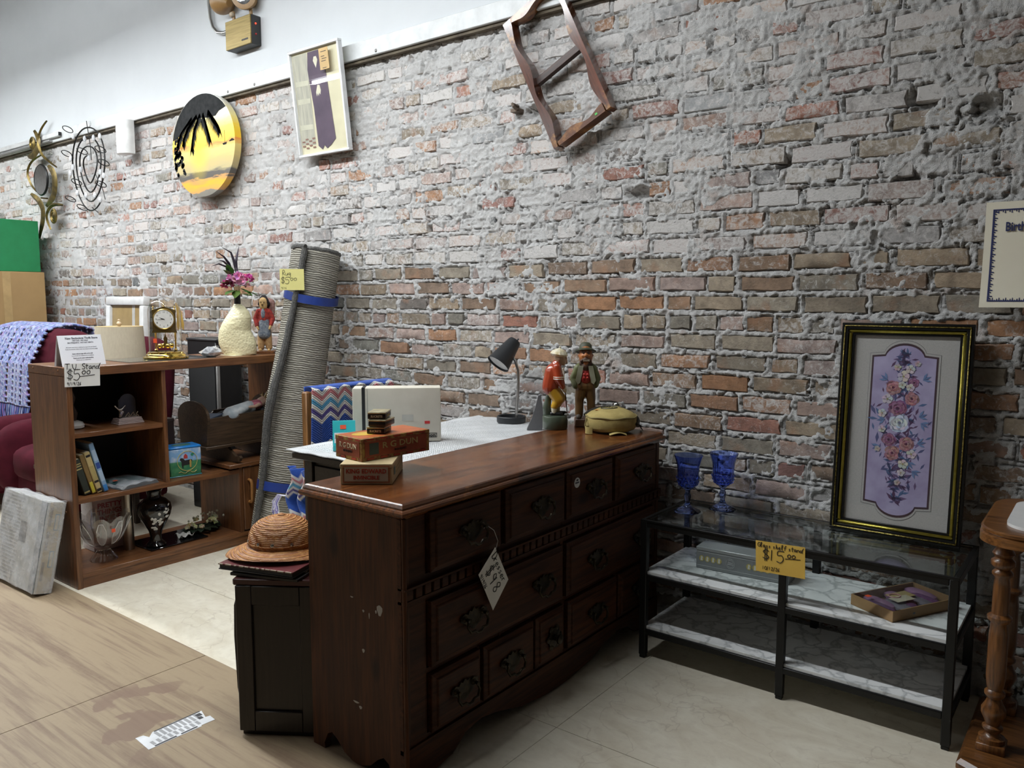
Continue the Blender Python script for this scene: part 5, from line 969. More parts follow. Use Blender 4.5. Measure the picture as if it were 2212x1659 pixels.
mb = MB(); mb.prism([(-.018, .095), (-.018, .110), (-.008, .121), (.002, .110), (.002, .095)], .0006, FX(.0003, .008, 0)); mb.build('barn_print', M('barn_red', (.5, .05, .05)), **lt, smooth=False); MB().prism([(.027+.009*math.cos(k), .113+.009*math.sin(k)) for k in range(6)], .0006, FX(.0003, .008, 0)).build('tree_print', M('tree_green', (.03, .26, .16)), **lt, smooth=False); MB().prism([(.012, .046), (.020, .046), (.021, .080), (.016, .090), (.011, .080)], .001, FX(.0006, .008, 0)).build('rider_print', M('ochre_print', (.5, .33, .08)), **lt, smooth=False)
# dark box with skull figure behind the tin
sk = thing('skull_box', 'dark brown box with a pale antlered skull, behind the horse tin', 'box', (-4.075, 2.165, .4285)); lq = dict(parent=sk, local=True); MB().box(-.055, .055, -.075, .070, 0, .285, .003).build('carton', M('dark_brown_card', (.045, .025, .020), rough=.6), **lq); MB().box(-.057, .057, -.077, .072, .275, .292, .003).build('lid', M('dark_brown_lid', (.07, .045, .04), rough=.6), **lq)
blob('skull', [((.056, -.045, .19), (.058, -.02, .175), .016, .012), ((.058, -.02, .175), (.058, .015, .178), .012, .010)], M('bone', (.52, .46, .38), rough=.6), sk, .0035); MB().tube([(.060, -.01, .185), (.060, .005, .205), (.060, .012, .235)], [.005, .004, .0015], 7).build('antler', MATS['bone'], **lq); MB().box(.0555, .0562, -.010, .008, .238, .256).build('price_dot', ORST, **lq)
# cradle
cr_ = thing('doll_cradle', 'dark wooden doll cradle on rockers inside the television stand', 'cradle', (-3.99, 2.62, .4595)); WAL = WOOD('dark_walnut', (.085, .050, .026), (.045, .026, .014), 'Y', 6, .45, space='world')
x0, x1, y0, y1, zb = -4.13, -3.87, 2.33, 2.812, .565
for y in (y0, y1-.014):
    MB().prism([(x0, zb), (x1, zb), (x1+.02, zb+.155)]+[(-4.0+(.15)*math.cos(R(a)), zb+.155+.085*math.sin(R(a))) for a in range(12, 180, 12)]+[(x0-.02, zb+.155)], .014, FY(0, y+.014, 0)).build('end_board', WAL, cr_, smooth=False)
for s, x in ((1, x1), (-1, x0)):
    notch = [(2.50+.035*math.cos(R(a)), zb+.158+.022*math.sin(R(a))) for a in range(180, 361, 20)]; MB().prism([(y0+.015, zb+.002), (y1-.015, zb+.002), (y1-.015, zb+.165), (2.545, zb+.158)]+list(reversed(notch))+[(2.45, zb+.155), (y0+.015, zb+.150)], .011, FX(x-.006, 0, 0) @ T(0, 0, 0) @ Matrix(((1, 0, 0, 0), (0, 1, 0, 0), (0, 0, 1, 0), (0, 0, 0, 1)))).build('side_board', WAL, cr_, smooth=False)
MB().box(x0-.01, x1+.014, y0-.012, y1+.006, zb-.016, zb, .002).build('base_board', WAL, cr_)
for y in (2.475, 2.715):
    P = [(-.215, .030), (-.20, .008), (-.12, -.002+.0), (0, -.006+.006), (.12, -.002), (.20, .008), (.215, .030), (.205, .042), (.17, .035), (.11, .070), (.08, .088), (-.08, .088), (-.11, .070), (-.17, .035), (-.205, .042)]
    MB().prism([(-4.0+a, .4595+.002+b) for a, b in P], .016, FY(0, y+.016, 0)).build('rocker', WAL, cr_)
dl_ = thing('rag_doll', 'blonde doll in a pink top and white dress lying in the cradle', 'doll', (-4.0, 2.66, .61)); la = dict(parent=dl_, local=True); DLS = M('doll_flesh', (.62, .40, .30), rough=.5)
blob('dress', [((.06, -.13, .10), (.04, .0, .128), .050, .040), ((.02, -.1, .09), (.01, .0, .12), .04, .03), ((.09, -.10, .12), (.07, -.02, .14), .024, .022)], M('white_gauze', (.66, .69, .70), (.44, .50, .54), scale=26, rough=.8), dl_, .006)
blob('top', [((.04, .01, .132), (.035, .055, .14), .034, .030), ((.06, .02, .14), (.085, .035, .145), .018, .016)], M('pink_cloth', (.55, .16, .22), rough=.85), dl_, .005)
blob('body', [((.088, .036, .146), (.110, -.01, .140), .012, .010), ((.110, -.01, .140), (.112, -.045, .142), .010, .008), ((.03, .085, .15), (.028, .10, .155), .028, .028)], DLS, dl_, .004)
fr_ = random.Random(6); mb = MB()
for k in range(40): a = fr_.uniform(-1.4, 1.8); mb.tube([(.03, .10, .165), (.03+.04*math.sin(a), .11+.03*math.cos(a), .19+fr_.uniform(-.01, .02)), (.04+.075*math.sin(a), .115+.045*math.cos(a), .16+fr_.uniform(-.02, .03))], .0026, 5)
mb.build('hair', M('blonde_hair', (.48, .34, .15), rough=.5), **la)
blob('bedding', [((.0, -.13, .045), (.0, .07, .055), .080, .080)], M('dark_bedding', (.03, .03, .035), rough=.9), dl_, .01)
o = MB().box(-.07, .06, -.06, .05, 0, .004, m=RX(9) @ RZ(15)).build('booklet', M('navy_booklet', (.05, .08, .14), rough=.4), smooth=False); o.location = (-3.965, 2.405, .715); tag(o, 'thin dark blue booklet tucked into the near end of the cradle', 'booklet')
# ---- bottom shelf
bg = thing('crystal_bowl', 'large scalloped crystal pedestal bowl on the bottom shelf', 'bowl', (-3.942, 1.795, .0705), (0, 0, 12)); lbb = dict(parent=bg, local=True); CRG = GLASS('lead_crystal', (.96, .96, .96), .0, 2.1, True)
MB().lathe([(.058, 0), (.062, .006), (.055, .018), (.040, .036), (.030, .052), (.032, .060)], 72, None, lambda a, z: 1+.07*math.cos(18*a)).build('foot', CRG, **lbb)
rings = []; NB = 96
for r, z, k in ((.030, .058, 0), (.062, .082, 0), (.092, .112, .1), (.112, .150, .3), (.124, .190, .7), (.128, .205, 1), (.124, .205, 1), (.118, .188, .7), (.106, .150, .3), (.086, .116, .1), (.056, .088, 0), (.006, .075, 0)): rings.append([(r*(1+.025*k*math.cos(9*a))*math.cos(a), r*(1+.025*k*math.cos(9*a))*math.sin(a), z+.030*k*abs(math.cos(4.5*a))) for a in [2*PI*i/NB for i in range(NB)]])
MB().loft(rings).build('bowl', CRG, **lbb)
for k in range(9): a = 2*PI*k/9; MB().sheet(lambda u, v: (((.066+.066*v)*math.cos(a+(u-.5)*.42*math.sin(PI*(.1+.8*v)))), ((.066+.066*v)*math.sin(a+(u-.5)*.42*math.sin(PI*(.1+.8*v)))), .088+.12*v**1.4), 4, 6, .002).build('petal_facet', FILM('frosted_crystal', .22)if 'frosted_crystal' not in MATS else MATS['frosted_crystal'], **lbb)
MB().sheet(lambda u, v: ((.134)*math.cos(-.35+.13*u), .134*math.sin(-.35+.13*u), .165+.018*v), 4, 2, .0005).build('price_dot', ORST, **lbb)
for k in range(9):
    a = 2*PI*k/9; P = [((.066+.066*v)*math.cos(a+s*.21*math.sin(PI*(.1+.8*v))), (.066+.066*v)*math.sin(a+s*.21*math.sin(PI*(.1+.8*v))), .090+.12*v**1.4) for s, vs in ((-1, [0, .2, .4, .6, .8, 1]), (1, [1, .8, .6, .4, .2, 0])) for v in vs]
    MB().tube(P, .0022, 5).build('cut_rib', M('rib_glint', (.80, .80, .80), rough=.08, spec=1, metal=.5), **lbb)
pb = thing('pretty_things_box', 'pink box lettered PRETTY THINGS INSIDE, behind the crystal bowl', 'box', (-4.122, 1.905, .0705), (0, 0, 0)); lpb = dict(parent=pb, local=True)
MB().box(-.10, .028, -.085, .088, 0, .305, .002).build('carton', M('dusty_pink_card', (.50, .36, .34), (.46, .33, .31), rough=.7), **lpb); MB().box(-.098, .026, -.0865, -.0845, .002, .303).build('spotted_side', M('spotted_white', (.70, .66, .66), (.30, .18, .22), scale=90, lo=.62, hi=.66, rough=.7), **lpb)
RDI = M('red_print', (.34, .04, .05))
for s, z in (('PRETTY', .232), ('THINGS', .197), ('INSIDE', .162)): text(s, .036, wm(pb) @ FX(.0285, 0, z), RDI, pb, bold=.0008)
o = MB().lathe([(.0, 0), (.026, 0), (.027, .002), (.027, .312), (.024, .314), (.024, .300), (0, .30)], 28).build('steel_cylinder', M('satin_steel', (.42, .37, .31), rough=.34, metal=1)); o.location = (-4.012, 1.955, .0705); tag(o, 'tall satin steel cylinder between the crystal bowl and black vase', 'cylinder')
o = MB().box(-.125, .11, -.15, .17, 0, .008, .002).build('black_tray', M('gloss_black', (.006, .006, .007), rough=.06, spec=.8)); o.location = (-3.985, 2.15, .0705); tag(o, 'glossy black tray under the black floral vase', 'tray')
bv = thing('black_vase', 'glossy black vase with white painted blossoms on the bottom shelf', 'vase', (-3.94, 2.062, .0790)); lbv = dict(parent=bv, local=True)
MB().lathe([(0, 0), (.046, 0), (.050, .006), (.044, .014), (.030, .026), (.027, .050), (.034, .080), (.058, .125), (.078, .165), (.083, .195), (.078, .222), (.055, .245), (.036, .255), (.033, .268), (.038, .292), (.046, .300), (.042, .302), (.033, .290), (.028, .268), (0, .26)], 40).build('body', MATS['gloss_black'], **lbv)
fr_ = random.Random(21); mb = MB()
for k in range(26):
    a = fr_.uniform(-.75, .55); z = .125+.075*fr_.random()+.03*math.sin(a*3); r = .0815 if z > .16 else .0835-(.17-z)*.47; r += .001; s = fr_.uniform(.005, .011); m = T(r*math.cos(a), r*math.sin(a), z) @ Vector((math.cos(a), math.sin(a), -.1 if z > .2 else -.35)).to_track_quat('Z', 'Y').to_matrix().to_4x4()
    mb.ball((0, 0, 0), (s, s*.7, .0012), 8, 4, m=m @ RZ(fr_.uniform(0, 180)))
mb.build('painted_blossoms', M('blossom_white', (.72, .72, .68), rough=.4), **lbv)
fr_ = random.Random(15); o = MB().sheet(lambda u, v: ((u-.5)*.08, (v-.5)*.07, .012+.012*math.sin(u*9+v*5)*math.sin(v*7+1)+.008*abs(u-.5)), 10, 10, .0006).build('crumpled_paper', M('tissue_white', (.70, .70, .66), rough=.8)); o.location = (-3.945, 2.225, .0790); tag(o, 'crumpled white paper beside the black vase', 'paper')
co_ = thing('rose_garland', 'cream rose corsage with dark leaves on the bottom shelf', 'flowers', (-4.0, 2.352, .0705)); fo_keep = fo; lo_ = dict(parent=co_, local=True); fr_ = random.Random(31)
for c, r in (((.03, -.075, .055), .036), ((.04, .045, .062), .038), ((.0, .085, .070), .026), ((-.01, -.02, .075), .020), ((.045, -.02, .045), .020)): petals(c, r, [(.70, .66, .36), (.76, .74, .50), (.60, .58, .30)], 20).build('rose', PET, **lo_)
for k in range(16): a = 2*PI*k/16; leaf((.01+.03*math.cos(a), .06*math.sin(a), .03), (math.cos(a), 1.4*math.sin(a), .15), .055, .034, (.018, .030, .014))
for k in range(16): x = fr_.uniform(-.02, .05); y = fr_.uniform(-.11, .12); MB().ball((x, y, .085+fr_.uniform(-.01, .02)), .0065, 8, 6).build('filler_bud', M('filler_white', (.62, .62, .48)), **lo_)
blob('moss_base', [((.01, -.09, .025), (.01, .09, .025), .024, .024)], M('dark_moss', (.015, .022, .012), rough=.9), co_, .006)
# ================================================================ rolled rug
bx, by, tx, ty, RL = -3.640, 2.600, -3.575, 2.868, 1.60
ax = Vector((tx-bx, ty-by, 0)); tiltx = math.degrees(math.asin((ty-by)/RL)); tilty = math.degrees(math.asin((tx-bx)/RL))
rg = thing('rolled_rug', 'tall rolled grey striped rug leaning on the brick wall', 'rug', (bx, by, .035), (-tiltx, tilty, 0)); lrg = dict(parent=rg, local=True)
def rugmat():
    m, nt, b = _nodes('ribbed_rug'); b.inputs['Roughness'].default_value = .95; b.inputs['Specular IOR Level'].default_value = .1; v = coords(nt, (.6, .6, 1), 'obj')
    wv = N(nt, 'ShaderNodeTexWave', bands_direction='Z'); wv.inputs['Scale'].default_value = 27; wv.inputs['Distortion'].default_value = 3.5; wv.inputs['Detail'].default_value = 3; wv.inputs['Detail Scale'].default_value = 2; nt.links.new(v, wv.inputs['Vector'])
    n1 = noise(nt, coords(nt, (.4, .4, 14), 'obj'), 7, 4); col = mixc(nt, ramp(nt, wv.outputs['Fac'], .45, .95), (.40, .38, .32), (.19, .18, .155)); col = mixc(nt, ramp(nt, n1, .4, .65, 0, .55), col, (.13, .125, .11))
    nt.links.new(col, b.inputs['Base Color']); bumpn(nt, b, wv.outputs['Fac'], .8, .005); return m
def angoff(t): return R(-37)+R(-30-25*max(0, min(1, (1-t)*1.6)))    # where the outer edge lies, turning as it goes down
def rad(t, q): bulge = .028*math.exp(-((t-.46)/.16)**2); return (.118+.012*(1-t))+.026*q+bulge*max(0, (q-.75)/.25)
rings = []; NR = 60
for j in range(61):
    t = j/60; a0 = angoff(t); ring = []
    for i in range(NR): q = i/(NR-1); a = a0-2*PI*(1-q)*.999; r = rad(t, q); ring.append((r*math.cos(a), r*math.sin(a), RL*t+.006*math.sin(a*3+1)*(t > .97)))
    rings.append(ring)
MB().loft(rings, cap=True).build('roll', rugmat(), **lrg, ang=60)
PILE = M('charcoal_pile', (.125, .122, .115), (.05, .05, .048), scale=130, rough=1, bump=1, bscale=260)
fr_ = random.Random(77); mb = MB(); P = []; rr = []
for j in range(71): t = j/70; a0 = angoff(t); r = rad(t, 1)+.002; P.append((r*math.cos(a0+.03)+fr_.uniform(-.0015, .0015), r*math.sin(a0+.03)+fr_.uniform(-.0015, .0015), RL*t)); rr.append(.0165+fr_.uniform(-.002, .002)+.006*math.exp(-((t-.46)/.16)**2))
mb.tube(P, rr, 9); mb.build('pile_edge', PILE, **lrg)
sp_ = []; 
for i in range(130): q = i/129; a = angoff(1)-2*PI*3.2*(1-q); r = .030+.108*q; sp_.append((r*math.cos(a), r*math.sin(a), RL+.006+fr_.uniform(-.003, .004)))
MB().tube(sp_, [.0155+fr_.uniform(-.003, .002) for _ in sp_], 8).build('pile_end', PILE, **lrg)
TAPE = M('blue_tape', (.020, .048, .25), rough=.4)
def band(z, wd, tl, a_from=0, a_to=2*PI):
    n = 50; rings = []
    f = lambda u, v: ((.1465+.010*(1-z/RL))*math.cos(a_from+(a_to-a_from)*u), (.1465+.010*(1-z/RL))*math.sin(a_from+(a_to-a_from)*u), z+(v-.5)*wd+tl*math.cos(a_from+(a_to-a_from)*u+.6))
    MB().sheet(f, n, 2, .0012).build('tape_band', TAPE, **lrg)
band(1.355, .045, -.030); band(.30, .050, .006)
card('price_note', 'pale yellow price note taped on the rolled rug', 'price note', Matrix.LocRotScale(Vector((-3.572, 2.612, 1.405)), Euler((0, 0, R(50))), None) @ RX(90), .125, .112, LPAP, [('Rug', .012, .078, .026, .0010), ('$5', .004, .036, .034, .0010), ('oo', .052, .050, .030, .0010), ('9/16', .006, .006, .011, .0006)])
# ================================================================ wooden chair with crocheted blanket
ch = thing('wooden_chair', 'honey wooden chair behind the desk, mostly under the zigzag blanket', 'chair', (-2.80, 2.60, 0)); CHW = WOOD('honey_oak', (.34, .165, .055), (.22, .10, .032), 'Z', 5, .4, space='world')
for y in (2.335, 2.83): MB().box(-3.035, -3.00, y-.018, y+.018, 0, .925, .006).build('back_post', CHW, ch); MB().box(-2.61, -2.575, y-.018, y+.018, 0, .43, .006).build('front_leg', CHW, ch)
MB().box(-3.03, -3.005, 2.36, 2.83, .82, .925, .008).build('top_rail', CHW, ch); MB().box(-3.03, -3.010, 2.36, 2.83, .56, .62, .004).build('back_rail', CHW, ch); MB().box(-3.02, -2.57, 2.35, 2.84, .425, .455, .008).build('seat', CHW, ch)
for y in (2.36, 2.83): MB().box(-3.0, -2.6, y-.01, y+.01, .16, .19).build('stretcher', CHW, ch)
YC = dict(B=(.022, .085, .42), W=(.76, .75, .73), P=(.60, .22, .24), L=(.10, .38, .62), V=(.10, .075, .30))
bl = thing('zigzag_blanket', 'blue crocheted zigzag blanket with white, pink and purple rows over the wooden chair', 'blanket', (-3.0, 2.6, .45)); YRN = VCOL('crochet_yarn', .95, 1.0, 420, .25)
def zig(u, s):
    zz = abs(((u*5.2) % 1)-.5)*2*.038; d = s+zz; seq = [('B', .065), ('W', .022), ('P', .022), ('W', .020), ('L', .024), ('W', .020), ('V', .022), ('W', .022), ('B', .11), ('W', .022), ('P', .022), ('W', .020), ('L', .022), ('B', .3)]
    for k, L in seq:
        if d < L: return YC[k]
        d -= L
    return YC['B']
def drape(parent, name, fn, nu, nv, L):
    me_v = []; cols = []; fs = []
    for j in range(nv+1):
        for i in range(nu+1):
            u, v = i/nu, j/nv; me_v.append(Vector(fn(u, v))); d = zig(u, v*L); k = .75+.25*math.sin(j*1.57)*math.sin(i*1.57); cols.append(tuple(c*(.78+.22*k) for c in d))
    mb = MB()
    for p, c in zip(me_v, cols): mb.v.append(p); mb.c.append(c)
    for j in range(nv):
        for i in range(nu): a = j*(nu+1)+i; fs.append((a, a+1, a+nu+2, a+nu+1))
    n0 = len(mb.v)
    mb.f = fs; o = mb.build(name, YRN, parent); so = o.modifiers.new('thick', 'SOLIDIFY'); so.thickness = .006; so.offset = 0; return o
def bf(u, v):
    s = v*.44; y = 2.345+.51*u+.0; rip = .004*math.sin(u*5.2*2*PI)+.0028*math.sin((v*.44+abs(((u*5.2) % 1)-.5)*2*.038)*2*PI/.011)
    if s < .05: a = s/.05*PI/2; return (-3.020+.035*math.sin(a)+rip*.3, y, .935+.012*math.cos(a))
    return (-2.985+rip+.012*math.sin(u*9)+.03*(s-.05), y-.03*(s/.44)*(1-u), .935-(s-.05))
drape(bl, 'front_fall', bf, 150, 220, .44)
def bb(u, v): s = v*.30; return (-3.045-.008*math.sin(u*7)-.01*v, 2.345+.51*u, .935-s+.010*(1-v))
drape(bl, 'back_fall', bb, 60, 40, .30)
def bs(u, v): return (-3.06+.15*u+.02*math.sin(v*9), 2.245+.03*math.sin(u*11+v*4)+.02*v, .58-.27*v)
drape(bl, 'side_fold', bs, 60, 60, .40)
fr_ = random.Random(41); mb = MB()
for k in range(26): c = fr_.choice([(.72, .72, .74), (.22, .20, .50), (.45, .40, .65), (.75, .74, .74)]); mb.col(c); x = -3.07+fr_.uniform(-.015, .02); mb.tube([(x+.02, 2.24, .44), (x-.015, 2.215, .445), (x-.035+fr_.uniform(-.01, .01), 2.205, .41), (x-.03+fr_.uniform(-.025, .02), 2.20, .355+fr_.uniform(-.02, .02))], .0025, 5)
mb.build('tassel', VCOL('tassel_yarn', .9), bl)
# ================================================================ things on the desk
wb = thing('white_carton', 'large off-white flat carton with a black band standing on the desk', 'box', (-2.4135, 2.090, .7855), (0, 0, 43)); lwb = dict(parent=wb, local=True); WBM = M('offwhite_card', (.66, .62, .53), (.61, .57, .48), rough=.6)
MB().box(0, .350, 0, .095, 0, .218, .006, seg=2).build('carton', WBM, **lwb); MB().box(.037, .050, -.0014, .0962, .0, .2194).build('black_band', M('matt_black', (.02, .02, .022), rough=.6), **lwb); mb = MB()
for a in ((.268, .334, .016, .018), (.268, .334, .032, .034), (.332, .334, .016, .034), (.268, .270, .016, .034)): mb.box(a[0], a[1], -.0014, .001, a[2], a[3])
mb.build('logo_frame', INK, **lwb); text('ion', .019, wm(wb) @ FY(.314, -.001, .0245), INK, wb, bold=.0006, sx=1.2)
MB().box(.285, .306, -.0014, .001, .072, .083).build('red_mark', M('red_label', (.62, .03, .03)), **lwb); MB().box(.195, .240, -.0022, -.0010, .085, .110).build('card_slip', M('grey_slip', (.52, .51, .46)), **lwb); MB().box(.058, .0594, -.0012, .001, .002, .214).build('seam', M('seam_grey', (.35, .34, .31)), **lwb)
tq = thing('turquoise_box', 'turquoise wedge-shaped box with an orange sticker on the desk', 'box', (-2.335, 1.975, .7855), (0, 0, 140)); ltq = dict(parent=tq, local=True); TQM = M('turquoise_plastic', (.035, .50, .54), rough=.35)
MB().prism([(-.035, 0), (.035, 0), (.035, .105), (.005, .108), (-.035, .02)], .085, T(0, .04, 0) @ RX(90) @ Matrix(((1, 0, 0, 0), (0, 1, 0, 0), (0, 0, 1, 0), (0, 0, 0, 1)))).build('case', TQM, **ltq, smooth=False)
sl = math.atan2(.088, .040); fm = T(-.035, 0, .02) @ RY(-math.degrees(sl))
MB().box(.010, .050, -.038, .034, .0003, .0012, m=fm).build('label', WPR, **ltq); MB().box(.027, .031, -.036, .032, .0012, .0016, m=fm).build('label_line', M('teal_line', (.05, .25, .32)), **ltq); MB().box(.064, .080, -.010, .012, .0003, .0012, m=fm).build('price_dot', ORST, **ltq)
# desk lamp
la_ = thing('desk_lamp', 'black gooseneck desk lamp beside the red-jacketed figurine', 'lamp', (-2.235, 2.905, .785)); BLM = M('lamp_black', (.016, .018, .021), rough=.45)
MB().lathe([(0, 0), (.066, 0), (.068, .004), (.068, .026), (.064, .030), (.060, .027), (.058, .012), (0, .012)], 32, T(-2.245, 2.905, .785)).build('base', BLM, la_)
g0 = (-2.215, 2.905, .797); MB().tube([g0, (-2.213, 2.905, .86), (-2.205, 2.905, .93), (-2.203, 2.905, .98), (-2.205, 2.905, 1.03), (-2.222, 2.905, 1.075), (-2.250, 2.905, 1.098), (-2.272, 2.905, 1.100)], .0065, 12).build('gooseneck', STEEL, la_)
ap = Vector((-2.250, 2.935, 1.158)); aim = Vector((-.20, -.60, -.70)).normalized(); m = T(*ap) @ aim.to_track_quat('Z', 'Y').to_matrix().to_4x4()
sh = MB().lathe([(0, -.006), (.028, -.006), (.031, 0), (.056, .133), (.0575, .135), (.0545, .135), (.028, .004), (0, .002)], 32, m).build('shade', BLM, la_); MB().lathe([(.0, .118), (.049, .118), (.0525, .126), (0, .124)], 28, m).build('diffuser', M('lamp_diffuser', (.78, .78, .77), rough=.4), sh); MB().cyl((0, 0, -.02), (0, 0, -.004), .004, n=10, m=m @ T(.015, 0, 0)).build('switch', BLM, sh)
o = MB().prism([(-.042, 0), (.025, 0), (.030, .02), (.030, .075), (.024, .12), (.020, .150), (.028, .152), (.018, .156), (.008, .150), (-.004, .10), (-.02, .05)], .055, FY(0, .0275, 0)).build('grey_bookend', M('slate_grey', (.13, .13, .135), (.10, .10, .105), rough=.5), smooth=False); o.location = (-2.035, 2.815, .784); o.rotation_euler = (0, 0, R(35)); tag(o, 'grey wedge-shaped bookend between the lamp and red-jacketed figurine', 'bookend')
# ================================================================ things on the dresser
DT = .8125
ka = math.degrees(math.atan2(.092, .120)); ke = thing('cigar_box', 'cream KING EDWARD cigar box, lowest of the pile on the dresser', 'cigar box', (-1.796, 1.504, DT), (0, 0, ka), 'cigar boxes on the dresser'); lke = dict(parent=ke, local=True)
CRB = M('aged_cream_card', (.55, .43, .24), (.47, .36, .19), scale=18, rough=.7); MB().box(0, .152, 0, .222, 0, .048, .0015).build('base', CRB, **lke); MB().box(-.001, .153, -.001, .223, .0485, .061, .0015).build('lid', CRB, **lke)
RED2 = M('cigar_red', (.44, .045, .02), rough=.6); mb = MB()
for a in ((.008, .144, .006, .0072), (.008, .144, .0535, .0547), (.008, .0092, .006, .0547), (.1428, .144, .006, .0547)): mb.box(a[0], a[1], -.0018, -.0004, a[2], a[3])
mb.build('border', RED2, **lke); MB().box(.012, .140, -.0014, -.0003, .010, .051).build('label_panel', M('label_pale', (.58, .52, .40), rough=.7), **lke)
text('KING EDWARD', .0185, wm(ke) @ FY(.076, -.0018, .039), RED2, ke, bold=.0005, sx=.92); text('INVINCIBLE', .0155, wm(ke) @ FY(.076, -.0018, .020), RED2, ke, bold=.0005, sx=.95)
MB().box(.1528, .1536, .03, .055, .022, .045).build('stamp', M('stamp_teal', (.10, .20, .18)), **lke); MB().box(.1528, .1534, .075, .205, .020, .026).build('side_print', GIL, **lke); MB().box(.1528, .1534, .075, .205, .034, .038).build('side_print', GIL, **lke)
rb_ = thing('cigar_box', 'red and gold R G DUN cigar box on top of the cream cigar box', 'cigar box', (-1.896, 1.572, DT+.0615), (0, 0, -6), 'cigar boxes on the dresser'); lrb = dict(parent=rb_, local=True); RDB = M('brick_red_card', (.33, .065, .022), (.27, .05, .018), scale=30, rough=.5); GDE = M('gold_red_edge', (.45, .30, .07), (.20, .04, .02), scale=70, rough=.5)
MB().box(0, .133, 0, .262, 0, .056, .001).build('base', GDE, **lrb); MB().box(-.0008, .1338, -.0008, .2628, .0563, .068, .001).build('lid', GDE, **lrb); MB().box(.004, .129, .004, .258, .0678, .0686).build('lid_panel', M('orange_red_card', (.46, .12, .03), (.36, .08, .025), scale=12, rough=.4), **lrb)
MB().box(.009, .124, -.0012, -.0002, .011, .0575).build('end_panel', RDB, **lrb); MB().box(.1333, .1346, .012, .250, .011, .0575).build('side_panel', RDB, **lrb); CRI = M('cream_lettering', (.66, .56, .38), rough=.6)
text('R G DUN', .0215, wm(rb_) @ FY(.066, -.0018, .041), CRI, rb_, bold=.0003); text('BOUQUET', .010, wm(rb_) @ FY(.066, -.0018, .025), INK, rb_); text('R G DUN', .026, wm(rb_) @ FX(.1350, .145, .040), GIL, rb_, bold=.0003, sx=1.3); text('BOUQUET', .010, wm(rb_) @ FX(.1350, .145, .022), INK, rb_)
MB().box(.1344, .1352, .028, .062, .017, .052).build('tax_stamp', M('tax_green', (.06, .09, .075)), **lrb)
for x in (.02, .068, .105): MB().box(x, x+.022, -.0016, -.0006, .0608, .0660).build('edge_label', RED2, **lrb)
for x in (.03, .085): MB().box(x, x+.022, -.0016, -.0006, .0025, .0085).build('edge_label', RED2, **lrb)
for k in range(5): MB().box(.1334, .1344, .02+.05*k, .045+.05*k, .0025, .0085).build('edge_label', RED2, **lrb); MB().box(.1334, .1344, .02+.05*k, .045+.05*k, .0608, .066).build('edge_label', RED2, **lrb)
MB().prism([(.045*math.cos(2*PI*k/20)*.7, .045*math.sin(2*PI*k/20)) for k in range(20)], .0006, T(.058, .068, .0686)).build('gold_medal', M('medal_gold', (.62, .40, .05), rough=.4), **lrb, smooth=False)
TINB = M('tin_black', (.018, .015, .013), (.035, .022, .018), rough=.35, metal=.4); TINC = M('tin_cream', (.50, .44, .27), (.30, .26, .16), scale=40, rough=.35, metal=.3)
for k, (lab, dx, dy, rz_) in enumerate((('lowest of three small black lozenge tins on the cigar boxes', 0, 0, 30), ('middle of three small black lozenge tins, without front lettering', .004, .003, 24), ('top one of three small black lozenge tins on the cigar boxes', .002, .003, 34))):
    tn = thing('lozenge_tin', lab, 'tin', (-1.822+dx, 1.632+dy, DT+.0615+.0690+k*.0225), (0, 0, rz_), 'lozenge tins'); l2 = dict(parent=tn, local=True)
    MB().box(0, .056, 0, .078, 0, .0165, .003, seg=2).build('base', TINB, **l2); MB().box(-.0008, .0568, -.0008, .0788, .0160, .0218, .003, seg=2).build('lid', TINC, **l2)
    if k != 1: text('SUCRETS', .0095, wm(tn) @ FY(.028, -.0004, .0085), CRI, tn, bold=.0002, sx=.95); text('SUCRETS', .0095, wm(tn) @ FX(.0563, .038, .0085), GIL, tn, bold=.0002, sx=1.1)
# hanging price tag
pt_ = thing('price_tag', 'white diamond price tag hanging from a dresser pull', 'price tag', (-1.452, 1.795, .42)); m = FX(-1.453, 0, 0)
MB().prism([(1.801, .615), (1.865, .497), (1.790, .422), (1.723, .551)], .0007, m).build('card', PAPER, pt_, smooth=False)
tm = m @ T(1.783, .592, .0007) @ RZ(-62); pen(MB(), 'Dresser', tm, .026, .0012).build('handwriting', INK, pt_); pen(MB(), '$98', m @ T(1.752, .552, .0007) @ RZ(-62), .040, .0014, .85).build('handwriting', INK, pt_); pen(MB(), '9/19/26', m @ T(1.727, .545, .0007) @ RZ(-62), .012, .0009).build('handwriting', INK, pt_)
MB().tube([(-1.452, 1.803, .606), (-1.451, 1.812, .632), (-1.452, 1.795, .668), (-1.455, 1.765, .69), (-1.458, 1.755, .682)], .0008, 6).build('string', M('white_string', (.6, .6, .58)), pt_)
st_ = MB().prism([(.018*math.cos(2*PI*k/24), .018*math.sin(2*PI*k/24)) for k in range(24)], .0005, FX(0, 0, 0)).build('round_sticker', M('sticker_white', (.70, .70, .69), rough=.4), smooth=False); st_.location = (-1.4693, 2.275, .722); tag(st_, 'round white sticker on the third top drawer of the dresser', 'sticker')
MB().box(.0003, .0009, -.012, .012, -.003, .003).build('sticker_text', GRI, st_, local=True); MB().box(.0003, .0009, -.005, .007, .006, .012).build('sticker_text', INK, st_, local=True)
# ---- golfer figurine
gf = thing('golfer_figurine', 'painted golfer figurine in a red jacket and cream cap on a green base', 'figurine', (-1.880, 2.735, DT), (0, 0, 40)); lgf = dict(parent=gf, local=True); GRN = M('green_stoneware', (.075, .095, .065), (.055, .07, .05), rough=.3, coat=.3)
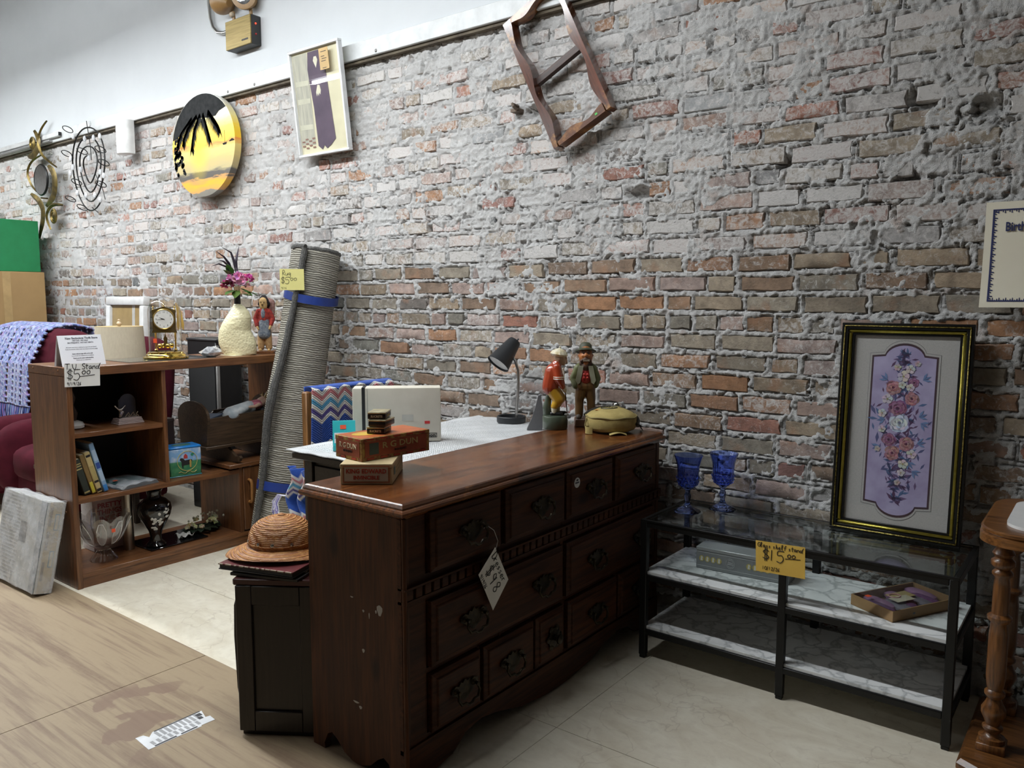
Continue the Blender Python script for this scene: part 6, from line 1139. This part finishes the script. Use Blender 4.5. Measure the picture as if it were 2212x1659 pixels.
# local: figure faces +X, viewer looks along +Y
mb = MB().lathe([(0, 0), (.050, 0), (.053, .004), (.053, .050), (.050, .056), (0, .058)], 36); mb.build('base', GRN, **lgf); blob('stump', [((-.030, .020, .055), (-.034, .016, .085), .020, .018), ((-.034, .016, .085), (-.024, .014, .140), .018, .012)], GRN, gf, .004)
YEL = M('mustard_glaze', (.55, .31, .025), (.46, .25, .02), rough=.25, coat=.4); REDG = M('rust_red_glaze', (.38, .055, .018), (.30, .04, .014), rough=.25, coat=.4); SKG = M('painted_skin', (.56, .38, .25), rough=.3); WHG = M('cream_glaze', (.66, .60, .45), rough=.3, coat=.3); BKG = M('black_glaze', (.012, .012, .012), rough=.25)
blob('breeches', [((-.018, -.004, .172), (.012, -.012, .125), .029, .024), ((.012, -.012, .125), (-.004, -.012, .096), .021, .016), ((-.012, .014, .172), (.026, .014, .128), .027, .022), ((.026, .014, .128), (.010, .014, .096), .020, .015)], YEL, gf, .0035)
blob('stockings', [((-.004, -.012, .100), (-.006, -.012, .066), .014, .010), ((.010, .014, .100), (.012, .014, .066), .014, .010)], WHG, gf, .003); blob('shoes', [((-.014, -.012, .064), (.022, -.014, .062), .010, .011), ((.004, .014, .064), (.042, .016, .062), .010, .011)], BKG, gf, .003)
blob('jacket', [((-.020, 0, .175), (-.006, 0, .240), .036, .038), ((-.006, 0, .240), (.006, 0, .272), .034, .022), ((.004, -.032, .262), (.012, -.040, .212), .017, .016), ((.012, -.040, .212), (.028, -.030, .180), .016, .012), ((.010, .030, .262), (.026, .036, .212), .016, .015), ((.026, .036, .212), (.034, .022, .185), .014, .011)], REDG, gf, .0035)
blob('hands', [((.032, -.024, .174), (.040, -.012, .160), .009, .008), ((.038, .014, .178), (.042, 0, .163), .009, .008)], WHG, gf, .003)
blob('head', [((.010, 0, .272), (.016, 0, .290), .016, .020), ((.018, 0, .300), (.022, 0, .288), .023, .020)], SKG, gf, .0028, balls=[((.044, 0, .296), .0055), ((.034, 0, .277), .011), ((.016, -.022, .295), .006), ((.016, .022, .295), .006)]); mb = MB(); [mb.ball((.041, s*.009, .304), .0028, 8, 6) for s in (-1, 1)]; mb.build('eyes', INK, **lgf)
mb = MB(); rings = []
mb.lathe([(.024, 0), (.032, .004), (.036, .010), (.030, .022), (.016, .031), (.004, .035), (0, .036)], 40, T(.014, 0, .304) @ RY(8), lambda a, z: 1+.045*math.cos(12*a)); mb.build('cap', M('cream_cap', (.72, .68, .54), (.50, .40, .18), scale=40, rough=.35), **lgf); MB().ball((.020, 0, .343), .005, 8, 6).build('cap_button', WHG, **lgf)
mb = MB()
for k in range(2): mb.tube([(.004+.021*math.cos(a)+.006, -.040+.021*math.sin(a)*.9, .222-.008*k) for a in [R(180+18*i) for i in range(11)]], .0017, 5)
mb.build('sleeve_stripes', WHG, **lgf); MB().tube([(.041, -.006, .165), (.046, -.010, .110), (.050, -.012, .062)], .0022, 7).build('golf_club', M('club_brown', (.08, .03, .02), rough=.4), **lgf); MB().ball((.046, -.018, .062), (.010, .006, .005), 10, 6).build('club_head', M('club_grey', (.3, .3, .28)), **lgf)
MB().tube([(.0535*math.cos(R(-25))+.0, .0535*math.sin(R(-25))+.012*math.cos(2*PI*k/14), .030+.014*math.sin(2*PI*k/14)) for k in range(14)], .0014, 5, True).build('emblem', INK, **lgf)
# ---- carved man figurine
cm_ = thing('carved_man', 'carved wooden man with a big moustache, green hat and open waistcoat', 'figurine', (-1.815, 2.868, DT), (0, 0, 35)); lcm = dict(parent=cm_, local=True); WDS = M('carved_base', (.12, .055, .025), (.07, .03, .015), rough=.5); BRP = WOOD('carved_brown', (.22, .115, .035), (.12, .06, .02), 'Z', 8, .45); OLG = M('olive_paint', (.14, .15, .055), (.09, .10, .04), rough=.5); LGR = M('sage_paint', (.36, .37, .27), (.26, .27, .19), rough=.5)
# local: faces -Y
MB().box(-.045, .045, -.038, .038, 0, .036, .004).build('base', WDS, **lcm)
blob('trousers', [((-.026, -.004, .050), (-.025, 0, .115), .0175, .019), ((-.025, 0, .115), (-.016, 0, .172), .020, .026), ((.026, -.004, .050), (.025, 0, .115), .0175, .019), ((.025, 0, .115), (.016, 0, .172), .020, .026), ((-.018, -.004, .176), (.018, -.004, .176), .028, .028), ((-.018, -.002, .195), (.018, -.002, .195), .026, .026)], BRP, cm_, .0035)
blob('boots', [((-.028, -.008, .044), (-.030, -.030, .043), .012, .010), ((.028, -.008, .044), (.030, -.030, .043), .012, .010)], M('grey_boot', (.14, .12, .10), rough=.5), cm_, .003)
blob('shirt', [((0, -.008, .205), (0, -.006, .245), .029, .022)], M('carved_red', (.34, .025, .02), rough=.45), cm_, .003); mb = MB(); [mb.ball((s*.007, -.037, z), (.0055, .004, .0055), 8, 6) for s in (-1, 1) for z in (.212, .226)]; mb.build('buttons', M('button_red', (.5, .05, .04), rough=.3), **lcm)
blob('jacket', [((-.032, .004, .250), (-.050, .004, .205), .018, .017), ((-.050, .004, .205), (-.042, -.012, .175), .016, .015), ((.032, .004, .250), (.050, .004, .205), .018, .017), ((.050, .004, .205), (.042, -.010, .178), .016, .014), ((-.026, .012, .190), (-.020, .012, .255), .022, .020), ((.026, .012, .190), (.020, .012, .255), .022, .020), ((0, .016, .190), (0, .016, .25), .020, .02)], OLG, cm_, .0035)
for s in (-1, 1): MB().prism([(s*.010, .262), (s*.030, .262), (s*.043, .200), (s*.034, .184), (s*.024, .190), (s*.016, .225)], .007, FY(0, -.026, 0) @ RY(0)).build('lapel', LGR, **lcm)
ORS = M('carved_face', (.46, .17, .05), (.30, .10, .03), scale=40, rough=.45); DKB = M('dark_beard', (.045, .022, .014), (.10, .05, .03), scale=60, rough=.6)
blob('head', [((0, -.004, .262), (0, -.006, .300), .018, .028), ((0, -.006, .296), (0, -.004, .322), .030, .027)], ORS, cm_, .003, balls=[((0, -.036, .307), .0075), ((-.013, -.028, .304), .007), ((.013, -.028, .304), .007), ((-.029, -.002, .305), .006), ((.029, -.002, .305), .006), ((0, -.026, .272), .012)])
blob('moustache', [((0, -.034, .292), (-.020, -.030, .283), .0085, .006), ((0, -.034, .292), (.020, -.030, .283), .0085, .006), ((0, -.020, .262), (0, -.014, .240), .018, .013), ((-.016, -.014, .272), (.016, -.014, .272), .013, .013)], DKB, cm_, .003); mb = MB(); [mb.box(-.011+k*.0055, -.008+k*.0055, -.0425, -.0385, .282, .290) for k in range(5)]; mb.build('teeth', M('teeth_pale', (.55, .48, .38)), **lcm)
mb = MB(); [mb.ball((s*.011, -.031, .3165), (.005, .003, .0022), 8, 6) for s in (-1, 1)]; mb.build('eyes', INK, **lcm); mb = MB(); [mb.tube([(s*.004, -.0325, .322), (s*.012, -.032, .325), (s*.019, -.028, .321)], .0022, 6) for s in (-1, 1)]; mb.build('eyebrows', DKB, **lcm)
MB().lathe([(.022, .006), (.040, .0), (.045, .002), (.045, .005), (.036, .010), (.028, .016), (.026, .030), (.018, .040), (.006, .043), (0, .043)], 32, T(0, .004, .318) @ RX(-16)).build('hat', M('dark_olive_felt', (.035, .04, .022), (.06, .065, .035), rough=.6), **lcm)
# ---- canteen
cn = thing('canteen', 'round khaki canvas canteen lying on the far end of the dresser', 'canteen', (-1.655, 2.815, DT), (0, 0, 38)); lcn = dict(parent=cn, local=True); KHK = M('khaki_canvas', (.42, .33, .12), (.33, .255, .085), scale=22, rough=.9, bump=.6, bscale=300); KHD = M('khaki_strap', (.26, .21, .08), rough=.9)
MB().lathe([(0, .004), (.080, .006), (.098, .014), (.104, .024), (.105, .060), (.101, .070), (.085, .082), (.055, .095), (.025, .101), (0, .102)], 44, None, lambda a, z: 1+.012*math.sin(5*a+z*40)+.008*math.sin(11*a)).build('body', KHK, **lcn)
MB().tube([(.104*math.cos(2*PI*k/40), .104*math.sin(2*PI*k/40), .066+.002*math.sin(k)) for k in range(40)], .0035, 6, True).build('seam', KHD, **lcn)
cp = MB().lathe([(.018, 0), (.020, .004), (.020, .014), (.017, .018), (0, .020)], 24, T(.030, .045, .093) @ RX(-15)).build('cap', CHR, **lcn); DST = M('dark_webbing', (.035, .030, .022), rough=.85)
MB().tube([(.105*math.cos(R(a))*1.02, .105*math.sin(R(a))*1.02, .050+.035*math.sin(R(a))) for a in range(-25, 165, 8)], .011, 8, flat=.5).build('strap', DST, **lcn); MB().sheet(lambda u, v: (.1+.03*u, .03-.05*v+.01*u, .055-.05*u), 6, 3, .002).build('strap_end', DST, **lcn)
MB().sheet(lambda u, v: (-.085-.025*math.sin(u*PI), -.060-.02*math.cos(u*PI)-.0*v, .002+.028*v), 12, 2, .002).build('strap_loop', KHK, **lcn); MB().sheet(lambda u, v: (-.02+.07*u, -.112+.018*v-.006*math.sin(u*6), .002+.009*math.sin(u*PI)+.004*v), 10, 3, .0016).build('strap_tail', KHK, **lcn); mb = MB(); [mb.tube([(-.098-.004*k, -.03, .060), (-.112, -.038-.003*k, .035), (-.108, -.045, .010+.004*k)], .0018, 5) for k in range(3)]; mb.build('cords', KHD, **lcn)
mb = MB()
for r in (.034, .030): mb.tube([(-.010+r*math.cos(2*PI*k/28), -.012+r*.75*math.sin(2*PI*k/28), .1032-((-.010+r*math.cos(2*PI*k/28))**2+(-.012+r*.75*math.sin(2*PI*k/28))**2)*2.2) for k in range(28)], .0013, 4, True)
mb.tube([(-.032+.004*k, -.012+.005*math.sin(k*2.1), .1028-(.0003*abs(k-5.5))) for k in range(12)], .0018, 5); mb.build('stencil', M('stencil_ink', (.05, .045, .02)), **lcn); MB().ball((-.058, -.02, .0925), (.012, .009, .001), 10, 6, m=I4).build('price_dot', M('faded_orange', (.75, .25, .05)), **lcn)
# ================================================================ albums and helmet on the side cabinet
CTZ = .5075
o = MB().box(0, .235, 0, .225, 0, .010, .002, m=RZ(22)).build('album', M('black_album', (.014, .013, .013), rough=.5)); o.location = (-2.135, 1.345, CTZ); tag(o, 'black album, bottom of the pile on the side cabinet', 'album')
o = MB().box(0, .225, 0, .30, 0, .006, .001, m=RZ(34)).build('folder', M('grey_green_folder', (.42, .47, .42), (.36, .41, .37), rough=.6)); o.location = (-2.13, 1.36, CTZ+.0102); tag(o, 'pale grey-green folder sticking out under the burgundy album', 'folder')
ab = thing('album', 'burgundy album with scuffed pale edges under the pith helmet', 'album', (-2.172, 1.330, CTZ+.0165), (0, 0, 18.5)); lab = dict(parent=ab, local=True)
MB().box(0, .268, 0, .245, .0, .0035, .001).build('back_cover', MATS['black_album'], **lab); MB().box(.003, .265, .003, .242, .0036, .0150).build('pages', M('album_pages', (.05, .05, .05), rough=.9), **lab); MB().box(0, .268, 0, .245, .0150, .0190, .001).build('front_cover', M('burgundy_leather', (.125, .022, .024), (.085, .016, .018), scale=30, rough=.4), **lab)
fr_ = random.Random(5); mb = MB(); x = 0
while x < .262: L = fr_.uniform(.006, .022); mb.box(x, min(x+L, .266), -.0008, .0022, .0165-fr_.uniform(0, .0015), .0193); x += L+fr_.uniform(.003, .012)
mb.build('scuffs', M('scuffed_edge', (.52, .45, .36), rough=.9), **lab)
he = thing('pith_helmet', 'woven wicker pith helmet resting on the burgundy album', 'helmet', (-2.098, 1.512, CTZ+.0365), (0, 0, 37.7)); lhe = dict(parent=he, local=True)
def wick():
    m, nt, b = _nodes('wicker'); b.inputs['Roughness'].default_value = .5; v = coords(nt, (1, 1, 1), 'obj')
    w1 = N(nt, 'ShaderNodeTexWave', wave_type='RINGS', rings_direction='Z'); w1.inputs['Scale'].default_value = 38; w1.inputs['Distortion'].default_value = 1.5; w1.inputs['Detail Scale'].default_value = 6; nt.links.new(v, w1.inputs['Vector'])
    w2 = N(nt, 'ShaderNodeTexWave', bands_direction='Z'); w2.inputs['Scale'].default_value = 60; w2.inputs['Distortion'].default_value = 1; nt.links.new(v, w2.inputs['Vector'])
    n = noise(nt, v, 60, 4); ad = N(nt, 'ShaderNodeMath', operation='MULTIPLY'); nt.links.new(w1.outputs['Fac'], ad.inputs[0]); nt.links.new(w2.outputs['Fac'], ad.inputs[1])
    col = mixc(nt, ramp(nt, ad.outputs[0], .05, .6), (.26, .085, .018), (.50, .22, .06)); col = mixc(nt, ramp(nt, n, .45, .7, 0, .6), col, (.62, .33, .11)); nt.links.new(col, b.inputs['Base Color']); bumpn(nt, b, ad.outputs[0], .8, .004); return m
WIC = wick()
def hel(prof, fn): return prof
NH = 72; rings = []
def ell(r, z, brim):   # long front brim towards -X
    return [((r*(1.08+.0*brim)-(.012 if brim else 0)*math.cos(a))*math.cos(a) if True else 0, r*.88*math.sin(a), z-(.014*brim*(abs(math.cos(a)))**2)) for a in [2*PI*i/NH for i in range(NH)]]
for r, z, bm_ in ((.148, .013, 1.0), (.153, .0155, 1.0), (.150, .019, 1.0), (.125, .026, .6), (.105, .030, .25), (.098, .033, 0)): rings.append(ell(r, z, bm_))
br_ = MB().loft(rings+[ell(.094, .030, 0), ell(.12, .022, .5), ell(.146, .0125, 1)], cap=False).build('brim', WIC, **lhe)
MB().lathe([(.096, .030), (.098, .034), (.097, .050), (.093, .072), (.083, .092), (.066, .108), (.042, .119), (.018, .124), (0, .125)], 96, Matrix.Diagonal((1.08, .90, 1, 1)), lambda a, z: 1+.010*math.cos(34*a)).build('crown', WIC, **lhe)
MB().lathe([(.012, .122), (.012, .127), (.006, .130), (0, .130)], 16).build('button', WIC, **lhe); MB().tube([(.1055*math.cos(2*PI*k/48), .088*math.sin(2*PI*k/48), .042) for k in range(48)], .003, 6, True).build('band', WIC, **lhe)
for a in (-150, -118, -92, -60): MB().lathe([(.0028, 0), (.0055, .001), (.0055, .003), (.003, .0035), (.0025, .001)], 14, T(.1065*math.cos(R(a)), .089*math.sin(R(a)), .051) @ Vector((math.cos(R(a)), math.sin(R(a)), .1)).to_track_quat('Z', 'Y').to_matrix().to_4x4()).build('eyelet', CHR, **lhe)
# ================================================================ floor things
lb_ = thing('leaning_parcel', 'flat plastic-wrapped parcel of tile boxes leaning on the television stand side', 'parcel', (-3.853, 1.430, .0205), (-12.3, 0, .8)); llb = dict(parent=lb_, local=True)
GRC = M('pale_grey_card', (.50, .50, .48), (.42, .42, .40), scale=9, rough=.6); MB().box(-.46, 0, 0, .080, 0, .420, .003).build('carton', GRC, **llb); MB().box(-.462, .0008, .012, .068, .002, .418).build('tan_side', M('tan_side_card', (.46, .38, .25), (.40, .33, .21), rough=.7), **llb); MB().box(-.058, -.001, -.0008, .004, .002, .418).build('blue_grey_band', M('blue_grey_print', (.16, .18, .20), (.34, .36, .37), scale=60, rough=.5), **llb)
MB().box(-.235, -.165, -.0010, .002, .205, .30).build('dark_square', M('photo_grey', (.10, .095, .085), rough=.5), **llb); mb = MB()
for k in range(24): mb.box(-.45, -.25+.012*(k % 3), -.0009, .001, .02+.0165*k, .026+.0165*k)
mb.build('small_print', M('faint_print', (.33, .33, .33)), **llb); BLP = M('blue_print', (.08, .20, .30)); mb = MB()
for z in (.06, .20, .31): mb.box(.0004, .0014, .016, .028, z, z+.085)
mb.build('side_print', M('brown_print', (.17, .13, .09)), **llb)
for z in (.12, .29): MB().box(.0004, .0014, .042, .062, z, z+.075).build('blue_frame', BLP, **llb); MB().box(.0012, .0018, .045, .059, z+.004, z+.071).build('frame_inner', M('frame_tan', (.52, .46, .34)), **llb)
MB().sheet(lambda u, v: (-.463+.466*u, -.004-.003*math.sin(u*13+v*8)*math.sin(v*9+1), .001+.421*v), 24, 24, .0005).build('film', FILM('parcel_film', .24), **llb); MB().sheet(lambda u, v: (.004+.002*math.sin(v*15+u*4), .0+.080*u, .001+.421*v), 8, 24, .0005).build('film', MATS['parcel_film'], **llb); MB().sheet(lambda u, v: (-.463+.466*u, -.003+.086*v, .4235+.003*math.sin(u*21+v*6)), 24, 6, .0005).build('film', MATS['parcel_film'], **llb)
fp_ = thing('floor_leaflet', 'torn strip of printed paper lying on the brown floor board', 'paper', (-2.295, 1.235, .0028)); lfp = dict(parent=fp_, local=True)
MB().prism([(-.048, -.105), (.046, -.112), (.048, .0), (.050, .060), (.044, .062), (.047, .108), (.012, .112), (.008, .098), (-.038, .112), (-.044, .02), (-.040, -.055), (-.020, -.075), (-.044, -.082)], .0006).build('sheet', M('leaflet_white', (.80, .81, .83), rough=.5), **lfp, smooth=False); mb = MB()
for k in range(9): mb.box(-.034, .004, -.055+.0165*k, -.045+.0165*k, .0005, .0009)
for k in range(9): mb.box(.009, .034, -.09+.0185*k, -.080+.0185*k, .0005, .0009)
mb.build('print_block', M('leaflet_grey', (.38, .38, .39)), **lfp, smooth=False); mb = MB(); mb.box(-.042, -.036, -.05, .105, .0005, .001); mb.box(.038, .045, -.09, -.02, .0005, .001); mb.box(.038, .045, -.005, .05, .0005, .001); mb.box(-.030, -.012, .082, .100, .0006, .0012); mb.box(-.008, .008, .078, .092, .0006, .0012); mb.build('print_dark', M('leaflet_black', (.05, .05, .055)), **lfp, smooth=False)
# ================================================================ back left corner
BUR = M('burgundy_velour', (.085, .010, .020), (.055, .006, .013), scale=9, rough=.9, spec=.15)
def armchair(label, cx, yb, hw, lean=8, topz=1.12):
    a = thing('armchair', label, 'armchair', (cx, yb-.45, 0), (0, 0, 0), 'burgundy armchairs'); l_ = dict(parent=a, local=True)
    MB().ball((0, 0, 0), (hw-.10, .15, (topz-.42)/2), 28, 18, T(0, .33, .42+(topz-.42)/2) @ RX(-lean), .55).build('backrest', BUR, **l_); MB().ball((0, -.03, .36), (hw-.14, .36, .115), 28, 14, e=.5).build('seat_cushion', BUR, **l_)
    for s in (-1, 1): MB().ball((s*(hw-.09), -.02, .36), (.105, .40, .245), 22, 16, e=.55).build('arm', BUR, **l_)
    MB().box(-hw+.06, hw-.06, -.33, .34, .10, .30, .03, seg=2).build('frame', BUR, **l_)
    for x in (-hw+.12, hw-.12):
        for y in (-.30, .30): MB().cyl((x, y, 0), (x, y, .12), .022, .032, 12).build('leg', CHW, **l_)
    return a
a1 = armchair('burgundy armchair at the left edge with a crocheted throw over its back', -6.19, 2.66, .56, 8, 1.15); a2 = armchair('burgundy armchair behind the anniversary clock', -5.165, 2.74, .40, 6, 1.12)
# lace throw
tw = thing('lace_throw', 'blue and lilac lace-crochet throw over the left armchair', 'throw', (-6.62, 2.55, .6)); fr_ = random.Random(19); pal = [(.16, .21, .44), (.22, .25, .50), (.28, .40, .60), (.48, .52, .64), (.10, .15, .40), (.29, .18, .44), (.07, .10, .30)]
def tf(u, v):
    x = -6.98+.92*u; s = v*1.02
    if s < .28: return (x, 2.78, .98+s*.6)
    if s < .48: a = (s-.28)/.20; return (x, 2.78-.32*a, 1.145+.032*math.sin(a*PI)+.006*math.sin(u*30))
    d = s-.48; return (x+.05*d*(u-.3), 2.46-.10*d-.012*math.sin(u*14+2)-.11*min(1, d*4), 1.145-d*1.0)
nu, nv = 96, 120; mb = MB(); V = []; 
for j in range(nv+1):
    for i in range(nu+1): mb.v.append(Vector(tf(i/nu, j/nv))); c = fr_.choice(pal); k = fr_.uniform(.8, 1.15); mb.c.append(tuple(q*k for q in c))
for j in range(nv):
    for i in range(nu):
        if not (i % 10 in (3, 4, 5) and j % 5 in (1, 2, 3)): a = j*(nu+1)+i; mb.f.append((a, a+1, a+nu+2, a+nu+1))
o = mb.build('knit', VCOL('lace_yarn', .95, 1.0, 300, .3), tw); so = o.modifiers.new('t', 'SOLIDIFY'); so.thickness = .012; so.offset = 0
mb = MB(); 
for k in range(60): u = k/59; p = Vector(tf(u, 1)); mb.col(fr_.choice(pal)); mb.tube([p, p+Vector((fr_.uniform(-.01, .01), -.01, -.05)), p+Vector((fr_.uniform(-.02, .02), -.01, -.11))], .004, 5)
mb.build('fringe', VCOL('fringe_yarn', .9), tw)
MB().box(-6.58, -6.53, 2.285, 2.29, .76, .80).build('paper_tag', M('tag_cream', (.62, .55, .40)), tw)
o = MB().box(-7.9, -7.20, 2.44, 2.92, 0, 1.585, .004).build('tall_carton', M('brown_cardboard', (.42, .27, .115), (.37, .235, .10), scale=4, rough=.8)); rebase(o, (-7.55, 2.68, 0)); tag(o, 'tall brown cardboard carton standing behind the throw-covered armchair', 'carton'); MB().box(-7.1995, -7.1985, 2.60, 2.66, .02, 1.58).build('tape_strip', M('carton_tape', (.50, .34, .15), rough=.3), o)
gx = thing('green_box', 'green printed box on top of the tall cardboard carton', 'box', (-7.55, 2.68, 1.586)); MB().box(-7.88, -7.215, 2.50, 2.90, 1.5865, 2.005, .003).build('carton', M('kelly_green_card', (.012, .225, .075), (.010, .20, .065), rough=.5), gx); mb = MB(); [mb.box(-7.46, -7.24-.02*(k % 3), 2.4988, 2.501, 1.80-.016*k, 1.805-.016*k) for k in range(9)]; mb.build('small_print', M('print_pale_green', (.25, .50, .32)), gx)
mb = MB(); mb.tube([(-7.42, 2.499, 1.97), (-7.22, 2.499, 1.925)], .006, 6); mb.tube([(-7.45+.03*math.cos(k), 2.499, 1.975+.03*math.sin(k)) for k in [2*PI*i/16 for i in range(16)]], .006, 6, True); mb.build('white_mark', WPR, gx)
# white framed mirror leaning behind the chairs, its reflection painted on
wfp = thing('leaning_mirror', 'white framed mirror with a painted tan reflection, leaning on the brick wall behind the lampshade', 'frame', (-5.92, 2.925, .42), (-3, 0, 0)); lwf = dict(parent=wfp, local=True); WFM = M('white_gloss_frame', (.80, .80, .79), rough=.3)
for a in ((-.285, .285, 0, .065), (-.285, .285, .895, .96), (-.285, -.22, .065, .895), (.22, .285, .065, .895)): MB().box(a[0], a[1], -.035, .02, a[2], a[3], .012, seg=2).build('frame_bar', WFM, **lwf)
MB().box(-.222, .222, -.012, 0, .06, .90).build('panel', M('tan_reflection', (.40, .28, .12), (.34, .235, .10), rough=.35), **lwf); MB().box(.085, .125, -.0135, -.011, .062, .898).build('reflected_strip', M('reflection_grey', (.58, .56, .52), rough=.3), **lwf)  # painted reflection: tan with a pale strip in place of mirror glass
o = thing('plinth_crate', 'plain dark crate standing behind the armchairs under the white frame', 'crate', (-5.92, 2.93, 0)); MB().box(-6.22, -5.62, 2.875, 2.985, 0, .418, .003).build('box', M('dark_crate', (.05, .04, .03), rough=.7), o); MB().box(-6.225, -5.615, 2.870, 2.986, .39, .4185, .002).build('lid', M('dark_crate_lid', (.07, .05, .035), rough=.7), o)
# black tower
bt = thing('black_speaker', 'tall black speaker with a silver edge behind the television stand', 'speaker', (-4.64, 2.87, 0)); MB().box(-4.80, -4.475, 2.78, 2.96, 0, 1.10, .006).build('cabinet', M('speaker_black', (.010, .010, .011), rough=.5), bt); MB().box(-4.478, -4.466, 2.777, 2.800, .02, 1.07, .002).build('silver_edge', M('silver_trim', (.45, .45, .44), rough=.35, metal=.6), bt); MB().box(-4.785, -4.49, 2.774, 2.781, .05, .97, .004).build('grille', M('grille_black', (.014, .014, .015), (.006, .006, .006), scale=300, rough=.9), bt); MB().box(-4.805, -4.46, 2.775, 2.965, 1.095, 1.112, .004).build('top_cap', M('speaker_cap', (.03, .03, .032), rough=.4), bt)
# side table, lamp and red-white carton behind the stand
stb = thing('side_table', 'small dark side table behind the television stand', 'table', (-4.58, 2.08, 0)); STM = WOOD('side_table_wood', (.05, .028, .016), (.03, .017, .010), 'Y', 5, .4, space='world'); MB().box(-4.73, -4.43, 1.80, 2.37, .425, .450, .004).build('top', STM, stb)
for x in (-4.71, -4.47):
    for y in (1.82, 2.33): MB().box(x, x+.03, y, y+.03, 0, .425, .003).build('leg', STM, stb)
ls_ = thing('table_lamp', 'table lamp with a plain beige drum shade behind the television stand', 'lamp', (-4.59, 2.245, .4505)); lls = dict(parent=ls_, local=True); LIN = M('linen_shade', (.60, .53, .40), (.55, .48, .36), scale=120, rough=.9, stretch=(1, 1, .3))
MB().lathe([(0, 0), (.075, 0), (.080, .010), (.050, .025), (.030, .05), (.060, .12), (.085, .20), (.075, .30), (.035, .38), (.015, .41), (.010, .56), (.008, .73)], 28).build('body', M('ivory_ceramic', (.62, .56, .44), rough=.3), **lls); MB().lathe([(.118, .745), (.124, .744), (.138, .50), (.140, .50), (.126, .750), (.118, .750)], 40).build('shade', LIN, **lls); MB().lathe([(.1245, .738), (.1262, .738), (.1258, .752), (.1185, .752)], 40).build('shade_trim', M('shade_trim_tan', (.50, .37, .18), rough=.8), **lls)
mb = MB(); [mb.tube([(0, 0, .742), (.120*math.cos(k*2.094), .120*math.sin(k*2.094), .744)], .002, 5) for k in range(3)]; mb.build('spider', GOLD, **lls); MB().lathe([(.006, .735), (.006, .752), (.010, .756), (.014, .768), (.008, .778), (.005, .782), (.008, .788), (0, .794)], 16).build('finial', M('pale_wood_finial', (.62, .48, .32), rough=.4), **lls)
rwc = thing('red_white_carton', 'white and red carton glimpsed through the slot of the stand back', 'carton', (-4.58, 1.925, .4505)); MB().box(-4.655, -4.50, 1.84, 2.02, .4505, .975, .003).build('carton', M('carton_white', (.75, .74, .72)), rwc); MB().box(-4.4995, -4.4985, 1.845, 2.015, .72, .80).build('red_band', M('carton_red', (.55, .04, .04)), rwc); MB().box(-4.4995, -4.4985, 1.845, 2.015, .62, .72).build('pink_band', M('carton_pink', (.62, .36, .34)), rwc)
